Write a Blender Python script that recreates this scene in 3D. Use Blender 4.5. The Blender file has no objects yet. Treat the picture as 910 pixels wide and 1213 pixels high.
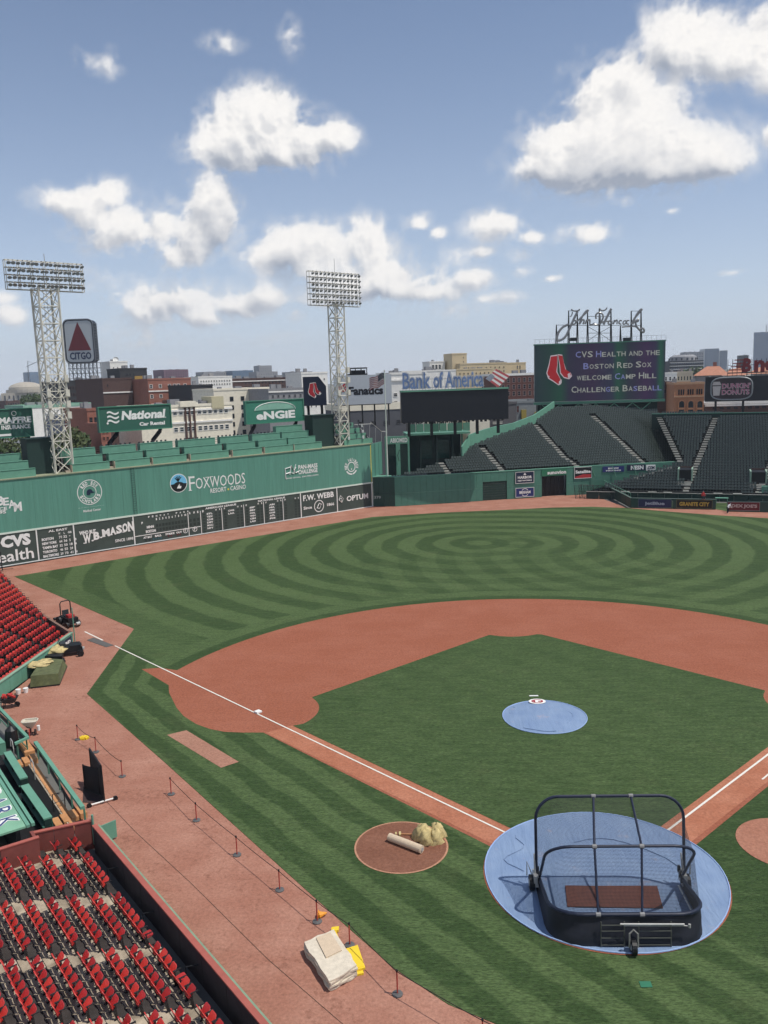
import bpy, bmesh, math, random
import numpy as np
from mathutils import Vector, Matrix
random.seed(7)
R_ = math.radians
SC = bpy.context.scene
COL = SC.collection
# ------------------------------------------------------------------ camera (solved from the diamond's true dimensions)
CX, CY, CZ = -7.772, -34.268, 22.28
YAW, PITCH, ROLL, FPX = math.radians(-2.54675), math.radians(9.11747), math.radians(-1.82133), 988.734
FW = np.array([math.sin(YAW)*math.cos(PITCH), math.cos(YAW)*math.cos(PITCH), -math.sin(PITCH)])
r0 = np.cross(FW, [0, 0, 1]); r0 /= np.linalg.norm(r0); u0 = np.cross(r0, FW)
RT = r0*math.cos(ROLL)+u0*math.sin(ROLL); UP = -r0*math.sin(ROLL)+u0*math.cos(ROLL)
cam = bpy.data.cameras.new('camera'); co = bpy.data.objects.new('camera', cam); COL.objects.link(co)
m = Matrix.Identity(4)
for i in range(3):
    m[i][0] = RT[i]; m[i][1] = UP[i]; m[i][2] = -FW[i]
m[0][3], m[1][3], m[2][3] = CX, CY, CZ
co.matrix_world = m
cam.sensor_fit = 'VERTICAL'; cam.sensor_height = 36; cam.lens = FPX/1213*36
cam.clip_start = 0.5; cam.clip_end = 30000
SC.camera = co
# ------------------------------------------------------------------ sky, sun, exposure
SUNV = Vector((0.46, -0.12, 1.0)).normalized()
sun_el = math.asin(SUNV.z); sun_az = math.atan2(SUNV.x, SUNV.y)
W = bpy.data.worlds.new('World'); SC.world = W; W.use_nodes = True
nt = W.node_tree; nt.nodes.clear()
sky = nt.nodes.new('ShaderNodeTexSky'); sky.sky_type = 'NISHITA'; sky.sun_disc = False
sky.sun_elevation = sun_el; sky.sun_rotation = sun_az
sky.air_density = 1.0; sky.dust_density = 0.5; sky.ozone_density = 2.0; sky.altitude = 2000
bg = nt.nodes.new('ShaderNodeBackground'); bg.inputs[1].default_value = 0.108
wo = nt.nodes.new('ShaderNodeOutputWorld')
# summer haze whitens the sky evenly all round the horizon
tcw = nt.nodes.new('ShaderNodeTexCoord'); sw_ = nt.nodes.new('ShaderNodeSeparateXYZ'); nt.links.new(tcw.outputs['Generated'], sw_.inputs[0])
mz = nt.nodes.new('ShaderNodeMath'); mz.operation = 'MULTIPLY'; nt.links.new(sw_.outputs[2], mz.inputs[0]); mz.inputs[1].default_value = -5.4
mc = nt.nodes.new('ShaderNodeMath'); mc.operation = 'MINIMUM'; nt.links.new(mz.outputs[0], mc.inputs[0]); mc.inputs[1].default_value = 0.0
ex = nt.nodes.new('ShaderNodeMath'); ex.operation = 'EXPONENT'; nt.links.new(mc.outputs[0], ex.inputs[0])
mf = nt.nodes.new('ShaderNodeMath'); mf.operation = 'MULTIPLY'; nt.links.new(ex.outputs[0], mf.inputs[0]); mf.inputs[1].default_value = 0.92
mxw = nt.nodes.new('ShaderNodeMix'); mxw.data_type = 'RGBA'; nt.links.new(mf.outputs[0], mxw.inputs[0]); nt.links.new(sky.outputs[0], mxw.inputs[6]); mxw.inputs[7].default_value = (5.35, 5.85, 6.8, 1)
nt.links.new(mxw.outputs[2], bg.inputs[0]); nt.links.new(bg.outputs[0], wo.inputs[0])
sl = bpy.data.lights.new('sun', 'SUN'); sl.energy = 3.6; sl.angle = R_(0.53); sl.color = (1.0, 0.95, 0.87)
so = bpy.data.objects.new('sun', sl); COL.objects.link(so)
so.rotation_euler = SUNV.to_track_quat('Z', 'Y').to_euler(); so.location = (60, -60, 120)
SC.view_settings.view_transform = 'Standard'; SC.view_settings.look = 'None'
SC.view_settings.exposure = 0.12; SC.view_settings.gamma = 1.0
SC.cycles.max_bounces = 6; SC.cycles.transparent_max_bounces = 12
SC.cycles.volume_bounces = 0

# ------------------------------------------------------------------ survey helpers: a photo pixel seen on a known plane gives a point of the place
def ray(px, py):
    return FW+RT*(px-455)/FPX-UP*(py-606.5)/FPX
CAM = np.array([CX, CY, CZ])
def G(px, py, z=0.0):
    d = ray(px, py); return Vector(CAM+d*(z-CZ)/d[2])
def PL(px, py, P, n):
    d = ray(px, py); P = np.array(P, float); n = np.array(n, float)
    return Vector(CAM+d*(((P-CAM)@n)/(d@n)))
def FAR(px, py, D):
    d = ray(px, py); return Vector(CAM+d*D/math.hypot(d[0], d[1]))
def horiz(px, py=450):
    d = ray(px, py); return Vector((d[0], d[1], 0)).normalized()
Z = Vector((0, 0, 1))

# ------------------------------------------------------------------ object helpers
def tag(o, label=None, cat=None, group=None, kind=None):
    if label: o['label'] = label
    if cat: o['category'] = cat
    if group: o['group'] = group
    if kind: o['kind'] = kind
    return o
def empty(name, loc=(0, 0, 0), rz=0, label=None, cat=None, group=None):
    o = bpy.data.objects.new(name, None); COL.objects.link(o)
    o.location = loc; o.rotation_euler = (0, 0, rz); o.empty_display_size = .3
    return tag(o, label, cat, group)
class MB:
    def __init__(s): s.v = []; s.f = []; s.m = []
    def add(s, vs, fs, mi=0):
        n = len(s.v); s.v += [tuple(v) for v in vs]; s.f += [tuple(i+n for i in f) for f in fs]; s.m += [mi]*len(fs)
    def obox(s, P, X, Y, Zv, mi=0):
        P, X, Y, Zv = Vector(P), Vector(X), Vector(Y), Vector(Zv)
        vs = [P, P+X, P+X+Y, P+Y, P+Zv, P+X+Zv, P+X+Y+Zv, P+Y+Zv]
        fs = [(0, 3, 2, 1), (4, 5, 6, 7), (0, 1, 5, 4), (1, 2, 6, 5), (2, 3, 7, 6), (3, 0, 4, 7)]
        if X.cross(Y).dot(Zv) < 0: fs = [f[::-1] for f in fs]
        s.add(vs, fs, mi)
    def box(s, c, d, mi=0, rz=0):
        cr, sr = math.cos(rz), math.sin(rz)
        X = Vector((cr, sr, 0))*d[0]; Y = Vector((-sr, cr, 0))*d[1]; Zv = Vector((0, 0, d[2]))
        s.obox(Vector(c)-X/2-Y/2-Zv/2, X, Y, Zv, mi)
    def tube(s, pts, r, n=6, mi=0, cap=True):
        pts = [Vector(p) for p in pts]; rs = r if isinstance(r, (list, tuple)) else [r]*len(pts)
        vs = []; fs = []; ref = None
        for i, p in enumerate(pts):
            t = (pts[min(i+1, len(pts)-1)]-pts[max(i-1, 0)])
            t = t.normalized() if t.length > 1e-9 else Vector((0, 0, 1))
            if ref is None: ref = t.orthogonal().normalized()
            ref = ref-t*ref.dot(t)
            ref = ref.normalized() if ref.length > 1e-6 else t.orthogonal().normalized()
            b = t.cross(ref)
            for k in range(n):
                a = 2*math.pi*k/n; vs.append(p+(ref*math.cos(a)+b*math.sin(a))*rs[i])
        for i in range(len(pts)-1):
            for k in range(n):
                fs.append((i*n+k, i*n+(k+1) % n, (i+1)*n+(k+1) % n, (i+1)*n+k))
        if cap: fs += [tuple(range(n))[::-1], tuple(range((len(pts)-1)*n, len(pts)*n))]
        s.add(vs, fs, mi)
    def bar(s, a, b, w, mi=0): s.tube([a, b], w, 4, mi)
    def poly(s, pts, mi=0): s.add(pts, [tuple(range(len(pts)))], mi)
    def prism(s, pts, ext, mi=0):
        pts = [Vector(p) for p in pts]; e = Vector(ext); n = len(pts)
        fs = [tuple(range(n))[::-1], tuple(range(n, 2*n))]+[(i, (i+1) % n, n+(i+1) % n, n+i) for i in range(n)]
        nn = sum((pts[i].cross(pts[(i+1) % n]) for i in range(n)), Vector())
        if nn.dot(e) < 0: fs = [f[::-1] for f in fs]
        s.add(pts+[p+e for p in pts], fs, mi)
    def disc(s, c, X, Y, r, n=24, mi=0, r2=None):
        c = Vector(c); r2 = r2 or r
        s.poly([c+X*math.cos(2*math.pi*k/n)*r+Y*math.sin(2*math.pi*k/n)*r2 for k in range(n)], mi)
    def ring(s, c, X, Y, r0, r1, n=28, mi=0, a0=0, a1=2*math.pi, thick=None):
        c = Vector(c); vs = []; fs = []
        for k in range(n+1):
            a = a0+(a1-a0)*k/n; d = X*math.cos(a)+Y*math.sin(a); vs += [c+d*r0, c+d*r1]
        for k in range(n): fs.append((2*k, 2*k+1, 2*k+3, 2*k+2))
        s.add(vs, fs, mi)
    def mesh(s, name, mats, smooth=False):
        me = bpy.data.meshes.new(name); me.from_pydata(s.v, [], s.f)
        mats = mats if isinstance(mats, (list, tuple)) else [mats]
        for m_ in mats: me.materials.append(m_)
        if len(mats) > 1: me.polygons.foreach_set('material_index', s.m)
        if smooth: me.polygons.foreach_set('use_smooth', [True]*len(s.f))
        me.update(); return me
    def build(s, name, mats, parent=None, smooth=False, **kw):
        o = bpy.data.objects.new(name, s.mesh(name, mats, smooth)); COL.objects.link(o)
        if parent:
            o.parent = parent; PAR(o, parent)
        return tag(o, **kw)
def world_of(p):
    M = Matrix.Identity(4)
    while p is not None:
        M = (Matrix.Translation(p.location) @ p.rotation_euler.to_matrix().to_4x4()) @ M
        p = p.parent
    return M
def PAR(o, parent):
    # mesh coordinates are given in world space: bring them into the parent's frame
    Mi = world_of(parent).inverted()
    if Mi != Matrix.Identity(4): o.data.transform(Mi)
def inst(name, me, parent, loc, rz=0, rot=None):
    o = bpy.data.objects.new(name, me); COL.objects.link(o)
    o.parent = parent; o.location = loc; o.rotation_euler = rot or (0, 0, rz); return o
def copy_tree(o, parent=None):
    c = o.copy(); COL.objects.link(c); c.parent = parent
    for ch in list(o.children): copy_tree(ch, c)
    return c

# ------------------------------------------------------------------ materials
def lin(h):
    if isinstance(h, str):
        h = h.lstrip('#'); c = [int(h[i:i+2], 16)/255 for i in (0, 2, 4)]
        return tuple((x/12.92 if x <= .04045 else ((x+.055)/1.055)**2.4) for x in c)
    return tuple(h)
MATS = {}
def mat(name, col, rough=.7, var=.12, scale=3.0, metal=0., bump=0., bscale=30., spec=.4, emis=None, es=0., var2=0., scale2=.3, stretch=None):
    if name in MATS: return MATS[name]
    M_ = bpy.data.materials.new(name); M_.use_nodes = True; t = M_.node_tree; b = t.nodes['Principled BSDF']
    c = lin(col)
    b.inputs['Roughness'].default_value = rough; b.inputs['Metallic'].default_value = metal
    b.inputs['Specular IOR Level'].default_value = spec
    b.inputs['Base Color'].default_value = (*c, 1)
    if var or bump or var2:
        tc = t.nodes.new('ShaderNodeTexCoord'); vec = tc.outputs['Object']
        if stretch:
            mp = t.nodes.new('ShaderNodeMapping'); mp.inputs['Scale'].default_value = stretch
            t.links.new(vec, mp.inputs[0]); vec = mp.outputs[0]
    last = None
    if var:
        n = t.nodes.new('ShaderNodeTexNoise'); n.inputs['Scale'].default_value = scale; n.inputs['Detail'].default_value = 5; n.inputs['Roughness'].default_value = .6
        t.links.new(vec, n.inputs['Vector'])
        mr = t.nodes.new('ShaderNodeMapRange'); mr.inputs[1].default_value = .25; mr.inputs[2].default_value = .75
        mr.inputs[3].default_value = 1-var; mr.inputs[4].default_value = 1+var
        t.links.new(n.outputs[0], mr.inputs[0]); last = mr.outputs[0]
    if var2:
        n2 = t.nodes.new('ShaderNodeTexNoise'); n2.inputs['Scale'].default_value = scale2; n2.inputs['Detail'].default_value = 3
        t.links.new(vec, n2.inputs['Vector'])
        m2 = t.nodes.new('ShaderNodeMapRange'); m2.inputs[1].default_value = .3; m2.inputs[2].default_value = .7
        m2.inputs[3].default_value = 1-var2; m2.inputs[4].default_value = 1+var2
        t.links.new(n2.outputs[0], m2.inputs[0])
        if last:
            mu = t.nodes.new('ShaderNodeMath'); mu.operation = 'MULTIPLY'; t.links.new(last, mu.inputs[0]); t.links.new(m2.outputs[0], mu.inputs[1]); last = mu.outputs[0]
        else: last = m2.outputs[0]
    if last:
        vm = t.nodes.new('ShaderNodeVectorMath'); vm.operation = 'SCALE'; vm.inputs[0].default_value = c
        t.links.new(last, vm.inputs['Scale']); t.links.new(vm.outputs[0], b.inputs['Base Color'])
    if bump:
        n = t.nodes.new('ShaderNodeTexNoise'); n.inputs['Scale'].default_value = bscale; n.inputs['Detail'].default_value = 4
        t.links.new(vec, n.inputs['Vector'])
        bp = t.nodes.new('ShaderNodeBump'); bp.inputs['Strength'].default_value = bump; bp.inputs['Distance'].default_value = .02
        t.links.new(n.outputs[0], bp.inputs['Height']); t.links.new(bp.outputs[0], b.inputs['Normal'])
    if emis:
        b.inputs['Emission Color'].default_value = (*lin(emis), 1); b.inputs['Emission Strength'].default_value = es
    MATS[name] = M_; return M_
WHITE = mat('white_paint', (.78, .78, .75), .5, .05)
GREEN = mat('stadium_green_paint', (.068, .19, .135), .55, .08, 2.0, var2=.07, scale2=.15)
GREEN_L = mat('faded_green_paint', (.125, .30, .215), .6, .1, 1.5)
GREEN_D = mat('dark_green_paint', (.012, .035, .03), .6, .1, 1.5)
SLATE = mat('scoreboard_slate', (.05, .068, .058), .8, .12, 1.5, var2=.1)
NAVY = mat('navy_paint', (.01, .018, .05), .5, .06)
BLACK = mat('black_metal', (.008, .009, .011), .5, .1)
DKGREY = mat('dark_grey_metal', (.03, .035, .04), .5, .1)
STEEL = mat('galvanised_steel', (.45, .45, .43), .45, .12, 2, metal=.3)
TOWERW = mat('tower_white_paint', (.6, .58, .5), .6, .15, 2)
RED = mat('seat_red_plastic', (.36, .022, .025), .38, .14, 6)
CONC = mat('sunbleached_concrete', (.42, .35, .27), .9, .15, 1.5, bump=.3, var2=.15, scale2=.6)
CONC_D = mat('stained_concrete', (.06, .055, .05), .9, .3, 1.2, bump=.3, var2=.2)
GLASS = mat('dark_window_glass', (.02, .026, .034), .12, .2, .4, spec=.6)
REDB = mat('red_brick', (.30, .125, .09), .9, .2, 2.5, var2=.1)
REDB_D = mat('dark_brown_brick', (.095, .055, .048), .9, .2, 2.5)
CREAM = mat('cream_masonry', (.82, .76, .62), .85, .1, 1.2)
BEIGE = mat('buff_masonry', (.64, .52, .33), .85, .1, 1.2)
WHITEB = mat('white_masonry', (.84, .82, .77), .85, .1, 1.2)
GREYB = mat('grey_masonry', (.26, .26, .27), .85, .12, 1.2)
DARKB = mat('charcoal_cladding', (.035, .037, .042), .8, .15, 1.2)
ROOFG = mat('gravel_roof', (.25, .24, .23), .95, .2, 1.5)
ORANGEW = mat('orange_wood', (.50, .24, .10), .7, .2, 3)
NIGHTBLUE = mat('letter_blue', (.03, .06, .18), .5, .05)

# ------------------------------------------------------------------ lettering
_tx = {}
def glyphs(s, bold=0.0, space=1.0):
    k = (s, bold, space)
    if k not in _tx:
        cu = bpy.data.curves.new('lettering', 'FONT'); cu.body = s; cu.resolution_u = 2; cu.offset = bold; cu.space_character = space
        ob = bpy.data.objects.new('lettering', cu); COL.objects.link(ob)
        bpy.context.view_layer.update()
        me = bpy.data.meshes.new_from_object(ob)
        vs = np.array([v.co[:2] for v in me.vertices]) if len(me.vertices) else np.zeros((1, 2))
        fs = [tuple(p.vertices) for p in me.polygons]
        bpy.data.objects.remove(ob); bpy.data.curves.remove(cu); bpy.data.meshes.remove(me)
        lo = vs.min(0); hi = vs.max(0); _tx[k] = ((vs-lo)/np.maximum(hi-lo, 1e-6), fs, (hi-lo))
    return _tx[k]
def put_text(mb, s, P, X, U, w, h, off=.03, bold=0., shear=0., space=1.0, mi=0):
    vs, fs, _ = glyphs(s, bold, space); P = Vector(P); N = X.cross(U)
    mb.add([P+X*(x*w+shear*y*h)+U*(y*h)+N*off for x, y in vs], fs, mi)
def put_arc(mb, s, c, X, U, r, a0, a1, h, off=.03, bold=.02, inside=False, mi=0):
    c = Vector(c); N = X.cross(U); n = len(s)
    for i, chr_ in enumerate(s):
        if chr_ == ' ': continue
        a = a0+(a1-a0)*(i+.5)/n
        rd = X*math.cos(a)+U*math.sin(a); tg = (X*math.sin(a)-U*math.cos(a))
        if inside: rd2, tg2 = -rd, -tg
        else: rd2, tg2 = rd, tg
        w = abs(a1-a0)*r/n*.78
        if chr_ in 'I1.': w *= .35
        vs, fs, _ = glyphs(chr_, bold)
        mb.add([c+rd*r+tg2*((x-.5)*w)+rd2*((y-.5)*h)+N*off for x, y in vs], fs, mi)
def text(name, s, parent, m_, P, X, U, w, h, **kw):
    mb = MB(); put_text(mb, s, P, X, U, w, h, **kw); return mb.build(name, m_, parent)
class Frame:
    """a flat upright face: origin at lower left, X along it, U up; pixel corners measured on that face"""
    def __init__(s, ll, lr, ul, P, n):
        s.P = PL(*ll, P, n); a = PL(*lr, P, n); b = PL(*ul, P, n)
        s.X = Vector((a.x-s.P.x, a.y-s.P.y, 0)); s.w = s.X.length; s.X.normalize()
        s.U = Z.copy(); s.h = b.z-s.P.z; s.N = s.X.cross(s.U)
        s.P.z = (s.P.z+a.z)/2
    def at(s, x, y, o=0.): return s.P+s.X*(x*s.w)+s.U*(y*s.h)+s.N*o
def face_n(px, rot=0):
    h = -horiz(px); c, s_ = math.cos(R_(rot)), math.sin(R_(rot)); return Vector((h.x*c-h.y*s_, h.x*s_+h.y*c, 0))
def face(ll, lr, ul, D, rot=0):
    return Frame(ll, lr, ul, FAR(ll[0], ll[1], D), face_n((ll[0]+lr[0])/2, rot))
def panel(f, name, m_, parent, thick=.3, x0=0, x1=1, y0=0, y1=1, o=0.):
    mb = MB(); mb.obox(f.at(x0, y0, o), f.X*(x1-x0)*f.w, -f.N*thick, f.U*(y1-y0)*f.h); return mb.build(name, m_, parent)
def ftext(f, s, parent, m_, x, y, w, h, name='lettering', off=.03, **kw):
    mb = MB(); put_text(mb, s, f.at(x, y, 0), f.X, f.U, w*f.w, h*f.h, off=off, **kw); return mb.build(name, m_, parent)
# ------------------------------------------------------------------ ground, track, turf
def sheet(name, pts, z, m_, mid=None, thick=None, **kw):
    bm = bmesh.new(); vs = [bm.verts.new((p[0], p[1], z)) for p in pts]; f = bm.faces.new(vs)
    bmesh.ops.recalc_face_normals(bm, faces=[f]); f.normal_update()
    if f.normal.z < 0: f.normal_flip()
    bmesh.ops.triangulate(bm, faces=[f])
    if thick:
        e = [ed for ed in bm.edges if ed.is_boundary]
        r = bmesh.ops.extrude_edge_only(bm, edges=e)
        for v in r['geom']:
            if isinstance(v, bmesh.types.BMVert): v.co.z -= thick
    me = bpy.data.meshes.new(name); bm.to_mesh(me); bm.free(); me.materials.append(m_)
    o = bpy.data.objects.new(name, me); COL.objects.link(o); tag(o, kind='structure', **kw); return o
class NT:
    def __init__(s, M_): s.t = M_.node_tree
    def n(s, ty, **kw):
        x = s.t.nodes.new(ty)
        for k, v in kw.items(): setattr(x, k, v)
        return x
    def link(s, a, b): s.t.links.new(a, b)
    def _in(s, node, i, v):
        if hasattr(v, 'links'): s.link(v, node.inputs[i])
        else: node.inputs[i].default_value = v
    def ma(s, op, a, b=0., c=None, clamp=False):
        x = s.n('ShaderNodeMath', operation=op); x.use_clamp = clamp
        s._in(x, 0, a); s._in(x, 1, b)
        if c is not None: s._in(x, 2, c)
        return x.outputs[0]
    def mix(s, f, a, b):
        x = s.n('ShaderNodeMix', data_type='RGBA'); s._in(x, 0, f)
        for i, v in ((6, a), (7, b)):
            if isinstance(v, tuple): x.inputs[i].default_value = (*v[:3], 1)
            else: s.link(v, x.inputs[i])
        return x.outputs[2]
    def fmix(s, f, a, b):
        x = s.n('ShaderNodeMix', data_type='FLOAT'); s._in(x, 0, f); s._in(x, 2, a); s._in(x, 3, b); return x.outputs[0]
    def noise(s, scale, detail=4, vec=None, rough=.55):
        x = s.n('ShaderNodeTexNoise'); x.inputs['Scale'].default_value = scale; x.inputs['Detail'].default_value = detail; x.inputs['Roughness'].default_value = rough
        if vec is not None: s.link(vec, x.inputs['Vector'])
        return x.outputs[0]
def base_mat(name):
    M_ = bpy.data.materials.new(name); M_.use_nodes = True; n = NT(M_)
    b = M_.node_tree.nodes['Principled BSDF']; geo = n.n('ShaderNodeNewGeometry'); sep = n.n('ShaderNodeSeparateXYZ'); n.link(geo.outputs['Position'], sep.inputs[0])
    return M_, n, b, geo.outputs['Position'], sep.outputs[0], sep.outputs[1]
def grass_mat(name, mode):
    M_, n, b, pos, x, y = base_mat(name)
    def rad(cx, cy):
        a = n.ma('SUBTRACT', x, cx); c = n.ma('SUBTRACT', y, cy)
        return n.ma('SQRT', n.ma('ADD', n.ma('MULTIPLY', a, a), n.ma('MULTIPLY', c, c)))
    wob = n.ma('MULTIPLY', n.ma('SUBTRACT', n.noise(.25, 3, pos), .5), 1.1)
    def stripes(r, T, ph=0., k=2.2):
        s_ = n.ma('SINE', n.ma('ADD', n.ma('MULTIPLY', n.ma('ADD', r, wob), 2*math.pi/T), ph))
        return n.ma('ADD', n.ma('MULTIPLY', s_, k), .5, clamp=True)
    if mode == 'out':
        A = stripes(rad(0, 76), 4.62, .9); B = stripes(rad(5.0, 75.5), 4.62, 1.6); Cx = stripes(rad(26., 66.), 4.62, 0.4)
        w = n.ma('MULTIPLY', n.ma('ADD', x, 4.0), 1/19., clamp=True)
        lowx = n.ma('MULTIPLY', n.ma('SUBTRACT', 74., y), .12, clamp=True)      # south of the centre the two passes cross
        S = n.fmix(w, A, B)
        band = n.ma('MULTIPLY', n.ma('SUBTRACT', 26., n.ma('ABSOLUTE', n.ma('SUBTRACT', x, 4.))), .08, clamp=True)
        S = n.fmix(n.ma('MULTIPLY', n.ma('MULTIPLY', lowx, band), .5), S, Cx)
        S = n.ma('ADD', n.ma('MULTIPLY', S, .68), .15)
        l1 = n.ma('ADD', n.ma('MULTIPLY', n.ma('ADD', x, 57.0), .7126), n.ma('MULTIPLY', n.ma('SUBTRACT', y, 62.2), .7016))
        eb = n.ma('MULTIPLY', n.ma('SUBTRACT', 3.0, n.ma('ABSOLUTE', l1)), 4., clamp=True)
        S = n.fmix(n.ma('MULTIPLY', eb, .8), S, .60)
        e1 = n.ma('ADD', n.ma('MULTIPLY', n.ma('ADD', x, 32.66), .763), n.ma('MULTIPLY', n.ma('SUBTRACT', y, 23.38), .647))
        e2 = n.ma('ADD', n.ma('MULTIPLY', n.ma('ADD', x, 32.66), .9927), n.ma('MULTIPLY', n.ma('SUBTRACT', y, 23.38), .1207))
        fd = n.ma('MINIMUM', e1, e2)
        F = stripes(fd, 2.15, 3.4)
        vv = n.ma('MULTIPLY', n.ma('ADD', x, y), .7071); fm = n.ma('MULTIPLY', n.ma('SUBTRACT', -.0, vv), 4., clamp=True)
        S = n.fmix(fm, S, n.ma('ADD', n.ma('MULTIPLY', F, .62), .08))
        r = rad(0, 18.44)
        ring1 = n.ma('MULTIPLY', n.ma('SUBTRACT', 30.3, r), 5., clamp=True)
        ring2 = n.ma('MULTIPLY', n.ma('SUBTRACT', 32.3, r), 5., clamp=True)
        nf = n.ma('SUBTRACT', 1., fm)
        S = n.fmix(n.ma('MULTIPLY', ring2, nf), S, .75); S = n.fmix(n.ma('MULTIPLY', ring1, nf), S, .12)
    else:
        S = n.ma('ADD', n.ma('MULTIPLY', stripes(n.ma('ADD', n.ma('MULTIPLY', x, .7071), n.ma('MULTIPLY', y, .7071)), 3.4), .07), .40)
    map_ = n.n('ShaderNodeMapping'); map_.inputs['Scale'].default_value = (.8, 2.6, 1); map_.inputs['Rotation'].default_value = (0, 0, .12); n.link(pos, map_.inputs[0])
    big = n.noise(.8, 6, map_.outputs[0], .65); fine = n.noise(5.0, 6, map_.outputs[0], .8); patch = n.noise(.07, 3, pos)
    mp2 = n.n('ShaderNodeMapping'); mp2.inputs['Scale'].default_value = (.55, 3.2, 1); mp2.inputs['Rotation'].default_value = (0, 0, .05); n.link(pos, mp2.inputs[0])
    streak = n.noise(1.1, 5, mp2.outputs[0], .7)
    S = n.ma('ADD', S, n.ma('MULTIPLY', n.ma('SUBTRACT', big, .5), 1.2)); S = n.ma('ADD', S, n.ma('MULTIPLY', n.ma('SUBTRACT', streak, .5), 1.5))
    S = n.ma('ADD', S, n.ma('MULTIPLY', n.ma('SUBTRACT', patch, .5), .7), clamp=True)
    c = n.mix(S, (.034, .061, .021), (.077, .117, .045))
    dry = n.ma('MULTIPLY', n.ma('SUBTRACT', n.noise(.35, 5, pos), .56), 2.2, clamp=True)
    c = n.mix(n.ma('MULTIPLY', dry, .5), c, (.095, .105, .05))
    g = n.ma('ADD', -.75, n.ma('MULTIPLY', fine, 3.5))
    v = n.n('ShaderNodeVectorMath', operation='SCALE'); n.link(c, v.inputs[0]); n.link(g, v.inputs['Scale']); n.link(v.outputs[0], b.inputs['Base Color'])
    b.inputs['Roughness'].default_value = .85; b.inputs['Specular IOR Level'].default_value = .12
    bp = n.n('ShaderNodeBump'); bp.inputs['Strength'].default_value = .5; bp.inputs['Distance'].default_value = .03
    n.link(n.noise(22, 3, pos), bp.inputs['Height']); n.link(bp.outputs[0], b.inputs['Normal'])
    return M_
def dirt_mat(name, c1, c2, c3, foot=.5, sc=1.):
    M_, n, b, pos, x, y = base_mat(name)
    a = n.noise(.35*sc, 6, pos, .6); d = n.noise(3.0*sc, 8, pos, .78); f = n.noise(7, 6, pos, .8)
    map_ = n.n('ShaderNodeMapping'); map_.inputs['Scale'].default_value = (.25, 1.6, 1); n.link(pos, map_.inputs[0])
    s_ = n.noise(.8, 4, map_.outputs[0])
    k = n.ma('ADD', n.ma('MULTIPLY', n.ma('SUBTRACT', a, .4), 2.2), n.ma('MULTIPLY', n.ma('SUBTRACT', s_, .5), .8), clamp=True)
    c = n.mix(k, c1, c2)
    dk = n.ma('MULTIPLY', n.ma('ADD', n.ma('SUBTRACT', d, .54), n.ma('MULTIPLY', n.ma('SUBTRACT', n.noise(.45*sc, 4, pos), .5), .45)), 8., clamp=True)
    c = n.mix(n.ma('MULTIPLY', dk, foot), c, c3)
    v = n.n('ShaderNodeVectorMath', operation='SCALE'); n.link(c, v.inputs[0]); n.link(n.ma('ADD', .25, n.ma('MULTIPLY', f, 1.5)), v.inputs['Scale']); n.link(v.outputs[0], b.inputs['Base Color'])
    b.inputs['Roughness'].default_value = .95; b.inputs['Specular IOR Level'].default_value = .1
    bp = n.n('ShaderNodeBump'); bp.inputs['Strength'].default_value = .5; bp.inputs['Distance'].default_value = .03
    n.link(n.noise(9, 5, pos), bp.inputs['Height']); n.link(bp.outputs[0], b.inputs['Normal'])
    return M_
GRASS = grass_mat('outfield_turf', 'out'); GRASS_IN = grass_mat('infield_turf', 'in')
TRACK = dirt_mat('track_clay', (.32, .148, .104), (.42, .225, .165), (.205, .090, .062), .7)
CLAY = dirt_mat('infield_clay', (.28, .098, .058), (.325, .125, .080), (.24, .078, .045), .4, .6)
CLAY_D = dirt_mat('watered_clay', (.19, .085, .055), (.25, .12, .08), (.15, .065, .045), .4, 1.5)
CITY = mat('city_ground', (.13, .13, .12), .95, .25, .02, var2=.2, scale2=.004)
CHALK = mat('chalk_line', (.70, .67, .60), .9, .12, 6)
g_ = [(4400*math.cos(a), 4400*math.sin(a)) for a in [k*math.pi/24 for k in range(48)]]
sheet('ground', g_, -.25, CITY)
U3 = Vector((-.70711, .70711, 0)); V1 = Vector((.70711, .70711, 0))
def uv(u, v, z=0): p = U3*u+V1*v; return (p.x, p.y)
sheet('warning_track', [(-64, 64), (-15.9, 111.3), (-13.9, 110.6), (3.2, 115.7), (14.1, 118.2), (24.6, 119), (24.5, 112), (26.2, 102.6), (39.2, 99.4), (46, 95.6), (75, 85), (80, 40), (50, 5), (30, -20), (0, -30), (-8, -22), (-13.2, -9.8), (-24.0, 3.0), (-24.3, 3.5), (-31.5, 13.4), (-37.5, 20.0), (-38.6, 22.6), (-38.6, 35.3), (-58, 60)], 0, TRACK)
turf = [G(17, 683), G(441, 612.5), G(520, 607.5), G(600, 604), G(650, 601.5), G(700, 600.3), G(745, 602), G(790, 606), G(850, 610.5), G(910, 614)]
turf += [(60, 80), (66, 55), (55, 35), (36, 12), (20, -4), (12, -10), (6, -12), (0, -12.6), (-3.4, -9.6), G(587, 1213), G(531, 1190), G(468, 1148), G(408, 1095), G(320, 1016), (-23.3, 11.9), G(103, 822), G(159, 745)]
sheet('outfield_grass', turf, .02, GRASS, thick=.03)
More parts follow.
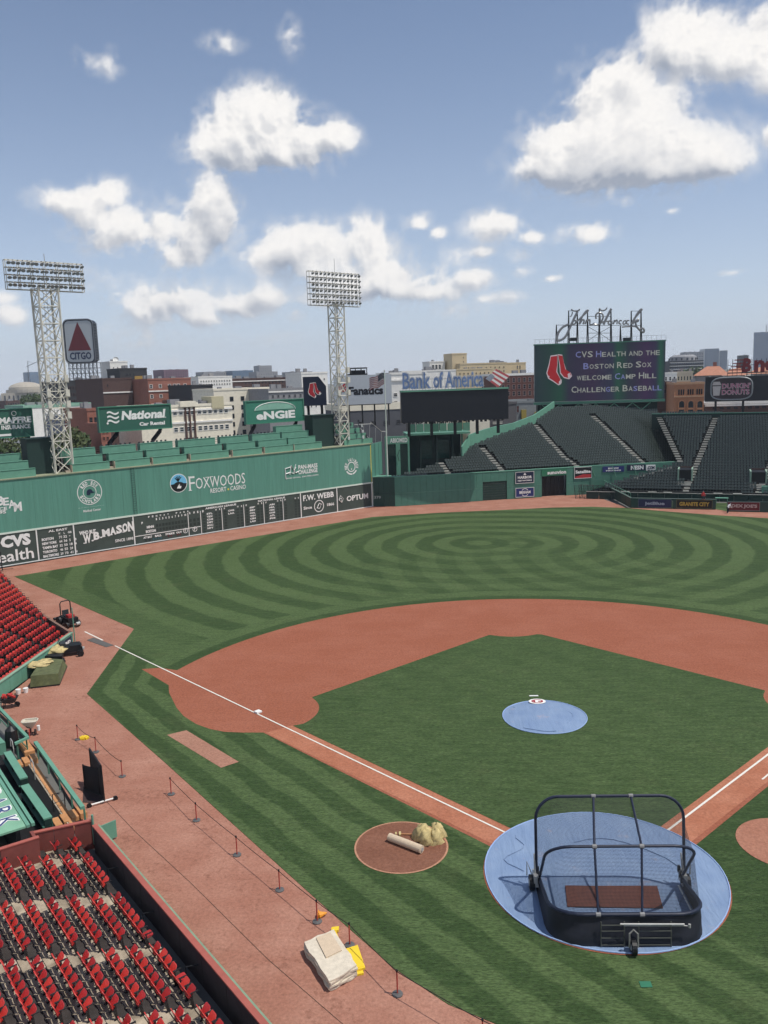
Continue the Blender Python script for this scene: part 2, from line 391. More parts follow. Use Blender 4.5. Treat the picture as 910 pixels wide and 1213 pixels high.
# skinned infield: arc of 28.95 m about the rubber, the third and first base cut-outs, the base paths
def arc(c, r, a0, a1, n=40): return [(c[0]+r*math.cos(R_(a0+(a1-a0)*k/n)), c[1]+r*math.sin(R_(a0+(a1-a0)*k/n))) for k in range(n+1)]
left = [(-28.9, 28.75), (-30.25, 28.48), (-26.99, 24.84), (-26.5, 23.3), (-25.78, 21.81), (-25.1, 20.4), (-24.2, 18.95), (-23.0, 17.61), (-21.9, 16.8), (-20.8, 16.3), (-19.6, 16.15), (-18.24, 16.12)]
right = [(-p[0], p[1]) for p in left][::-1]
a_end = math.degrees(math.atan2(28.0-18.44, -28.0)); r_end = 28.95
clay = arc((0, 18.44), 28.95, 19.5, 160.5, 60)+left+[(-4.0, 1.9), (0, -1), (4.0, 1.9)]+right
sheet('infield_dirt', clay, .024, CLAY)
def gin(u, v): p = U3*u+V1*v; return (p.x, p.y)
PATH = dirt_mat('base_path_clay', (.36, .14, .082), (.45, .20, .125), (.27, .10, .06), .6, 1.3)
sheet('base_path', [gin(5.0, .42), gin(23.8, .42), gin(24.1, -1.42), gin(4.9, -1.25)], .030, PATH)
sheet('base_path', [gin(.5, 5.0), gin(.5, 23.8), gin(-1.35, 24.1), gin(-1.2, 4.9)], .030, PATH)
def cut(cu, cv, pts): return [gin(cu+3.95*math.cos(a), cv+3.95*math.sin(a)) for a in pts]
inf = [gin(.5, .45), gin(23.75, .45)]
A_ = [R_(180-d) for d in range(8, 88, 8)]
inf += [gin(27.2+3.75*math.cos(a), .6+3.75*math.sin(a)) for a in A_][0:]+[gin(26.75, 4.4), gin(26.75, 23.67)]
inf += [gin(27.43+3.7*math.cos(a), 27.43+3.7*math.sin(a)) for a in [R_(d) for d in (-102, -115, -128, -142, -155, -168)]][0:]
inf += [gin(23.5, 26.85), gin(4.4, 26.75)]+[gin(.6+3.75*math.sin(a), 27.2+3.75*math.cos(a)) for a in A_][::-1]+[gin(.5, 23.75)]
sheet('infield_grass', inf, .032, GRASS_IN)
# home circle, mound, on-deck circles
def disc_sheet(name, c, r, z, m_, n=64, mound=0., **kw):
    mb = MB(); rs = [0, .3, .6, .85, 1]; vs = [(c[0], c[1], z+mound)]; fs = []
    for j in range(1, 5):
        for k in range(n):
            a = 2*math.pi*k/n; rr = r*rs[j]; vs.append((c[0]+rr*math.cos(a), c[1]+rr*math.sin(a), z+mound*(1-rs[j]**1.5)))
    for k in range(n): fs.append((0, 1+k, 1+(k+1) % n))
    for j in range(3):
        for k in range(n):
            a = 1+j*n+k; b_ = 1+j*n+(k+1) % n; fs.append((a, a+n, b_+n, b_))
    mb.add(vs, fs); return mb.build(name, m_, None, smooth=True, **kw)
disc_sheet('home_plate_dirt', (0, .43), 5.34, .040, CLAY, kind='structure')
disc_sheet('on_deck_dirt', (-9.1, 2.78), 2.26, .040, dirt_mat('pale_clay_rim', (.42, .22, .14), (.45, .25, .16), (.35, .2, .13)), kind='structure')
disc_sheet('on_deck_dirt', (-9.1, 2.78), 2.17, .046, CLAY_D, kind='structure')
disc_sheet('on_deck_dirt', (9.15, 2.78), 2.3, .040, dirt_mat('on_deck_clay', (.33, .15, .10), (.38, .19, .13), (.26, .11, .08)), kind='structure')
def tarp_mat():
    M_, n, b, pos, x, y = base_mat('blue_vinyl_tarp')
    c = n.mix(n.ma('MULTIPLY', n.ma('SUBTRACT', n.noise(.7, 5, pos), .3), 2.2, clamp=True), (.165, .245, .40), (.225, .31, .455))
    c = n.mix(n.ma('MULTIPLY', n.ma('SUBTRACT', n.noise(.9, 5, pos, .7), .6), 5, clamp=True), c, (.42, .33, .33))
    n.link(c, b.inputs['Base Color']); b.inputs['Roughness'].default_value = .5
    mp = n.n('ShaderNodeMapping'); mp.inputs['Scale'].default_value = (1.8, .35, 1); mp.inputs['Rotation'].default_value = (0, 0, .25); n.link(pos, mp.inputs[0])
    bp = n.n('ShaderNodeBump'); bp.inputs['Strength'].default_value = .9; bp.inputs['Distance'].default_value = .10
    n.link(n.noise(1.3, 4, mp.outputs[0]), bp.inputs['Height']); n.link(bp.outputs[0], b.inputs['Normal']); return M_
TARP = tarp_mat(); TARP_E = mat('tarp_hem', (.30, .42, .66), .6, .1)
def tarp(name, c, r, z, mound, label, cat):
    root = empty(name, (c[0], c[1], 0), 0, label, cat)
    n = 72; rs = [0, .25, .5, .7, .85, .95, 1]; vs = [(c[0], c[1], z+mound)]; fs = []
    for j in range(1, 7):
        for k in range(n):
            a = 2*math.pi*k/n; rr = r*rs[j]*(1+.006*math.sin(5*a+1)+.004*math.sin(11*a))
            vs.append((c[0]+rr*math.cos(a), c[1]+rr*math.sin(a), z+mound*(1-rs[j]**1.6)+.012*math.sin(9*a+rs[j]*7)*rs[j]*.6+.006))
    for k in range(n): fs.append((0, 1+k, 1+(k+1) % n))
    for j in range(5):
        for k in range(n): a = 1+j*n+k; b_ = 1+j*n+(k+1) % n; fs.append((a, a+n, b_+n, b_))
    mb = MB(); mb.add(vs, fs); mb.build('tarp_sheet', TARP, root, smooth=True)
    h = MB(); h.tube([Vector((c[0]+r*1.0*math.cos(2*math.pi*k/72)*(1+.006*math.sin(5*2*math.pi*k/72+1)), c[1]+r*math.sin(2*math.pi*k/72)*(1+.006*math.sin(5*2*math.pi*k/72+1)), z+.02)) for k in range(73)], .03, 5, cap=False)
    h.build('hem', TARP_E, root)
    s = MB()
    for (a0, r0_, a1, r1_) in ((2.4, .9, 3.1, .82), (1.9, .5, .2 - .9, .75), (4.0, .9, 4.9, .9)):
        p = [Vector((c[0]+(r0_+(r1_-r0_)*t)*r*math.cos(a0+(a1-a0)*t)*(.9+.1*math.cos(9*t)), c[1]+(r0_+(r1_-r0_)*t)*r*math.sin(a0+(a1-a0)*t), z+mound*(1-max(r0_, r1_)**1.6)+.035)) for t in [k/10 for k in range(11)]]
        s.tube(p, .018, 4)
    s.build('fold', TARP, root)
    return root
tarp('mound_tarp', (0, 17.98), 2.72, .045, .22, 'round blue tarp covering the pitcher\'s mound in the middle of the infield grass', 'tarp')
tarp('home_plate_tarp', (0, .43), 5.28, .05, 0, 'large blue tarp spread over the home plate circle under the batting cage', 'tarp')
# strip of clay by third (bullpen warm-up patch)
sheet('bare_dirt_strip', [G(198, 871), G(221, 865.5), G(283, 903), G(262, 910)], .032, dirt_mat('strip_clay', (.33, .17, .12), (.37, .2, .14), (.27, .13, .09)))
# chalk lines and bags
def line(a, b, w, z, name='foul_line'):
    a, b = Vector((*a, 0)), Vector((*b, 0)); d = (b-a).normalized(); n = Vector((-d.y, d.x, 0))*w/2
    sheet(name, [a+n, b+n, b-n, a-n], z, CHALK)
line(uv(5.35, -.05), uv(48.9, -.05), .105, .045)
line(uv(51.3, -.05), uv(55.2, -.05), .14, .012)
line((3.75, 3.87), (62, 62), .12, .045)
q_ = G(903, 924); line((q_.x, q_.y), (q_.x+12, q_.y+12), .10, .045, 'running_lane_line')
b = MB(); b.box((*uv(27.25, .12), .10), (.40, .40, .10), rz=R_(45)); b.build('base_bag', WHITE, None, label='white square third base bag on the foul line', cat='base')
sheet('rubber_mat', [G(103, 758.5), G(111, 755.5), G(135, 764.5), G(126, 766.8)], .03, mat('grey_rubber', (.10, .095, .09), .9, .2, 3), thick=.03)
# bulletin emblem lying at the back edge of the mound tarp
lg = empty('mound_emblem', (-.3, 20.2, 0), 0, 'small white and red round rosin emblem at the back rim of the mound tarp', 'emblem')
mb = MB(); mb.disc((-.15, 20.25, .19), Vector((1, 0, 0)), Vector((0, 1, .03)), .58, 20, r2=.42); mb.build('pad', WHITE, lg)
mb = MB(); mb.ring((-.15, 20.25, .2), Vector((1, 0, 0)), Vector((0, .75, .02)), .3, .4, 16); mb.box((-.35, 20.25, .205), (.12, .3, .01)); mb.box((.05, 20.2, .205), (.3, .1, .01)); mb.build('print', mat('emblem_red', (.35, .03, .04), .5), lg)
mb = MB(); mb.box((-.2, 21.6, .05), (.62, .15, .03)); mb.build('pitching_rubber', WHITE, None, label='short white rubber strip in the grass behind the mound', cat='plate')
# irrigation lid
mb = MB(); mb.box((*G(765, 1167)[:2], .035), (.42, .3, .02)); mb.build('valve_lid', mat('lid_green', (.03, .16, .09), .6), None, label='small green valve cover set in the grass behind home plate', cat='valve cover')
# ------------------------------------------------------------------ tall left field wall
E0 = Vector((-16.2785, 110.8407, 0)); WD = Vector((.72316, .69068, 0)); WN = Vector((WD.y, -WD.x, 0))
def WS(px, py, off=0.):
    q = PL(px, py, E0+WN*off, WN); return (q-E0).dot(WD), q.z
def WP(s, z, off=0.): return E0+WD*s+Z*z+WN*off
def wbox(mb, s0, s1, z0, z1, o0, o1, mi=0): mb.obox(WP(s0, z0, o0), WD*(s1-s0), WN*(o1-o0), Z*(z1-z0), mi)
S0 = -72.; HW = 11.0
wall = empty('left_field_wall', WP(S0/2, 0), 0, 'very tall green left field wall with slate scoreboard and white lettering', 'wall')
mb = MB(); wbox(mb, S0, .30, 0, HW-.02, -2.2, -.06); mb.build('core', GREEN, wall)
TIN = mat('ribbed_green_tin', (.100, .262, .200), .5, .14, 1.6, var2=.06, scale2=.3, stretch=(2.5, 2.5, .12))
np_ = 30
for i in range(np_):
    a = S0+(-S0+.25)*i/np_; b_ = S0+(-S0+.25)*(i+1)/np_
    if b_ < -66.5: continue
    mb = MB(); wbox(mb, a+.006, b_-.006, 4.36, HW, -.06, .0)
    mb.build('panel', TIN, wall)
mb = MB(); wbox(mb, S0, .25, HW, HW+.14, -2.25, .12); mb.build('coping', mat('coping_tan', (.28, .30, .20), .7, .15), wall)
mb = MB(); wbox(mb, S0, .25, HW-.16, HW-.03, .004, .05); mb.build('coping_trim', GREEN_L, wall)
TRIM = mat('mint_white_trim', (.62, .70, .62), .6, .06)
divs = [WS(44, 640)[0], WS(88.5, 640)[0], WS(158.5, 625)[0], WS(238, 615)[0], WS(263, 610)[0], WS(289, 605)[0], WS(312.5, 602)[0], WS(335.3, 600)[0], WS(356.5, 598)[0], WS(399.5, 592)[0], 0.05]
edges = [S0]+divs
for i in range(len(edges)-1):
    mb = MB(); wbox(mb, edges[i]+.05, edges[i+1]-.05, .12, 4.12, -.06, -.02); mb.build('board_panel', SLATE, wall)
mb = MB(); wbox(mb, S0, .25, 4.12, 4.36, -.05, .05); mb.build('top_rail', TRIM, wall)
mb = MB(); wbox(mb, S0, .25, .0, .12, -.05, .03); mb.build('bottom_rail', WHITE, wall)
for d in divs:
    mb = MB(); w_ = .16 if d in (divs[0], divs[1], divs[2], divs[9], divs[10], divs[8]) else .09
    top = 4.12 if w_ > .1 else 3.55
    wbox(mb, d-w_/2, d+w_/2, .12, top, -.06, .025); mb.build('divider', WHITE, wall)
def wt(s, px0, py0, px1, py1, parent=wall, m_=WHITE, name='lettering', off=.03, **kw):
    """lower-left and upper-right pixel of a word on the wall face; upper-right measured at the right end"""
    a = WS(px0, py0); b = WS(px1, py1); mid = WS(px0, py0-(1))  # metres per pixel
    k = mid[1]-a[1]
    mb = MB(); put_text(mb, s, WP(a[0], a[1]), WD, Z, b[0]-a[0], b[1]-a[1], off=off, **kw); return mb.build(name, m_, parent)
def wtz(s, px0, px1, zc, h, parent=wall, m_=WHITE, name='lettering', off=.03, **kw):
    a = WS(px0, 600)[0]; b = WS(px1, 600)[0]
    mb = MB(); put_text(mb, s, WP(a, zc-h/2), WD, Z, b-a, h, off=off, **kw); return mb.build(name, m_, parent)
# far left whiskey advertisement
mb = MB(); z_ = [WS(1, 593), WS(8, 594), WS(15, 597), WS(22, 600)]
for ch, (s_, zz), w_, h_ in zip('BEAM', z_, (.95, .75, .85, 1.0), (1.25, 1.0, 1.05, 1.2)):
    put_text(mb, ch, WP(s_-w_/2-.1, zz-h_/2), WD, Z, w_, h_, bold=.03)
for ch, px in (('J', -25), ('I', -20), ('M', -14)):
    s_ = WS(px, 596)[0]; put_text(mb, ch, WP(s_-.3, 7.3), WD, Z, .3 if ch == 'I' else .8, 1.1, bold=.03)
put_text(mb, 'SINCE', WP(WS(-14, 603)[0], WS(0, 605)[1]), WD, Z, WS(8.5, 603)[0]-WS(-14, 603)[0], .42, bold=.03)
put_text(mb, '1795', WP(WS(-8, 606)[0], WS(0, 609)[1]), WD, Z, WS(7.2, 606)[0]-WS(-8, 606)[0], .42, bold=.03)
mb.build('lettering', WHITE, wall)
# scholars roundel
s_, z_ = WS(106.3, 583); c_ = WP(s_, z_, .02)
mb = MB(); mb.ring(c_, WD, Z, 1.62, 1.72, 40); mb.ring(c_, WD, Z, .85, .93, 36)
put_arc(mb, 'RED SOX', c_, WD, Z, 1.27, R_(150), R_(30), .5, off=.01, bold=.04); put_arc(mb, 'SCHOLARS', c_, WD, Z, 1.27, R_(-165), R_(-15), .5, off=.01, bold=.04, inside=True)
mb.build('roundel', WHITE, wall)
mb = MB(); mb.ring(c_+WN*.01, WD, Z, .0, .42, 20, a0=0, a1=math.pi); mb.obox(c_+WD*-.1+Z*-.12+WN*.01, WD*.75, WN*.01, Z*.14); mb.obox(c_+WD*-.42-Z*.35+WN*.01, WD*.5, WN*.01, Z*.35); mb.build('cap_emblem', NAVY, wall)
wt('Red Sox Foundation', 93, 602, 123, 598.5, bold=.02); wt('Medical Center', 99, 607, 119.5, 601.5, bold=.02)
# wordmark with a round badge
s_, z_ = WS(211.7, 572.3); c_ = WP(s_, z_, .02)
mb = MB(); mb.ring(c_, WD, Z, 1.28, 1.38, 36); mb.build('badge_rim', WHITE, wall)
mb = MB(); mb.disc(c_-WN*.004, WD, Z, 1.28, 36); mb.build('badge_field', mat('sky_blue_print', (.16, .48, .72), .5, .1), wall)
mb = MB(); mb.ring(c_+WN*.008, WD, Z, 0, 1.28, 24, a0=math.pi*1.03, a1=math.pi*1.97)
mb.ring(c_-Z*1.0+WN*.009, WD, Z, .0, 1.2, 20, a0=R_(28), a1=R_(152))
for a in (50, 70, 90, 110, 130): mb.obox(c_+Z*.25+WN*.007, (WD*math.cos(R_(a))+Z*math.sin(R_(a)))*.8, WN*.003, (WD*-math.sin(R_(a))+Z*math.cos(R_(a)))*.12)
mb.build('badge_print', BLACK, wall)
mb = MB(); mb.add([c_+WD*a+Z*b+WN*.02 for a, b in ((-.35, -.75), (.3, -.8), (.4, -.45), (.1, -.4), (.15, -.1), (-.05, -.3), (-.2, -.5))], [(0, 1, 2, 3, 4, 5, 6)]); mb.build('badge_figure', WHITE, wall)
a0 = WS(224.5, 582); b0 = WS(290.5, 571)
mb = MB(); L_ = b0[0]-a0[0]; zb = WS(224.5, 581.5)[1]
put_text(mb, 'F', WP(a0[0], zb), WD, Z, L_*.10, 2.1); put_text(mb, 'OXWOODS', WP(a0[0]+L_*.115, zb+.12), WD, Z, L_*.885, 1.66)
for k, (fx, hh) in enumerate(((.0, 2.1), (.0, 0), (.30, 1.75), (.385, 1.75))):
    if hh: mb.obox(WP(a0[0]+L_*fx-.12, zb+hh-.07, .03), WD*.5, WN*.004, Z*.09)
mb.obox(WP(a0[0]-.14, zb, .03), WD*.55, WN*.004, Z*.09); mb.build('lettering', WHITE, wall)
wt('RESORT', 249.5, 584.2, 268, 576.5, bold=.012); wt('CASINO', 273, 581.2, 291, 573.7, bold=.012)
s_, z_ = WS(270.5, 579.5); mb = MB(); mb.disc(WP(s_, z_, .03), WD, Z, .16, 10); mb.build('dot', mat('yellow_print', (.7, .6, .08), .5), wall)
# cycling charity
s0, z0 = WS(338.5, 567); mb = MB()
for pts in ([(0, 0), (0, 2.0)], [(0, 1.9), (1.1, 2.1), (1.1, 1.1), (0, .9)], [(.9, .7), (1.3, 2.4), (1.9, 1.3), (2.3, 2.5)], [(2.3, 1.9), (1.9, 1.5), (2.2, .9), (2.9, 1.1)], [(1.3, 1.0), (1.8, .8), (1.9, 1.3)]):
    mb.tube([WP(s0+a*.9, z0+b*.85, .05) for a, b in pts], .09, 4)
mb.build('emblem', WHITE, wall)
wt('PAN-MASS', 353.5, 556.2, 376, 548.5, bold=.03); wt('CHALLENGE', 353.5, 562, 376, 554.2, bold=.03); wt('2018 GOAL: $52 MILLION', 338.5, 568, 377, 561.5, bold=.02)
# round face badge near the corner
s_, z_ = WS(416.3, 553); c_ = WP(s_, z_, .02)
mb = MB(); mb.ring(c_, WD, Z, .72, .88, 30); put_arc(mb, 'NEW 161.BECK', c_, WD, Z, 1.25, R_(200), R_(-20), .55, off=.01, bold=.04)
mb.ring(c_, WD, Z, 1.12, 1.36, 24, a0=R_(212), a1=R_(275)); mb.ring(c_, WD, Z, 1.12, 1.36, 24, a0=R_(280), a1=R_(328)); mb.disc(c_-Z*.38+WN*.004, WD, Z, .13, 10); mb.build('round_badge', WHITE, wall)
mb = MB(); mb.disc(c_+Z*.08, WD, Z, .34, 16); mb.build('badge_face', GREEN_L, wall)
# slate board texts
wtz('CVS', -4, 32.5, 3.12, 1.55, bold=.06)
wtz('Health', -26, 34.5, 1.25, 1.5, bold=.015)
wtz('AL EAST', 54.5, 77.5, 3.72, .30, bold=.03)
wtz('W', 66, 68.5, 3.22, .28, bold=.03); wtz('L', 72.5, 74, 3.22, .28, bold=.03); wtz('GB', 77.5, 82, 3.22, .28, bold=.03)
for i, (nm, a, b, c, d) in enumerate((('BOSTON', '71', '32', '-', ''), ('NEW YORK', '64', '36', '5', '8'), ('TAMPA BAY', '52', '50', '18', '6'), ('TORONTO', '46', '55', '24', ''), ('BALTIMORE', '29', '73', '41', '4'))):
    zc = 2.72-i*.56
    wtz(nm, 45.6, {6: 60, 8: 63.5, 9: 64.5, 7: 63}[len(nm)], zc, .36, bold=.045)
    for t_, x0, x1 in ((a, 66.5, 70), (b, 71.8, 76), (c, 78.5, 82 if len(c) > 1 else 80), (d, 85.3, 87)):
        if t_: wtz(t_, x0, x1, zc if t_ != '-' else zc, .34 if t_ != '-' else .08, bold=.03)
wtz('WHO BUT', 91, 111, 2.85, .55, bold=.05)
mb = MB(); W_ = 'W.B.MASON'; xs = [95, 104.5, 107.5, 115, 118, 127.5, 135, 142.5, 149.3, 156.5]
for i, ch in enumerate(W_):
    a = WS(xs[i], 600)[0]; b_ = WS(xs[i+1], 600)[0]; f_ = i/8
    z0 = 1.35+.75*math.sin(f_*1.5); h_ = .22 if ch == '.' else 1.25-.25*math.sin(f_*3.1)+.15*f_
    put_text(mb, ch, WP(a+.03, z0), WD, Z, (b_-a)*.97, h_, bold=.05)
    if ch != '.': mb.obox(WP(a, z0, .03), WD*(b_-a)*.4, WN*.004, Z*.13)
mb.build('lettering', WHITE, wall)
wtz('SINCE 1898', 133, 155, 1.05, .42, bold=.02)
ft = 'FENWAY PARK'; mb = MB()
for i, ch in enumerate(ft):
    if ch != ' ':
        a = WS(174.5+i*4.6-(0 if i < 6 else -1), 600)[0]; put_text(mb, ch, WP(a, 3.62), WD, Z, .24, .26, bold=.04)
for i in range(10):
    a = WS(183.5+i*3.8, 600)[0]; put_text(mb, str(i+1), WP(a, 3.12), WD, Z, .17 if i < 9 else .3, .33, bold=.05)
for i, ch in enumerate('RHEP'): put_text(mb, ch, WP(WS(223.5+[0, 5, 9.5, 15.6][i], 600)[0], 3.30), WD, Z, .24, .33, bold=.05)
put_text(mb, 'P', WP(WS(166, 600)[0], 2.85), WD, Z, .24, .33, bold=.05)
mb.build('lettering', WHITE, wall)
wtz('MINN', 172, 180.5, 2.30, .38, bold=.05); wtz('BOSTON', 170.5, 182.5, 1.68, .40, bold=.05)
mb = MB(); wbox(mb, divs[2]+.1, divs[3]-.1, 1.18, 1.27, -.02, .02); wbox(mb, WS(222, 600)[0]-.05, WS(222, 600)[0]+.05, .12, 3.5, -.02, .021); mb.build('divider', WHITE, wall)
for s_, a, b in (('AT BAT', 167, 177.5), ('BALL', 181, 189), ('STRIKE', 193.5, 204.5), ('OUT', 206.5, 213.5)): wtz(s_, a, b, .86, .30, bold=.05)
mb = MB()
for k, (px, n_) in enumerate(((179, 4),)):
    for j in range(4): mb.disc(WP(WS(180+j*3, 610)[0], .45, -.01), WD, Z, .14, 10)
mb.build('ball_lamp', mat('lamp_off_blue', (.03, .10, .12), .4), wall)
mb = MB()
for px in (198, 201.5, 209, 212): mb.disc(WP(WS(px, 610)[0], .55, -.01), WD, Z, .15, 10)
mb.build('strike_lamp', mat('lamp_off_red', (.10, .02, .02), .4), wall)
mb = MB()
for px in (218.5, 229.8):
    c_ = WP(WS(px, 610)[0], .95, .02); mb.ring(c_, WD, Z, .3, .38, 16); mb.obox(c_-WD*.12-Z*.2, WD*.1, WN*.004, Z*.4); mb.obox(c_-WD*.1+Z*.08, WD*.25, WN*.004, Z*.08)
mb.build('round_mark', WHITE, wall)
mb = MB()   # score slots
for i in range(10):
    for z0 in (2.14, 1.5): wbox(mb, WS(183.2+i*3.8, 600)[0], WS(183.2+i*3.8+2.6, 600)[0], z0, z0+.42, -.022, -.012)
for i in range(3):
    for z0 in (2.14, 1.5): wbox(mb, WS(223.2+i*4.8, 600)[0], WS(226+i*4.8, 600)[0], z0, z0+.42, -.022, -.012)
wbox(mb, WS(168.5, 600)[0], WS(171.5, 600)[0], .18, .66, -.022, -.012); wbox(mb, WS(173, 600)[0], WS(176, 600)[0], .18, .66, -.022, -.012)
SLOT = mat('score_slot_dark', (.02, .03, .026), .6, .1)
cols = [(divs[3], divs[4]), (divs[4], divs[5]), (divs[5], divs[6]), (divs[6], divs[7]), (divs[7], divs[8])]
for j, (a, b) in enumerate(cols):
    for i in range(7):
        zz = 2.95-i*.44
        for o_ in (.10, .66, .84): wbox(mb, a+(b-a)*o_, a+(b-a)*(o_+.11), zz-.13, zz+.13, -.022, -.012)
mb.build('score_slot', SLOT, wall)
wtz('AMERICAN LEAGUE', 243, 280, 3.80, .30, bold=.04); wtz('NATIONAL LEAGUE', 306, 338, 3.80, .30, bold=.04)
mb = MB(); mk = [['STL', 'TEX', 'CHI', 'DET', 'KC', 'NYY'], ['CWS', 'LAA'], ['SF', 'SD', 'COL', 'WSH', 'CIN', 'LAD'], ['ARI', 'MIA', 'CHC', 'NYM', 'ATL', 'PHI'], []]
for j, (a, b) in enumerate(cols):
    L_ = b-a
    for t_, o_ in (('P', .1), ('H', .70), ('R', .88)):
        if j == 4 and t_ != 'P': o_ += -.03
        put_text(mb, t_, WP(a+L_*o_, 3.28), WD, Z, .22, .26, bold=.05)
    for i, w_ in enumerate(mk[j]): put_text(mb, w_, WP(a+L_*.28, 2.82-i*.44), WD, Z, L_*.28, .27, bold=.05)
mb.build('lettering', WHITE, wall)
mb = MB(); s0, s1 = WS(359.5, 600)[0], WS(396, 600)[0]
put_text(mb, 'F.W. WEBB', WP(s0, 2.72), WD, Z, s1-s0, .95, bold=.03); mb.build('lettering', WHITE, wall)
wtz('Since', 359.5, 369.5, 1.55, .5, bold=.03); wtz('1866', 387.5, 396, 1.55, .5, bold=.03)
c_ = WP(WS(378, 600)[0], 1.55, .02); mb = MB(); mb.ring(c_, WD, Z, .88, 1.02, 28); mb.ring(c_+WD*.05, WD*.8+Z*.3, Z, .35, .45, 18); mb.tube([c_+WD*-.5+Z*-.35+WN*.04, c_+WD*.1+Z*.5+WN*.04, c_+WD*.55+Z*.2+WN*.04], .06, 4); mb.build('round_mark', WHITE, wall)
wtz('OPTUM', 411, 436.5, 2.05, .95, bold=.03)
s0 = WS(404.5, 600)[0]; mb = MB(); mb.tube([WP(s0-.5, 2.1, .04), WP(s0+.1, 1.55, .04), WP(s0+.45, 2.2, .04), WP(s0-.1, 2.75, .04), WP(s0-.5, 2.1, .04), WP(s0+.1, 2.3, .04), WP(s0+.1, 1.6, .04)], .07, 4); mb.build('emblem', WHITE, wall)
# ladder on the wall
mb = MB(); ls = WS(157.5, 570)[0]
for o in (-.22, .22): mb.tube([WP(ls+o, 4.4, .14), WP(ls+o, HW, .14)], .025, 5)
for k in range(20): mb.bar(WP(ls-.22, 4.6+k*.33, .14), WP(ls+.22, 4.6+k*.33, .14), .018)
for zz in (5, 7.5, 10): mb.bar(WP(ls-.22, zz, 0), WP(ls-.22, zz, .14), .02); mb.bar(WP(ls+.22, zz, 0), WP(ls+.22, zz, .14), .02)
mb.build('wall_ladder', GREEN_D, None, label='narrow dark ladder running up the tall green left field wall', cat='ladder')
# yellow corner stripe
mb = MB(); wbox(mb, -.02, .14, 4.4, HW-.05, .005, .03); mb.build('corner_stripe', mat('yellow_stripe', (.55, .5, .1), .6), wall)

# ---------------- seats above the wall: green counters in three tiers between stairs
bk = [(-8, 5), (-3, 43, 1), (87, 133), (139, 181), (185, 224), (228, 274), (279, 311), (318, 350), (353, 383)]
secs = [(-40, -8), (-3, 43.5), (88, 132), (139, 180), (184, 222), (229, 272.5), (279, 312), (317, 349.5), (352, 383.5)]
n_lab = ['at the far left edge', 'left of left light tower', 'right of left light tower', 'at the National sign left post', 'below the National sign', 'right of National sign', 'left of engie sign', 'below the engie sign', 'left of middle light tower']
for i, (a, b) in enumerate(secs):
    sa = WS(a, 560)[0]; sb = WS(b, 555 if b < 200 else 530)[0]
    lab = 'green stepped seating counters on the left field wall, '+n_lab[i]
    rt = empty('seating_block', WP((sa+sb)/2, HW), 0, lab, 'seating block', 'green seating blocks on the left field wall')
    nt_ = 4 if i == 8 else 3
    for k in range(nt_):
        mb = MB(); o = -.45-k*1.15; z0 = HW+.14+k*.95; sh = -.35*k
        wbox(mb, sa+sh, sb+sh-.1*k, z0-.02, z0+1.0, o-.08, o)
        wbox(mb, sa+sh, sb+sh-.1*k, z0+1.0, z0+1.05, o-.42, o+.06, 0)
        wbox(mb, sa+sh, sa+sh+.08, z0-.02, z0+1.0, o-.9, o-.08)
        mb.build('counter', GREEN_L, rt)
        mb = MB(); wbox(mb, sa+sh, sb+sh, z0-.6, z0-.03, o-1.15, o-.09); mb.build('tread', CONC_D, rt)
    mb = MB(); wbox(mb, sa-.15, sa-.05, HW+.14, HW+1.1, -.9, -.3); wbox(mb, sa-.9, sa-.15, HW+.14, HW+.4, -.9, -.5); mb.build('stair_side', CONC, rt)
    if i < 8:
        mb = MB(); n_ = int((sb-sa)/.7)
        for j in range(n_):
            s_ = sa+.3+j*.7-.4; z0 = HW+.14+3*.95-.9
            mb.tube([WP(s_, z0, -4.1), WP(s_, z0+.75, -4.1)], .04, 5); mb.box(WP(s_, z0+.78, -4.1), (.34, .34, .06))
            mb.obox(WP(s_-.15, z0+.8, -4.28), WD*.3, WN*-.04, Z*.35)
        mb.build('stool_row', DKGREY, rt, kind='stuff')
deck = MB(); wbox(deck, S0, .2, HW-1, HW+1.6, -9, -4.3); deck.build('standing_deck', DARKB, None, kind='structure')
rt = empty('deck_railing', WP(-30, HW+1.6, -8.6), 0, 'thin dark railing along the back of the seats on the left field wall', 'railing')
mb = MB()
for zz in (2.1, 2.4, 2.7): mb.bar(WP(-60, HW+zz-.1, -8.6), WP(-.5, HW+zz-.1, -8.6), .03)
mb.build('rail', BLACK, rt)
for k in range(31): mb = MB(); mb.bar(WP(-60+k*1.98, HW+1.5, -8.6), WP(-60+k*1.98, HW+2.7, -8.6), .04); mb.build('post', BLACK, rt)
# dark back boxes (service huts) beside the towers
for a, b, zt, lb in ((45, 62, 3.6, 'left'), (384, 399, 4.2, 'middle')):
    sa, sb = WS(a, 545)[0], WS(b, 545)[0]; mb = MB()
    wbox(mb, sa-.6, sb+1.2, HW+.14, HW+zt+1.2, -4.2, -1.9); wbox(mb, sa-.8, sb+1.4, HW+zt+1.2, HW+zt+1.32, -4.4, -1.7)
    mb.build('service_hut', GREEN_D, None, label='dark green service hut at the foot of the %s light tower' % lb, cat='hut', group='service huts on the wall')
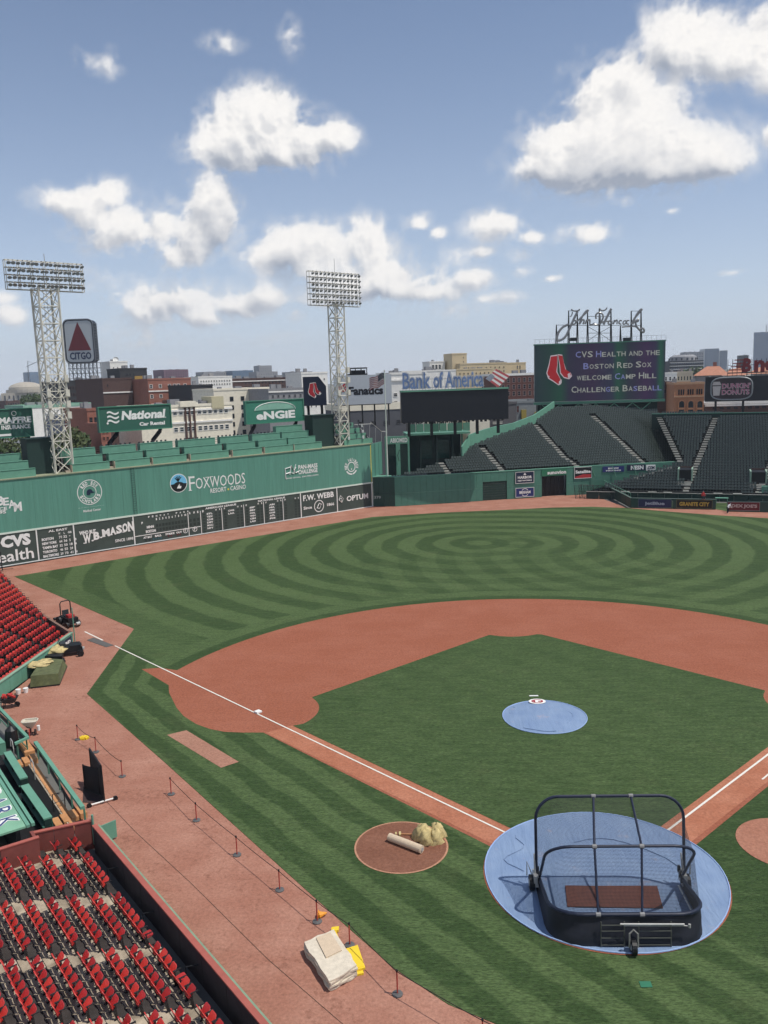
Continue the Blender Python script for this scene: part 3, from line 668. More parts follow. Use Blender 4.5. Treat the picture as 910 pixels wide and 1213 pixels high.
# ------------------------------------------------------------------ light towers
def lamp_mesh():
    mb = MB(); n = 8
    prof = [(.0, .10), (.10, .10), (.13, .0), (.27, -.24), (.29, -.28)]
    vs = []; fs = []
    for r, z in prof:
        for k in range(n): a = 2*math.pi*k/n; vs.append((r*math.cos(a), r*math.sin(a), z))
    for j in range(len(prof)-1):
        for k in range(n): fs.append((j*n+k, (j+1)*n+k, (j+1)*n+(k+1) % n, j*n+(k+1) % n))
    mb.add(vs, fs, 0)
    mb.add([(.28*math.cos(2*math.pi*k/n), .28*math.sin(2*math.pi*k/n), -.26) for k in range(n)], [tuple(range(n))], 1)
    mb.tube([(0, 0, .08), (0, .22, .12), (0, .3, -.05)], .035, 4, 2)
    return mb.mesh('floodlight', [mat('lamp_shell', (.62, .62, .60), .35, .1, metal=.4), mat('lamp_lens', (.25, .28, .3), .1, 0), DKGREY])
LAMP = lamp_mesh()
def light_tower(label, px, py, pxt, pyt, w, hl, hr, rows, cols, wedge):
    off = -1.9; P0 = E0+WN*off; b_ = PL(px, py, P0, WN); b_.z = HW; top = PL(pxt, pyt, P0, WN).z
    rt = empty('light_tower', b_, 0, label, 'light tower', 'stadium light towers')
    X, Y = WD, -WN; c = Vector((b_.x, b_.y, 0)); wb, wtp = w
    def corner(i, z):
        f = (z-HW)/(top-HW); ww = (wb+(wtp-wb)*f)/2; sx, sy = ((-1, -1), (1, -1), (1, 1), (-1, 1))[i]
        return c+X*sx*ww+Y*sy*ww+Z*z
    for i in range(4):
        mb = MB(); mb.bar(corner(i, HW-.3), corner(i, top+.2), .15); mb.build('leg', TOWERW, rt)
    br = MB(); hz = MB(); n = int(round((top-HW)/2.1)); 
    for k in range(n):
        z0 = HW+(top-HW)*k/n; z1 = HW+(top-HW)*(k+1)/n
        br = MB(); hz = MB()
        for i in range(4):
            j = (i+1) % 4; br.bar(corner(i, z0), corner(j, z1), .065); br.bar(corner(j, z0), corner(i, z1), .065)
            hz.bar(corner(i, z1), corner(j, z1), .07)
        br.build('bracing', TOWERW, rt); hz.build('cross_beam', TOWERW, rt)
    lad = MB(); zc = [(HW, top)]
    for o in (-.2, .2): lad.bar(c+X*o+Z*HW, c+X*o+Z*top, .03)
    for k in range(int((top-HW)/.7)): lad.bar(c-X*.2+Z*(HW+k*.7), c+X*.2+Z*(HW+k*.7), .025)
    lad.build('ladder', STEEL, rt)
    pf = MB()
    for f in ((.3, .36, .42, .5) if rows == 4 else (.36, .45, .52)):
        z = HW+(top-HW)*f; e = wb/2+.35
        pf.obox(c-X*e-Y*e+Z*z, X*2*e, Y*.5, Z*.07)
        for s_ in (-1, 1): pf.obox(c+X*(s_*e*.8-.25)-Y*(e+.1)+Z*(z+.1), X*.5, Y*.3, Z*.9)
    pf.build('service_platform', TOWERW, rt)
    # lamp rack
    A = PL(*hl[0], P0+WN*.9, WN); B = PL(*hr[0], P0+WN*.9, WN); Cc = PL(*hl[1], P0+WN*.9, WN); ht = A.z-Cc.z
    zt = (A.z+B.z)/2; s0 = (A-E0).dot(WD); s1 = (B-E0).dot(WD); zb = zt-ht
    rk = MB(); 
    def rp(s_, z, o=0.): return E0+WN*(off+.9+o)+WD*s_+Z*z
    for r in range(rows+1):
        z = zb+ht*r/rows
        for o in (0, -.7): rk.bar(rp(s0, z, o), rp(s1, z, o), .055)
    for q in range(7):
        s_ = s0+(s1-s0)*q/6
        for o in (0, -.7): rk.bar(rp(s_, zb, o), rp(s_, zt, o), .055)
        rk.bar(rp(s_, zb, 0), rp(s_, zb, -.7), .05); rk.bar(rp(s_, zt, 0), rp(s_, zt, -.7), .05)
    cw = MB(); 
    for r in range(rows): cw.obox(rp(s0, zb+ht*r/rows, -.75), WD*(s1-s0), WN*.6, Z*.05)
    cw.build('catwalk', STEEL, rt); rk.build('lamp_rack', TOWERW, rt)
    Mi = Vector(b_)
    ang = math.atan2(WN.y, WN.x)-math.pi/2
    for r in range(rows):
        for q in range(cols):
            p = rp(s0+(s1-s0)*(q+.45)/cols, zb+ht*(r+.72)/rows, .35)
            o = bpy.data.objects.new('floodlight', LAMP); COL.objects.link(o); o.parent = rt; o.location = p-Mi
            o.rotation_euler = (R_(42+random.uniform(-6, 6)), 0, ang+R_(random.uniform(-22, 22)))
    an = MB(); an.bar(rp((s0+s1)/2, zt), rp((s0+s1)/2, zt+(2.2 if rows == 6 else 1.0)), .05); an.build('lightning_rod', STEEL, rt)
    return rt
light_tower('white lattice light tower at left with a wide rack of four lamp rows', 72.8, 557, 53, 343, (2.35, 2.55), ((5.5, 306), (7, 341)), ((97.5, 314), None), 4, 17, 0)
light_tower('white lattice light tower behind the wall near the middle with six lamp rows', 404.5, 528, 395, 361, (2.0, 1.9), ((366, 319.5), (368, 360)), ((425.5, 326), None), 6, 13, 0)

# ------------------------------------------------------------------ billboards above the wall
SIGNG = mat('billboard_green', (.03, .115, .082), .5, .06); SIGNGL = mat('billboard_green_light', (.06, .22, .14), .5, .1)
def wallframe(px0, px1, yb, yt, off):
    P0 = E0+WN*off; a = PL(px0, yb, P0, WN); b = PL(px1, yb, P0, WN); t = PL(px1, yt, P0, WN)
    f = Frame.__new__(Frame); f.P = Vector((a.x, a.y, b.z)); f.X = WD.copy(); f.w = (b-a).dot(WD); f.U = Z.copy(); f.h = t.z-b.z; f.N = WN.copy(); return f
def rim(f, m_, parent, w=.22, d=.12, name='frame'):
    mb = MB()
    mb.obox(f.at(0, 0), f.X*f.w, f.N*d, f.U*w); mb.obox(f.at(0, 1)-f.U*w, f.X*f.w, f.N*d, f.U*w)
    mb.obox(f.at(0, 0)+f.U*w, f.X*w, f.N*d, f.U*(f.h-2*w)); mb.obox(f.at(1, 0)-f.X*w+f.U*w, f.X*w, f.N*d, f.U*(f.h-2*w)); return mb.build(name, m_, parent)
def fbase(f, zb): p = f.at(.5, 0); return Vector((p.x, p.y, zb))
f = wallframe(-48, 41, 516.7, 482.7, -6)
rt = empty('billboard', fbase(f, HW), 0, 'green MAPFRE INSURANCE billboard cut off by the left edge of the picture', 'billboard', 'billboards above the left field wall')
panel(f, 'board', SIGNG, rt, .6); rim(f, SIGNGL, rt, .12)
k = lambda px: ((PL(px, 500, E0+WN*-6, WN)-f.P).dot(WD))/f.w
ftext(f, 'MAPFRE', rt, WHITE, k(-1), .50, k(37.5)-k(-1), .21, bold=.05); ftext(f, 'INSURANCE', rt, WHITE, k(1), .29, k(35.5)-k(1), .15, bold=.035)
mb = MB(); mb.obox(f.at(k(-30), .47, .02), f.X*f.w*(k(37)-k(-30)), f.N*.01, f.U*.05); mb.ring(f.at(k(17.5), .83, .03), f.X, f.U, .26, .33, 16); mb.obox(f.at(k(-30), .07, .02), f.X*f.w*(k(12)-k(-30)), f.N*.01, f.U*.28); mb.build('emblem', WHITE, rt)
mb = MB()
for x_ in (.15, .5, .93): mb.obox(f.at(x_, 0, -.8)-f.U*3.6, f.X*.35, f.N*-.4, f.U*5.5)
mb.build('post', BLACK, rt)
f = wallframe(117.5, 204, 507, 478, -6)
rt = empty('billboard', fbase(f, HW), 0, 'green National Car Rental billboard on two bent dark posts', 'billboard', 'billboards above the left field wall')
panel(f, 'board', SIGNG, rt, .6); rim(f, SIGNGL, rt, .14)
ftext(f, 'National', rt, WHITE, .30, .44, .60, .36, bold=.045, shear=.18); ftext(f, 'Car Rental', rt, WHITE, .54, .17, .36, .15, bold=.045)
mb = MB()
for j in range(3):
    pts = [f.at(.115+t_*.155, .74-j*.165+.045*math.sin(t_*6.28+.3), .05) for t_ in [q/12 for q in range(13)]]
    for q in range(12): mb.poly([pts[q]-f.U*.13, pts[q+1]-f.U*.13, pts[q+1]+f.U*.13, pts[q]+f.U*.13])
mb.disc(f.at(.115, .35, .05), f.X, f.U, .16, 10); mb.disc(f.at(.915, .46, .05), f.X, f.U, .08, 8); mb.build('emblem', WHITE, rt)
def bent_posts(f, xs, rt, h=3.2, lean=1.4):
    for x_ in xs:
        mb = MB(); a = f.at(x_, .25, -.75); b_ = f.at(x_, 0, -.75)-f.U*.3; c_ = b_-f.U*h*.45-f.X*lean; d = c_-f.U*h*.8
        for p, q in ((a, b_), (b_, c_), (c_, d)): mb.tube([p, q], .33, 4)
        mb.tube([b_-f.X*.5-f.U*.1, c_-f.U*.1-f.X*.3+f.N*.1], .06, 4); mb.build('post', BLACK, rt)
bent_posts(f, (.26, .86), rt)
f = wallframe(291.5, 360.5, 498.3, 471.8, -6)
rt = empty('billboard', fbase(f, HW), 0, 'green engie billboard with a pale dome arc over the lettering', 'billboard', 'billboards above the left field wall')
panel(f, 'board', mat('billboard_sea_green', (.04, .19, .13), .5, .1), rt, .6); rim(f, SIGNGL, rt, .12)
ftext(f, 'eNGiE', rt, WHITE, .17, .16, .67, .36, bold=.045)
mb = MB(); n = 24
for q in range(n):
    a0, a1 = math.pi*q/n, math.pi*(q+1)/n
    def pp(a, r): return f.at(.5+.35*math.cos(a), .56+r*math.sin(a), .05)
    mb.poly([pp(a0, .02), pp(a0, .34), pp(a1, .34), pp(a1, .02)])
mb.build('dome_print', mat('pale_green_print', (.22, .42, .33), .5, .25, .4), rt)
mb = MB(); pts = [f.at(.5+.35*math.cos(math.pi*q/n), .56+.34*math.sin(math.pi*q/n), .06) for q in range(n+1)]; mb.tube(pts, .06, 4); mb.build('dome_line', WHITE, rt)
bent_posts(f, (.18, .9), rt, 3.0, 1.0)
# red stockings sign
SOXN = mat('sign_navy', (.008, .014, .035), .45, .08); SOXR = mat('emblem_red_paint', (.42, .02, .03), .5, .06)
def socks(f, parent, x0, y0, w, h, outline=True, off=.04, m_r=SOXR, m_w=WHITE):
    A = [(101, 226), (128, 223), (128, 258), (124, 285), (141, 312), (143, 328), (133, 333), (110, 317), (93, 307), (86, 288), (95, 258)]
    B = [(132, 221), (150, 224), (157, 255), (163, 276), (182, 288), (188, 300), (177, 311), (157, 305), (143, 288), (140, 258)]
    def P(q, o, g=1.):
        return f.at(x0+(q[0]-84)/104*w, y0+(334-q[1])/114*h, o)
    def grow(pl, d):
        c = (sum(p[0] for p in pl)/len(pl), sum(p[1] for p in pl)/len(pl)); r = []
        for p in pl:
            v = Vector((p[0]-c[0], p[1]-c[1])); r.append((p[0]+v.normalized().x*d, p[1]+v.normalized().y*d))
        return r
    mb = MB()
    for k, pl in enumerate((B, A)):
        mb.poly([P(q, off+.03*k*1.5) for q in grow(pl, 4.5)][::-1])
    mb.build('emblem_outline', m_w, parent)
    mb = MB()
    for k, pl in enumerate((B, A)): mb.poly([P(q, off+.012+.03*k*1.5) for q in pl][::-1])
    mb.build('emblem_socks', m_r, parent)
    mb = MB()
    for k, pl in enumerate(([(172, 295), (180, 290), (186, 302), (174, 312)], [(136, 322), (147, 314), (147, 328), (134, 333)], [(87, 296), (96, 302), (93, 308), (86, 302)])): mb.poly([P(q, off+.07) for q in pl][::-1])
    mb.build('emblem_toe', m_w, parent)
f = face((360.5, 480.5), (387.3, 480.5), (359.5, 446), 150, 8)
rt = empty('sign', fbase(f, 8), 0, 'dark navy sign with a pair of red socks and a clipped upper right corner', 'sign')
mb = MB(); mb.prism([f.at(0, 0), f.at(1, 0), f.at(1, .66), f.at(.68, 1), f.at(0, 1)], f.N*-.5); mb.build('board', SOXN, rt)
socks(f, rt, .2, .27, .56, .52)
mb = MB(); 
for x_ in (.2, .8): mb.bar(f.at(x_, .2, -.6), f.at(x_, -1.2, -.6), .3)
mb.build('post', BLACK, rt)

# ------------------------------------------------------------------ petrol sign on its roof lattice
f = face((79, 430.6), (113.4, 429.3), (76.5, 379.3), 390, -22)
rt = empty('rooftop_sign', fbase(f, 20), 0, 'white CITGO sign with dark red triangle standing on a rooftop lattice', 'sign')
def rrect(f, x0, y0, x1, y1, r, o):
    pts = []; rx = r/f.w; ry = r/f.h
    for cx, cy, a in ((x1-rx, y1-ry, 0), (x0+rx, y1-ry, 90), (x0+rx, y0+ry, 180), (x1-rx, y0+ry, 270)):
        for q in range(5): t_ = R_(a+q*22.5); pts.append(f.at(cx+rx*math.cos(t_), cy+ry*math.sin(t_), o))
    return pts
mb = MB(); mb.prism(rrect(f, 0, 0, 1, 1, 2.2, -.1), f.N*-4.6); mb.build('box', mat('sign_edge_navy', (.012, .018, .032), .5), rt)
mb = MB(); mb.poly(rrect(f, .035, .025, .965, .975, 1.9, .02)); mb.build('face', mat('sign_face_pale', (.42, .45, .47), .5, .04), rt)
mb = MB(); mb.poly([f.at(.10, .29, .12), f.at(.89, .29, .12), f.at(.49, .95, .12)]); mb.build('triangle', mat('dark_red_print', (.13, .012, .018), .5, .2, .3), rt)
ftext(f, 'CITGO', rt, mat('navy_print', (.008, .02, .07), .5), .14, .08, .74, .17, off=.15, bold=.035)
mb = MB()
for q in range(14): mb.obox(f.at(1, .06+q*.064, -4.2)+f.X*.02, f.N*3.6, f.X*.35, f.U*.35)
mb.build('side_rib', mat('side_rib_grey', (.10, .11, .12), .5), rt)
mb = MB(); dz = 11
for y_ in range(6):
    for o in (-.5, -4.4): mb.bar(f.at(.02, 0, o)-f.U*(dz*y_/5), f.at(1.05, 0, o)-f.U*(dz*y_/5), .16)
for x_ in range(8):
    for o in (-.5, -4.4): mb.bar(f.at(.05+x_*.14, 0, o), f.at(.05+x_*.14, 0, o)-f.U*(dz+1), .17)
for x_ in range(7):
    for y_ in range(5):
        a = f.at(.05+x_*.14, 0, -.5)-f.U*(dz*y_/5); b_ = f.at(.19+x_*.14, 0, -.5)-f.U*(dz*(y_+1)/5); mb.bar(a, b_, .1)
    mb.bar(f.at(.05+x_*.14, 0, -.5), f.at(.19+x_*.14, 0, -4.4)-f.U*dz, .1)
mb.build('support_lattice', mat('lattice_grey', (.22, .23, .24), .5, .1), rt)
rl = MB(); pts = rrect(f, -.01, -.01, 1.01, 1.01, 2.3, 0.05); rl.tube(pts+[pts[0]], .22, 4); rl.build('rim', mat('rim_steel', (.16, .17, .19), .4, metal=.3), rt)

# ------------------------------------------------------------------ light grey advertising panel left of centre
f = face((397, 480.5), (464.5, 477.3), (396, 445.5), 172, 10)
rt = empty('billboard', fbase(f, 9), 0, 'light grey Fanatics billboard between the middle light tower and the flagpole', 'billboard')
panel(f, 'board', mat('billboard_pale_grey', (.46, .49, .53), .55, .06), rt, .8)
ftext(f, 'Fanatics', rt, mat('print_black', (.012, .012, .018), .5), .25, .32, .60, .29, bold=.045)
mb = MB(); mb.poly([f.at(.07, .45, .05), f.at(.09, .45, .05), f.at(.15, .68, .05), f.at(.06, .62, .05)]); mb.poly([f.at(.11, .45, .05), f.at(.19, .45, .05), f.at(.2, .55, .05), f.at(.13, .55, .05)]); mb.poly([f.at(.14, .58, .05), f.at(.2, .57, .05), f.at(.2, .72, .05), f.at(.16, .72, .05)]); mb.build('emblem', SOXR, rt)
mb = MB(); 
for x_ in (.25, .48, .7, .95): mb.obox(f.at(x_, 0, -1.2)-f.U*4.5, f.X*.25, f.N*-.4, f.U*5)
mb.obox(f.at(.02, -.03, -.2), f.X*f.w*.96, f.N*-.8, f.U*.14); mb.build('post', BLACK, rt)
g = MB(); g.obox(f.at(.31, 1, -3), f.X*f.w*.32, f.N*-3, f.U*.3); g.obox(f.at(.33, 1.22, -3), f.X*f.w*.30, f.N*-3, f.U*.25)
for x_ in (.33, .42, .52, .62): g.bar(f.at(x_, 1, -3.1), f.at(x_, 1.22, -3.1), .12)
g.obox(f.at(.35, 1.02, -3.5), f.X*f.w*.25, f.N*-2, f.U*.9); g.build('roof_gantry', BLACK, rt)

# ------------------------------------------------------------------ dark video board with bank lettering
f = face((476, 502.3), (602.5, 495), (474.3, 466), 142, 14)
VB = f; BX = f
rt = empty('video_board', fbase(f, 8), 0, 'long dark video board, switched off, below the Bank of America lettering', 'video board')
SCR = mat('screen_off', (.010, .012, .018), .35, .05)
panel(f, 'screen', SCR, rt, .9)
mb = MB(); mb.obox(f.at(0, 1, -1.3), f.X*f.w, f.N*1.5, f.U*.28); mb.build('top_ledge', GREEN_L, rt)
mb = MB()
for q in range(1, 9): mb.obox(f.at(q/9, .01, .003), f.X*.02, f.N*.012, f.U*f.h*.98)
for q in range(1, 4): mb.obox(f.at(.005, q/4, .003), f.X*f.w*.99, f.N*.012, f.U*.02)
mb.build('module_seam', BLACK, rt)
mb = MB()
for x_ in (.06, .27, .49, .70, .9): mb.obox(f.at(x_, 0, -.5)-f.U*2.4, f.X*.45, f.N*-.4, f.U*2.6)
mb.build('post', BLACK, rt)
mb = MB()
for q in range(24): mb.obox(f.at(.02+q*.04, 0, -.3)-f.U*(.12+.22*random.random()), f.X*.35, f.N*-.4, f.U*.35)
mb.build('cable_tray', BLACK, rt)
ls = empty('channel_letters', f.at(.4, 1.08, 0), 0, 'blue and silver Bank of America letters on top of the dark video board', 'sign letters')
BOA = mat('channel_letter_blue', (.15, .23, .42), .35, .4, .9, metal=.2); SIL = mat('channel_letter_silver', (.5, .52, .55), .35, .1, metal=.4)
words = (('Bank', .015, .26, 0), ('of', .295, .095, 0), ('America', .405, .36, 0))
for w_, x_, wd_, o in words:
    t_ = ftext(f, w_, ls, SIL, x_+.004, 1.085, wd_, .56, off=.0, bold=.07); ftext(f, w_, ls, BOA, x_, 1.10, wd_-.004, .52, off=.28, bold=.012)
mb = MB()
for q in range(26): mb.bar(f.at(.02+q*.03, 1.05, -.15), f.at(.02+q*.03, 1.45, -.15), .05)
for y_ in (1.13, 1.4): mb.bar(f.at(.01, y_, -.15), f.at(.78, y_, -.15), .06)
mb.build('letter_rack', STEEL, ls)
fl = empty('flag_emblem', f.at(.88, 1.1, 0), 0, 'tilted red and white striped flag emblem at the right end of the bank letters', 'sign emblem')
A, B, Cc, D = f.at(.785, 1.36, .2), f.at(.885, 1.66, .2), f.at(1.01, 1.42, .2), f.at(.90, 1.05, .2)
def bil(s_, t_): return (A*(1-s_)+B*s_)*(1-t_)+(D*(1-s_)+Cc*s_)*t_
RB = mat('stripe_red', (.50, .10, .11), .5, .1)
for k in range(7):
    mb = MB(); t0, t1 = k/7, (k+1)/7
    mb.prism([bil(t0, .35 if k < 4 else 0), bil(t1, .35 if k < 3 else 0), bil(t1, 1), bil(t0, 1)], f.N*-.12); mb.build('stripe', RB if k % 2 == 0 else WHITE, fl)
mb = MB(); mb.prism([bil(.0, 0), bil(.5, 0), bil(.5, .34), bil(0, .34)], f.N*-.12); mb.build('canton', mat('emblem_grey_blue', (.28, .31, .38), .5, .2), fl)
mb = MB(); mb.bar(bil(.5, .5)-f.N*.3, f.at(.89, 1.0, -.1), .08); mb.build('post', STEEL, fl)

# ------------------------------------------------------------------ main scoreboard
f = face((633.4, 477.2), (787.2, 471.2), (632.1, 410), 182, 9)
MBD = f
rt = empty('scoreboard', fbase(f, 13.5), 0, 'large electronic scoreboard showing a welcome message beside a pair of red socks', 'scoreboard')
M_, n, b, pos, x, y = base_mat('lit_screen')
d = n.n('ShaderNodeVectorMath', operation='DOT_PRODUCT'); n.link(pos, d.inputs[0]); d.inputs[1].default_value = tuple(f.X/f.w)
xx = n.ma('SUBTRACT', d.outputs['Value'], f.P.dot(f.X)/f.w)
rmp = n.n('ShaderNodeValToRGB'); n.link(xx, rmp.inputs[0]); cr = rmp.color_ramp
stops = [(0, (.006, .014, .018)), (.12, (.004, .022, .016)), (.2, (.003, .035, .018)), (.27, (.010, .008, .022)), (.45, (.017, .007, .027)), (.6, (.010, .012, .03)), (.64, (.003, .040, .020)), (.72, (.008, .012, .02)), (.86, (.022, .006, .034)), (.93, (.012, .008, .03)), (.965, (.004, .05, .025)), (1, (.008, .01, .02))]
cr.elements[0].position = 0; cr.elements[0].color = (*stops[0][1], 1); cr.elements[1].position = 1; cr.elements[1].color = (*stops[-1][1], 1)
for p_, c_ in stops[1:-1]: e = cr.elements.new(p_); e.color = (*c_, 1)
b.inputs['Base Color'].default_value = (.01, .012, .016, 1); b.inputs['Roughness'].default_value = .4
n.link(rmp.outputs[0], b.inputs['Emission Color']); b.inputs['Emission Strength'].default_value = 1.0
panel(f, 'screen', M_, rt, 1.4)
LED = mat('led_letters', (.05, .05, .05), .5, 0, emis=(.62, .66, .60), es=.30)
LEDB = mat('led_letters_blue', (.05, .05, .05), .5, 0, emis=(.16, .18, .42), es=.6)
def smallcaps(mb, s, P, X, U, w, h, off):
    tot = 0; L_ = []
    for wd_ in s.split(' '):
        for i, ch in enumerate(wd_):
            cap = (wd_ == 'CVS' or (i == 0 and wd_ not in ('WELCOME', 'AND', 'THE'))); a = (.35 if ch == 'I' else 1.)*(1.0 if cap else .78)
            if ch in 'MW': a *= 1.15
            L_.append((ch, tot, a, cap)); tot += a+.14
        tot += .45
    tot -= .59
    for ch, x_, a, cap in L_: put_text(mb[0 if not mb[1] or random.random() > .22 else 1], ch, P+X*(x_/tot*w), X, U, a/tot*w, h*(1 if cap else .78), off=off, bold=.012)
for s, x0, x1, y0, y1 in (('CVS HEALTH AND THE', 193, 503, 225, 203), ('BOSTON RED SOX', 222, 473, 268, 246), ('WELCOME CAMP HILL', 198, 492, 309, 287), ('CHALLENGER BASEBALL', 178, 512, 354, 331)):
    mb, mb2 = MB(), MB(); random.seed(len(s)); fx = lambda q: (q-39.5)/(523.5-39.5); fy = lambda yy, xq: (yy-(394-(xq-40)*.030))/-210.
    xm = (x0+x1)/2
    smallcaps((mb, mb2), s, f.at(fx(x0), fy(y0, xm), 0), f.X, f.U, (fx(x1)-fx(x0))*f.w, (y0-y1)/210.*f.h, .05)
    mb.build('lettering', LED, rt); mb2.build('lettering', LEDB, rt)
socks(f, rt, .095, .30, .19, .52, off=.05, m_r=mat('led_red', (.05, .01, .01), .5, 0, emis=(.26, .010, .014), es=.8), m_w=mat('led_pale', (.05, .05, .05), .5, 0, emis=(.45, .38, .42), es=.7))
mb = MB(); mb.obox(f.at(-.004, -.05, .1), f.X*f.w*1.008, f.N*-1.8, f.U*.5); mb.obox(f.at(-.004, 1, .1), f.X*f.w*1.008, f.N*-1.8, f.U*.22); mb.build('trim_beam', GREEN, rt)
mb = MB(); mb.obox(f.at(.03, -.33, -1.6), f.X*f.w*.93, f.N*-4, f.U*f.h*.27)
for q in range(7): mb.obox(f.at(.05+q*.14, -.34, -.6), f.X*.5, f.N*-.5, f.U*f.h*.32)
mb.build('support_beam', GREEN_D, rt)
mb = MB()
for q in range(6): mb.bar(f.at(.06+q*.14, -.32, -.5), f.at(.2+q*.14, -.06, -.5), .12); mb.bar(f.at(.2+q*.14, -.32, -.5), f.at(.06+q*.14, -.06, -.5), .12)
mb.build('support_bracing', GREEN_L, rt)
# script letters above it
jh = empty('script_letters', f.at(.45, 1.02, -.3), 0, 'silver script John Hancock letters on slender posts above the main scoreboard', 'sign letters')
def J(zx, zy, o=0.):
    px, py = 650+zx/7.583, 355+zy/7.583
    q = PL(px, py, f.P-f.N*.6, f.N); return q+f.N*o
SILV = mat('script_silver', (.27, .27, .27), .35, .2, 1, metal=.3)
def smooth(pts, n=5):
    out = []; P = [pts[0]]+list(pts)+[pts[-1]]
    for i in range(1, len(P)-2):
        for k in range(n):
            t_ = k/n; r = []
            for c_ in (0, 1):
                a, b_, c2, d_ = P[i-1][c_], P[i][c_], P[i+1][c_], P[i+2][c_]
                r.append(.5*((2*b_)+(-a+c2)*t_+(2*a-5*b_+4*c2-d_)*t_*t_+(-a+3*b_-3*c2+d_)*t_**3))
            out.append(tuple(r))
    out.append(tuple(pts[-1])); return out
def oval(cx, cy, rx, ry): return [(cx+rx*math.cos(k*math.pi/5)+.35*ry*math.sin(-k*math.pi/5), cy+ry*math.sin(k*math.pi/5)) for k in range(11)]
strokes = [([(203, 85), (212, 98), (235, 103), (262, 100), (278, 86)], .12), ([(258, 104), (236, 150), (212, 200), (185, 260), (150, 330), (110, 362), (80, 365), (74, 340), (90, 290), (130, 245), (178, 222)], .2), ([(190, 155), (205, 140), (212, 110)], .1),
           (oval(228, 205, 15, 17), .14), ([(248, 200), (300, 150), (352, 100), (335, 102), (300, 150), (272, 222), (300, 182), (318, 188), (308, 222)], .15), ([(325, 222), (342, 182), (345, 195), (368, 180), (370, 222), (395, 222), (410, 210)], .13),
           ([(455, 78), (462, 92), (485, 100), (510, 90), (522, 72)], .12), ([(425, 175), (422, 140), (445, 118), (475, 125), (488, 155), (470, 200), (440, 226), (405, 222)], .14), ([(560, 82), (540, 120), (510, 180), (490, 224)], .2), ([(466, 210), (500, 195), (540, 195)], .12), ([(455, 120), (462, 200), (458, 226)], .14),
           (oval(548, 205, 14, 16), .13), ([(566, 190), (566, 222)], .12), ([(578, 222), (590, 184), (592, 200), (612, 182), (612, 222)], .12), ([(655, 190), (636, 190), (630, 212), (650, 222)], .12), (oval(680, 205, 13, 16), .12), ([(722, 190), (704, 190), (698, 214), (718, 222)], .12),
           ([(740, 222), (775, 160), (832, 92), (818, 96), (780, 150), (752, 222)], .17), ([(762, 205), (800, 178), (800, 192), (778, 205), (790, 245), (820, 280), (848, 295), (856, 275), (842, 258), (820, 262)], .16), ([(655, 247), (700, 242), (760, 240), (800, 250)], .12)]
mb = MB()
for pts, r in strokes: mb.tube([J(a, b_, .35) for a, b_ in smooth(pts)], r*1.3, 5)
mb.build('script', SILV, jh)
mb = MB()
for zx, zt in ((70, 225), (180, 100), (258, 110), (350, 100), (455, 80), (560, 80), (645, 235), (742, 100), (830, 90)):
    for dx in (-7, 7): mb.bar(J(zx+dx, 402), J(zx, zt), .13)
for z_, a, b_ in ((100, 175, 280), (228, 70, 180), (150, 350, 560), (232, 180, 830), (300, 350, 560), (102, 742, 830)): mb.bar(J(a, z_), J(b_, z_), .06)
for a, b_, c_, d_ in ((350, 240, 455, 300), (455, 300, 560, 240), (350, 370, 455, 300), (455, 300, 560, 370)): mb.bar(J(a, b_), J(c_, d_), .06)
mb.build('post', BLACK, jh)
mb = MB()
for a, c_ in ((195, 345), (672, 332)): mb.obox(J(a, 372), f.X*1.4, f.N*-.8, f.U*.7)
for q in range(28):
    mb.bar(f.at(.005+q*.037, 1.02, -.2), f.at(.005+q*.037, 1.1, -.2), .025)
mb.bar(f.at(0, 1.1, -.2), f.at(1, 1.1, -.2), .025); mb.build('equipment_box', DKGREY, jh)

# ------------------------------------------------------------------ doughnut billboard and neon sign at right
f = face((835, 476.2), (935, 473.8), (834, 447), 215, 4)
rt = empty('billboard', fbase(f, 9), 0, 'black billboard with an oval DUNKIN\' DONUTS panel, by the right edge', 'billboard')
panel(f, 'board', DARKB, rt, 1.0)
def ov(f, x0, y0, x1, y1, o, n=28, k=.55):
    pts = []
    for q in range(n):
        a = 2*math.pi*q/n; ca, sa = math.cos(a), math.sin(a)
        pts.append(f.at((x0+x1)/2+(x1-x0)/2*math.copysign(abs(ca)**k, ca), (y0+y1)/2+(y1-y0)/2*math.copysign(abs(sa)**k, sa), o))
    return pts
mb = MB(); mb.poly(ov(f, .07, .07, .565, .96, .03)); mb.build('oval_panel', mat('oval_brown', (.055, .04, .045), .5, .3, .5), rt)
mb = MB(); p_ = ov(f, .07, .07, .565, .96, .1); mb.tube(p_+[p_[0]], .18, 5); mb.build('oval_rim', mat('rim_grey', (.25, .27, .28), .4), rt)
PK = mat('print_magenta', (.45, .05, .18), .5); OR = mat('print_pale', (.6, .55, .52), .5)
for s, x0, y0, w_, h_ in (("DUNKIN'", .205, .52, .335, .22), ('DONUTS', .205, .27, .325, .22)):
    ftext(f, s, rt, OR, x0-.004, y0-.012, w_+.008, h_*1.02, off=.06, bold=.055); ftext(f, s, rt, PK, x0, y0+.01, w_, h_*.9, off=.10, bold=.0)
mb = MB(); mb.poly([f.at(.10, .24, .07), f.at(.175, .24, .07), f.at(.19, .62, .07), f.at(.09, .62, .07)]); mb.poly([f.at(.085, .66, .07), f.at(.195, .66, .07), f.at(.175, .8, .07), f.at(.1, .8, .07)]); mb.build('cup_print', OR, rt)
mb = MB()
for q in range(4): mb.obox(f.at(.04+q*.17, 1.0, .3), f.X*.5, f.N*.5, f.U*.25)
mb.build('lamp', STEEL, rt)
mb = MB()
for x_ in (.12, .45, .9): mb.obox(f.at(x_, -.5, -.4), f.X*.5, f.N*-.5, f.U*f.h*.6)
mb.build('post', BLACK, rt)
g = face((862, 441.5), (925, 440), (862, 424), 262, 0)
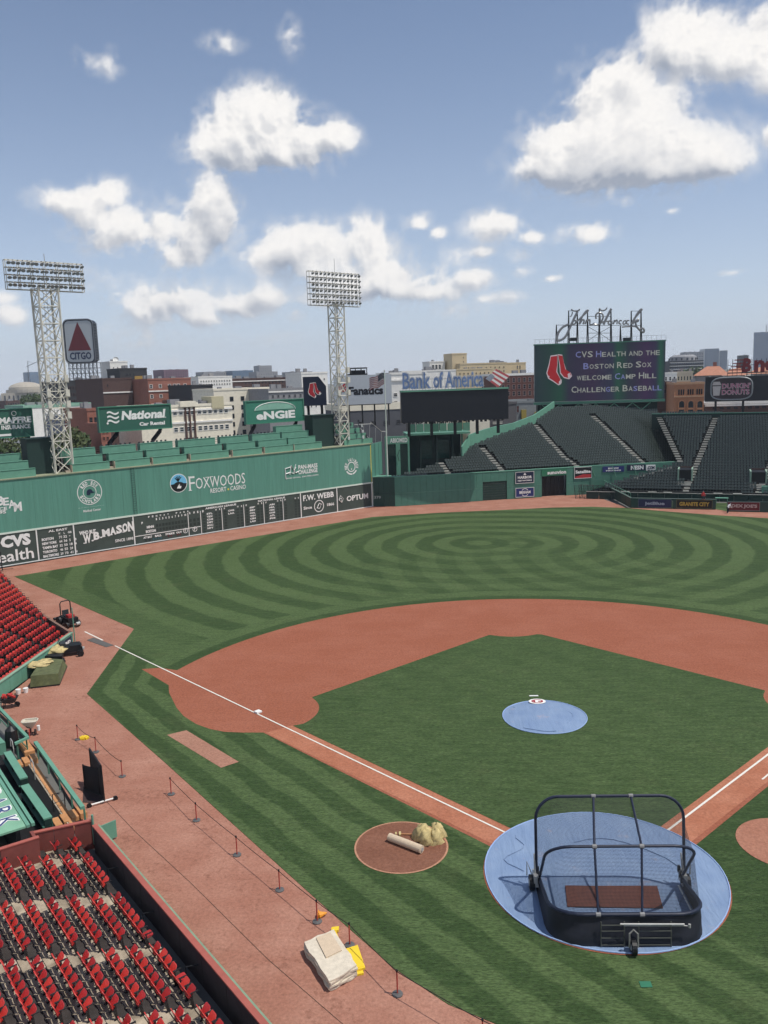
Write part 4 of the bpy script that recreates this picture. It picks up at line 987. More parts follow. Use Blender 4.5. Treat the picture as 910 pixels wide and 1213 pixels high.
rt = empty('neon_letters', fbase(g, 20), 0, 'dark red open neon letters with speed lines above the black doughnut billboard', 'sign letters')
NR = mat('neon_red_off', (.20, .02, .025), .4, .1)
mb = MB()
for q in range(4): mb.obox(g.at(.02+.07*q*.5, .15+q*.22, .1), g.X*g.w*(.30-.03*q), g.N*.25, g.U*.28)
mb.build('speed_line', NR, rt)
ftext(g, 'B', rt, NR, .27, .0, .17, .95, off=.1, bold=.05, shear=.1); ftext(g, 'ne', rt, NR, .50, .0, .42, .8, off=.1, bold=.05)
mb = MB(); mb.bar(g.at(0, -.02), g.at(1, -.02), .2)
for q in range(12): mb.bar(g.at(q/11, -.3, -.3), g.at(q/11, .9, -.3), .08)
mb.bar(g.at(0, .5, -.3), g.at(1, .5, -.3), .08); mb.build('letter_rack', DKGREY, rt)

# ------------------------------------------------------------------ flag on its pole in the corner
pb = PL(459.3, 566, E0+WN*-1.5+WD*1.6, WN)
pb = Vector((E0.x+1.75, E0.y+.9, 0)); D_ = math.hypot(pb.x-CX, pb.y-CY)
pb = FAR(459.4, 566, D_); pt = FAR(455.2, 440.5, D_); zt = pt.z; zb = 0
rt = empty('flagpole', (pb.x, pb.y, 0), 0, 'tall white flagpole in the left centre corner of the outfield wall', 'flagpole')
mb = MB(); mb.tube([(pb.x, pb.y, 4.9), (pb.x, pb.y, zt)], [.13, .07], 8); mb.build('pole', TRIM, rt)
mb = MB(); mb.tube([(pb.x, pb.y, zt), (pb.x, pb.y, zt+.3)], [.12, .12], 8); mb.build('finial', STEEL, rt)
fg = empty('flag', (pb.x, pb.y, zt-2), 0, 'stars and stripes flag flying leftwards from the corner flagpole', 'flag')
L_, H_ = 3.0, 2.05
hv = -Vector(face_n(445, 0).cross(Z)); hx = (Vector((-1, .25, 0))).normalized()
def fp(s_, t_, o=0.):
    return Vector((pb.x, pb.y, zt-.1))+hx*(.1+s_*L_*.92)+Z*(-t_*H_-s_*.62*L_*.55+.12*math.sin(s_*9+t_))+Vector((.3, 1, 0))*(.22*math.sin(s_*8.5-t_*1.5)*s_+o)
ms = [mat('flag_red', (.24, .03, .04), .8, .1), mat('flag_white', (.62, .62, .62), .8, .05), mat('flag_blue', (.012, .018, .05), .8, .1)]
for k in range(13):
    mb = MB(); s0 = .4 if k < 7 else 0.
    n_ = 14; vs = []; fs = []
    for j in range(n_+1):
        for t_ in (k/13, (k+1)/13):
            vs.append(fp(s0+(1-s0)*j/n_, t_)); vs.append(fp(s0+(1-s0)*j/n_, t_, .012))
    for j in range(n_): a = 4*j; fs += [(a, a+4, a+6, a+2), (a+1, a+3, a+7, a+5)]
    mb.add(vs, fs); mb.build('stripe', ms[k % 2], fg)
mb = MB(); vs = []; fs = []
for j in range(7):
    for t_ in range(5): vs.append(fp(.4*j/6, t_/4*7/13))
for j in range(6):
    for t_ in range(4): a = j*5+t_; fs.append((a, a+5, a+6, a+1))
mb.add(vs, fs); mb.build('canton', ms[2], fg)
mb = MB()
for r in range(5):
    for c_ in range(6 if r % 2 == 0 else 5):
        p = fp(.035+c_*.066+(0 if r % 2 == 0 else .033), (.05+r*.11), -.02); mb.disc(p, hx, Z, .045, 6); mb.disc(p-Vector((.3, 1, 0))*.03, -hx, Z, .045, 6)
mb.build('star', WHITE, fg)
# ------------------------------------------------------------------ centre field wall
C0 = Vector((-12.2, 110.1, 0)); C1 = Vector((18.9, 118.2, 0)); D1 = (C1-C0).normalized(); N1 = Vector((D1.y, -D1.x, 0)); C2 = C1+D1*4.6
HC = 5.15
def CW(s, z, o=0.): return C0+D1*s+Z*z+N1*o
def cwpx(px, py=575): return (PL(px, py, C0, N1)-C0).dot(D1)
def cbox(mb, s0, s1, z0, z1, o0, o1, mi=0): mb.obox(CW(s0, z0, o0), D1*(s1-s0), N1*(o1-o0), Z*(z1-z0), mi)
cw = empty('centre_field_wall', CW(16, 0), 0, 'green centre field wall with a garage door and small advertising boards', 'wall')
Lc = (C2-C0).length
g0, g1 = cwpx(572), cwpx(600.5); b0_, b1_ = cwpx(642), cwpx(671)
spans = [(0, g0), (g0, g1), (g1, b0_), (b0_, b1_), (b1_, Lc)]
PANEL = mat('padded_wall_green', (.068, .195, .145), .55, .1, 1.2, var2=.08, scale2=.2)
for i, (a, b) in enumerate(spans):
    zt = 3.4 if i in (1,) else (3.75 if i == 3 else 0)
    n = max(1, int((b-a)/1.15))
    for k in range(n):
        s0, s1 = a+(b-a)*k/n+.015, a+(b-a)*(k+1)/n-.015
        if not zt:
            mb = MB(); cbox(mb, s0, s1, .03, 2.25, -.06, .0); mb.build('lower_panel', PANEL, cw)
        mb = MB(); cbox(mb, s0, s1, max(zt, 2.31), HC-.05, -.06, .0); mb.build('upper_panel', PANEL, cw)
mb = MB()
for i, (a, b) in enumerate(spans):
    zt = 3.4 if i == 1 else (3.75 if i == 3 else 0); cbox(mb, a, b, zt, HC-.08, -.5, -.09)
mb.build('core', GREEN_D, cw)
mb = MB(); 
for a, b in ((0, g0), (g1, b0_), (b1_, Lc)): cbox(mb, a, b, 2.26, 2.30, -.03, .02)
mb.build('pale_line', GREEN_L, cw)
mb = MB(); cbox(mb, -.1, Lc, HC-.05, HC+.04, -.55, .06); mb.build('coping', GREEN_L, cw)
dr = MB()
for k in range(8): cbox(dr, g0+.06, g1-.06, .03+k*.42, .03+k*.42+.40, -.20, -.14+.01*(k % 2))
dr.build('roller_door', mat('roller_door_dark', (.014, .040, .032), .5, .15), cw)
mb = MB(); cbox(mb, b0_+.1, b1_-.1, .02, 3.7, -.9, -.85); mb.build('dark_opening', BLACK, cw)
mb = MB()
for k in range(6): cbox(mb, b0_+.3+k*(b1_-b0_-.6)/5-.03, b0_+.3+k*(b1_-b0_-.6)/5+.03, .05, 3.6, -.7, -.64)
mb.build('gate_bar', BLACK, cw)
# return piece at the corner with the distance marker, its shade painted as darker green
rp = empty('corner_wall', (-14.2, 110.5, 0), 0, 'short wall piece in shade-darkened green marked 379 beside the tall left field wall', 'wall')
A0 = E0+WD*.33; dA = (C0-A0); dl = dA.length; dA.normalize(); nA = Vector((dA.y, -dA.x, 0))
n = 4
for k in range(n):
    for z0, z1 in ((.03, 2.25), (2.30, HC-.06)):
        mb = MB(); mb.obox(A0+dA*(dl*k/n+.015)+Z*z0, dA*(dl/n-.03), nA*-.4, Z*(z1-z0)); mb.build('panel', mat('shaded_panel_green', (.018, .062, .05), .6, .12), rp)
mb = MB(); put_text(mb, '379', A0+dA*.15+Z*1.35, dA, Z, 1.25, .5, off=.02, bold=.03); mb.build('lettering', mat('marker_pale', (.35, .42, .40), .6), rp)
mb = MB(); mb.prism([A0+Z*HC, C0+Z*HC, C0+Vector((2.0, 1.8, HC)), A0+Vector((.6, 2.8, HC)), A0+Vector((.0, 1, HC))], Z*.06); mb.build('ledge', GREEN_L, rp)
# side of the tall wall going back at the corner
sw = empty('corner_return_wall', A0+Vector((.6, 2, HC)), 0, 'tall ribbed green wall return behind the corner flagpole', 'wall')
s0 = E0+WD*.3-WN*.05; dB = Vector((.62, 1.9, 0)).normalized(); nB = Vector((dB.y, -dB.x, 0))
for k in range(3):
    mb = MB(); mb.obox(s0+dB*(k*1.75+.02)+Z*HC, dB*1.6, nB*-.2, Z*(HW-HC)); mb.build('panel', TIN, sw)
for k in range(3): mb = MB(); mb.obox(s0+dB*(k*1.75+1.62)+Z*HC, dB*.13, nB*-.16, Z*(HW-HC)); mb.build('seam', GREEN_D, sw)
# small advertising boards on the wall
def cw_sign(px0, px1, zb, zt, bg_, label, words, fg=WHITE, rimm=WHITE):
    a, b = cwpx(px0), cwpx(px1); f = Frame.__new__(Frame); f.P = CW(a, zb, .12); f.X = D1; f.U = Z.copy(); f.w = b-a; f.h = zt-zb; f.N = N1
    rt = empty('advertising_board', f.at(.5, 0), 0, label, 'advertising board', 'advertising boards on the outfield wall')
    panel(f, 'board', bg_, rt, .1)
    if rimm: rim(f, rimm, rt, .07, .03)
    for s, x, y, w, h in words: ftext(f, s, rt, fg, x, y, w, h, bold=.04, off=.035)
    return f, rt
f, rt = cw_sign(610.5, 632.5, 2.75, 4.85, NAVY, 'navy HARBOR advertising board right of the garage door, upper of the two', [('HARBOR', .12, .40, .76, .24), ('NETWORKS', .12, .18, .76, .12)])
mb = MB(); mb.add([f.at(.42, .72, .04), f.at(.58, .72, .04), f.at(.5, .92, .04)], [(0, 1, 2)]); mb.build('emblem', WHITE, rt)
f, rt = cw_sign(610.5, 632.5, .25, 1.95, mat('royal_blue_board', (.02, .03, .14), .5, .06), 'blue round logo advertising board right of the garage door, lower of the two', [('BRIGHAM', .2, .36, .6, .3)])
mb = MB(); mb.ring(f.at(.5, .5, .05), f.X*1.0, f.U, .62, .72, 20, a0=R_(35), a1=R_(145)); mb.ring(f.at(.5, .5, .05), f.X, f.U, .62, .72, 20, a0=R_(215), a1=R_(325)); mb.build('emblem', WHITE, rt)
cw_sign(641.5, 671.5, 3.85, 5.0, mat('sign_mid_green', (.03, .17, .09), .5, .06), 'green sunovion sign over the dark gate opening', [('sunovion', .22, .2, .74, .55)], rimm=None)
f, rt = cw_sign(680, 700.5, 3.0, 5.1, BLACK, 'black and red Satellite advertising board at the right end of the centre wall', [('Satellite', .06, .45, .88, .28)])
mb = MB(); mb.poly([f.at(.04, .04, .02), f.at(.96, .04, .02), f.at(.96, .34, .02), f.at(.5, .36, .02), f.at(.04, .16, .02)]); mb.build('red_print', mat('board_red', (.42, .03, .035), .5, .1), rt)
# wedge shaped wall between upper and lower bleachers
W0 = C2.copy(); W1 = G(806.5, 548, 5.2); W1.z = 0
wd2 = (W1-W0); wl = wd2.length; wd2.normalize(); wn2 = Vector((wd2.y, -wd2.x, 0))
ww = empty('bullpen_wedge_wall', W0, 0, 'long green wall tapering to a point between the upper and lower bleachers', 'wall')
lowz = lambda px: None
mb = MB(); mb.prism([W0+Z*.6, W1+Z*5.0, W1+Z*5.35, W0+Z*5.15], wn2*-.3); mb.build('wall_face', GREEN, ww)
mb = MB(); mb.obox(W0+Z*5.15, wd2*wl*1.005+Z*.2, wn2*-.4, Z*.12); mb.build('coping', GREEN_L, ww)
mb = MB()
for k in range(3): mb.bar(W0+wd2*(.3+k*3.9)+Z*(5.0-k*.02)+wn2*.1, W0+wd2*(1.0+k*3.9)+Z*(3.2-k*.2)+wn2*.3, .07)
mb.build('brace', GREEN_L, ww)
def wsign(px0, px1, py0, py1, bgm, label, words, fg=WHITE, cells=None):
    a = PL(px0, py0, W0+wn2*.08, wn2); b = PL(px1, py0, W0+wn2*.08, wn2); c = PL(px0, py1, W0+wn2*.08, wn2)
    f = Frame.__new__(Frame); f.P = a; f.X = wd2; f.U = Z.copy(); f.w = (b-a).dot(wd2); f.h = c.z-a.z; f.N = wn2
    rt = empty('advertising_board', f.at(.5, 0), 0, label, 'advertising board', 'advertising boards on the outfield wall'); panel(f, 'board', bgm, rt, .06)
    for s, x, y, w, h in words: ftext(f, s, rt, fg, x, y, w, h, bold=.05, off=.02)
    return f, rt
wsign(714, 739.5, 559.5, 552.8, mat('royal_blue_board', (.02, .03, .14), .5, .06), 'small blue two-line board at the left of the tapering green wall', [('BIGELOW', .25, .5, .5, .3), ('INSURANCE', .15, .15, .7, .22)])
wsign(743, 764.5, 557.8, 550.8, NAVY, 'dark NESN board on the tapering green wall', [('NESN', .2, .15, .7, .7)])
f, rt = wsign(765.5, 776.5, 557.5, 550.8, WHITE, 'white board with small dark .COM lettering on the tapering green wall', [('.COM', .1, .2, .8, .6)], fg=NAVY)

# ------------------------------------------------------------------ bleachers
SEATD = mat('bleacher_seat_dark', (.050, .066, .058), .30, .25, 2.0, spec=.6)
TREAD = mat('bleacher_tread', (.020, .023, .022), .8, .2, 1.5); STEPL = mat('aisle_step_grey', (.30, .30, .27), .85, .2, 2)
def inpoly(p, poly):
    x, y = p; c = False; n = len(poly)
    for i in range(n):
        x0, y0 = poly[i]; x1, y1 = poly[i-1]
        if (y0 > y) != (y1 > y) and x < (x1-x0)*(y-y0)/(y1-y0)+x0: c = not c
    return c
def segd(p, a, b):
    ax, ay = a; bx, by = b; dx, dy = bx-ax, by-ay; t = max(0, min(1, ((p[0]-ax)*dx+(p[1]-ay)*dy)/(dx*dx+dy*dy+1e-9)))
    return math.hypot(p[0]-ax-t*dx, p[1]-ay-t*dy)
all_seats = []
RD, RH = .84, .378
def bleacher(name, O, d, z0, polypx, aisles, nrows, s_lo, s_hi, seat_ok=None):
    b = Vector((-d.y, d.x, 0)); nrm = (Z-b*(RH/RD)).normalized()
    O3 = O+Z*z0
    def st(px, py): q = PL(px, py, O3, nrm)-O3; return (q.dot(d), q.dot(b))
    poly = [st(*p) for p in polypx]; ais = [[st(*p) for p in a] for a in aisles]
    tread = MB(); steps = MB()
    for k in range(nrows):
        t = k*RD; tc = t+.42
        # covered intervals at this row
        xs = [s_lo+i*.25 for i in range(int((s_hi-s_lo)/.25)+1)]; run = None
        ins = [inpoly((x, tc), poly) for x in xs]
        i = 0
        while i < len(xs):
            if ins[i]:
                j = i
                while j+1 < len(xs) and ins[j+1]: j += 1
                a, e = xs[i]-.2, xs[j]+.2
                tread.obox(O3+d*a+b*t+Z*(k*RH-.5), d*(e-a), b*(RD-.006), Z*(.5)); i = j+1
            else: i += 1
        for a_ in ais:
            for q in range(len(a_)-1):
                (sa, ta), (sb, tb) = a_[q], a_[q+1]
                if min(ta, tb) <= tc <= max(ta, tb):
                    s_ = sa+(sb-sa)*(tc-ta)/(tb-ta)
                    steps.obox(O3+d*(s_-.5)+b*t+Z*(k*RH), d*1.0, b*.40, Z*.06); steps.obox(O3+d*(s_-.5)+b*(t+.41)+Z*(k*RH), d*1.0, b*.42, Z*.19)
        x = s_lo
        while x < s_hi:
            if inpoly((x, tc), poly) and all(segd((x, tc), a_[q], a_[q+1]) > .72 for a_ in ais for q in range(len(a_)-1)):
                all_seats.append((O3+d*x+b*(t+.52)+Z*(k*RH), math.atan2(d.y, d.x)))
            x += .5
    rt = tread.build(name, TREAD, None, kind='structure')
    steps.build('aisle_steps', STEPL, None, kind='structure')
    return st, O3, d, b, nrm
polyA = [(460, 568), (484, 562), (512, 553), (546, 541), (557, 529), (591, 516), (633, 500), (656, 484), (700, 481), (779, 487), (807, 548.5), (765, 551), (700, 553.5), (600, 558), (462, 568)]
aisA = [[(521, 546), (533, 563)], [(572, 531), (600, 563)], [(634, 503), (668, 541), (690, 556)], [(703, 493), (766, 552)]]
stA = bleacher('upper_bleacher_terrace', C0-N1*.6, D1, HC-.55, polyA, aisA, 31, -6, 80)
F0 = Vector((26.2, 102.5, 0)); D2 = Vector((.944, -.329, 0)).normalized(); B2 = Vector((-D2.y, D2.x, 0))
polyB = [(778, 489), (806.5, 548.5), (711, 577.5), (718, 580), (800, 581), (960, 590), (990, 590), (990, 496), (900, 491)]
aisB = [[(780, 492), (806.5, 548)], [(848, 494), (812, 582)], [(938, 494), (898, 584)]]
stB = bleacher('lower_bleacher_terrace', F0+B2*9.6, D2, .55, polyB, aisB, 34, -14, 50)
# seats: nearest 300 one by one, the rest as one mass
def tiny_seat():
    mb = MB(); mb.obox((-.20, .0, .36), (.40, 0, 0), (0, .05, 0), (0, -.02, .40)) if False else None
    mb.prism([(-.21, .10, .40), (.21, .10, .40), (.19, .17, .78), (-.19, .17, .78)], (0, .05, 0))
    mb.prism([(-.21, -.20, .40), (.21, -.20, .40), (.21, .10, .37), (-.21, .10, .37)], (0, 0, .05))
    mb.obox((-.03, .0, 0), (.06, 0, 0), (0, .06, 0), (0, 0, .38)); return mb
ts = tiny_seat(); tme = ts.mesh('bleacher_seat', SEATD)
all_seats.sort(key=lambda q: (q[0]-Vector((CX, CY, CZ))).length)
for p, rz in all_seats[:300]:
    o = bpy.data.objects.new('bleacher_seat', tme); COL.objects.link(o); o.location = p; o.rotation_euler = (0, 0, rz)
    k_ = round((p-F0-B2*9.6).dot(B2)/RD-.6); j_ = round((p-F0).dot(D2)*2)+40; tag(o, 'dark plastic bleacher seat, row %d up and seat %d along from the left' % (k_+1, j_), 'seat', 'dark seats in the nearest bleacher rows')
rest = MB(); tv = np.array([tuple(v) for v in ts.v]); nv = len(tv)
V_ = []; F_ = []
for i, (p, rz) in enumerate(all_seats[300:]):
    c_, s_ = math.cos(rz), math.sin(rz); q = np.empty_like(tv); q[:, 0] = tv[:, 0]*c_-tv[:, 1]*s_+p.x; q[:, 1] = tv[:, 0]*s_+tv[:, 1]*c_+p.y; q[:, 2] = tv[:, 2]+p.z
    V_.append(q); F_ += [tuple(a+i*nv for a in f_) for f_ in ts.f]
me = bpy.data.meshes.new('bleacher_seats'); me.from_pydata(np.concatenate(V_).tolist(), [], F_); me.materials.append(SEATD)
o = bpy.data.objects.new('bleacher_seats', me); COL.objects.link(o); tag(o, 'dark rows of bleacher seats filling the stands beyond centre field', 'seats', kind='stuff')
print('bleacher seats', len(all_seats))
# parapet stepping up along the left edge of the upper bleachers
st, O3, d_, b_, nr = stA
edge = [(548, 542, 2.0), (557, 530, 2.4), (575, 522, 2.2), (591, 516, 1.9), (609, 510, 1.5), (633, 500, 1.4), (645, 492, 1.4), (657, 484, 1.5)]
pr = empty('stepped_parapet', PL(600, 513, O3, nr), 0, 'pale green parapet stepping up the left edge of the upper bleachers', 'wall')
pts = [(PL(x, y, O3, nr), h) for x, y, h in edge]
for i in range(len(pts)-1):
    a, h0 = pts[i]; b2, h1 = pts[i+1]; a = a-Z*.4; b3 = b2-Z*.4
    mb = MB(); mb.prism([a, b3, b3+Z*(h1+.4), a+Z*(h0+.4)], Vector((-.25, .3, 0))); mb.build('parapet_panel', GREEN_L, pr)
# top wall of the lower bleachers
k = 27.2; q0 = PL(772, 488, F0+B2*(9.6+k), B2); q1 = q0+D2*34
tw = empty('bleacher_back_wall', q0, 0, 'dark green back wall along the top of the right bleachers', 'wall')
for i in range(12): mb = MB(); mb.obox(Vector((q0.x, q0.y, 9))+D2*(i*2.84+.02), D2*2.8, B2*.3, Z*(4.35)); mb.build('panel', GREEN_D, tw)
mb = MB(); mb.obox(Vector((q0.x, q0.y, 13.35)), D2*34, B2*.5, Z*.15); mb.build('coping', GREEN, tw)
# vomitory openings with pale walls
for px, py, w_, lb in ((812, 563, 2.0, 'left'), (898, 566, 2.2, 'right')):
    q = PL(px, py, stB[1], stB[4]); rt = empty('stair_opening', q, 0, 'dark walled stair opening low in the right bleachers, the %s one' % lb, 'stair opening', 'stair openings in the bleachers')
    D_, B_ = D2, B2
    mb = MB(); mb.obox(q-D_*w_/2-B_*1.6-Z*.6, D_*w_, B_*3.4, Z*1.75); mb.build('dark_void', BLACK, rt)
    for s_ in (-1, 1): mb = MB(); mb.obox(q+D_*(s_*w_/2+(0 if s_ > 0 else -.25))-B_*1.9-Z*.8, D_*.25, B_*3.6, Z*2.1); mb.build('side_wall', mat('pale_mint_wall', (.25, .36, .28), .7, .15), rt)
    mb = MB(); mb.obox(q-D_*w_/2+B_*1.81-Z*.4, D_*w_, B_*.15, Z*1.8); mb.build('back_rail', REDB_D, rt)
    for j in range(3): mb = MB(); mb.obox(q-D_*(w_*.6)-B_*(3.2-j*.4)-Z*(1.45-j*.2), D_*w_*1.1, B_*.38, Z*.2); mb.build('step', STEPL, rt)
# low fence in front of lower bleachers with pale top
lf = empty('bullpen_fence', F0+B2*9.2+D2*5, 0, 'dark green fence with a pale top rail below the right bleachers', 'fence')
a = F0+B2*9.2-D2*8
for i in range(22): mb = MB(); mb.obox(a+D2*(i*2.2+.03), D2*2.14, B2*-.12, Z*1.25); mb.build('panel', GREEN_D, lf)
mb = MB(); mb.obox(a+Z*1.25, D2*48, B2*-.25, Z*.10); mb.build('top_rail', STEPL, lf)
for i, off in enumerate((6, 10.5, 13, 21, 24, 33)): mb = MB(); mb.obox(a+D2*off+Z*1.36-B2*.1, D2*1.4, B2*-.7, Z*.14); mb.build('ledge_box', STEPL, lf)
# bullpen pads facing the field
K0 = G(747, 601.8); K1 = G(848, 603.8); KD = (K1-K0).normalized(); KN = Vector((KD.y, -KD.x, 0)); KL = (K1-K0).length
pw = empty('bullpen_wall', K0, 0, 'low dark green padded wall in front of the bullpens', 'wall')
n = 10; PADM = mat('pad_dark_green', (.020, .055, .045), .5, .1)
for i in range(n): mb = MB(); mb.obox(K0+KD*(KL*i/n+.02)+Z*.02, KD*(KL/n-.04), KN*-.35, Z*1.6); mb.build('pad', PADM, pw)
K9 = G(713, 583); dd = (K9-K0); 
for i in range(6): mb = MB(); p = K0+dd*(i/6); mb.obox(p+Z*.02, dd/6*.98, Vector((-dd.y, dd.x, 0)).normalized()*-.3, Z*1.6); mb.build('pad', PADM, pw)
mb = MB(); mb.obox(K0+Z*1.62, KD*KL, KN*-.4, Z*.05); mb.obox(K0+Z*1.62, dd, Vector((-dd.y, dd.x, 0)).normalized()*-.35, Z*.05); mb.build('coping', mat('coping_grey_green', (.10, .14, .12), .6), pw)
mb = MB(); hb = K0+KN*-.2
for i in range(14): p = K0+dd*(i/13); mb.bar(p+Z*1.6, p+Z*2.4, .03)
mb.bar(K0+Z*2.4, K0+dd+Z*2.4, .04); mb.build('railing', GREEN_L, pw)
def ksign(px0, px1, bgm, label, s, fgm, y0=.2, hh=.6, edge=None, o=.03):
    a = (PL(px0, 596, K0, KN)-K0).dot(KD); b = (PL(px1, 596, K0, KN)-K0).dot(KD)
    f = Frame.__new__(Frame); f.P = K0+KD*a+Z*.18+KN*(o+.02); f.X = KD; f.U = Z.copy(); f.w = b-a; f.h = 1.34; f.N = KN
    rt = empty('advertising_board', f.at(.5, 0), 0, label, 'advertising board', 'advertising boards on the bullpen wall'); panel(f, 'board', bgm, rt, .04)
    ftext(f, s, rt, fgm, .08 if len(s) > 8 else .2, y0, .84 if len(s) > 8 else .6, hh, bold=.05, off=.02)
    if edge: rim(f, edge, rt, .05, .02)
    return f, rt
ksign(756, 795.5, mat('deep_blue_board', (.018, .022, .075), .5, .06), 'dark blue jetBlue board on the low bullpen wall', 'jetBlue', mat('muted_white_print', (.30, .34, .42), .5), .2, .5, mat('board_rim_grey', (.12, .15, .16), .5))
ksign(801.5, 844, BLACK, 'black GRANITE CITY board with gold letters on the low bullpen wall', 'GRANITE CITY', mat('gold_print', (.42, .30, .05), .5), .25, .5, mat('board_rim_gold', (.16, .13, .05), .5))
# right continuation
K2 = G(861, 606); K3 = K2+KD*14; f = Frame.__new__(Frame); f.P = K2+Z*.02; f.X = KD; f.U = Z.copy(); f.w = 14; f.h = 1.6; f.N = KN
rw = empty('right_bullpen_wall', K2, 0, 'low padded wall at the right edge, carrying dark red boards', 'wall')
for i in range(6): mb = MB(); mb.obox(K2+KD*(14*i/6+.02)+Z*.02, KD*(14/6-.04), KN*-.35, Z*1.6); mb.build('pad', PADM, rw)
def rsign(x0, w, label, s):
    f = Frame.__new__(Frame); f.P = K2+KD*x0+Z*.2+KN*.03; f.X = KD; f.U = Z.copy(); f.w = w; f.h = 1.35; f.N = KN
    rt = empty('advertising_board', f.at(.5, 0), 0, label, 'advertising board', 'advertising boards on the bullpen wall'); panel(f, 'board', mat('maroon_board', (.12, .014, .018), .5, .1), rt, .05); rim(f, mat('board_rim_pale', (.3, .28, .27), .5), rt, .05, .02)
    if s: ftext(f, s, rt, mat('muted_pink_print', (.45, .35, .33), .5), .12, .25, .8, .5, bold=.05, off=.02)
rsign(.1, 4.6, 'maroon DEX JOE\'S board on the low wall by the right edge', "DEX JOE'S"); rsign(6.0, 5.2, 'plain maroon board cut by the right edge of the picture', '')
# benches / pale table in the pen gap
tb = empty('bullpen_table', G(855, 596), 0, 'pale mint bench table standing in the bullpen gap', 'table')
q = G(855, 600)+B2*2; mb = MB(); mb.obox(q+Z*1.0-D2*1.0, D2*2.0, B2*.8, Z*.1); mb.build('top', GREEN_L, tb)
for s_ in (-.9, .8): mb = MB(); mb.obox(q+D2*s_+B2*.3, D2*.1, B2*.1, Z*1.0); mb.build('leg', GREEN_L, tb)
q = G(903, 596)+B2*3; gb = MB(); gb.obox(q, D2*.9, B2*.8, Z*2.4); gb.obox(q+D2*-.7, D2*.65, B2*.6, Z*1.4); gb.build('mint_cabinet', GREEN_L, None, label='pale green cabinet standing behind the right bullpen wall', cat='cabinet')
sheet('bullpen_grass', [K0-KN*.4, K1-KN*.4, K2-KN*.4, K3-KN*.4, K3+B2*8, K0+B2*8], .012, GRASS)
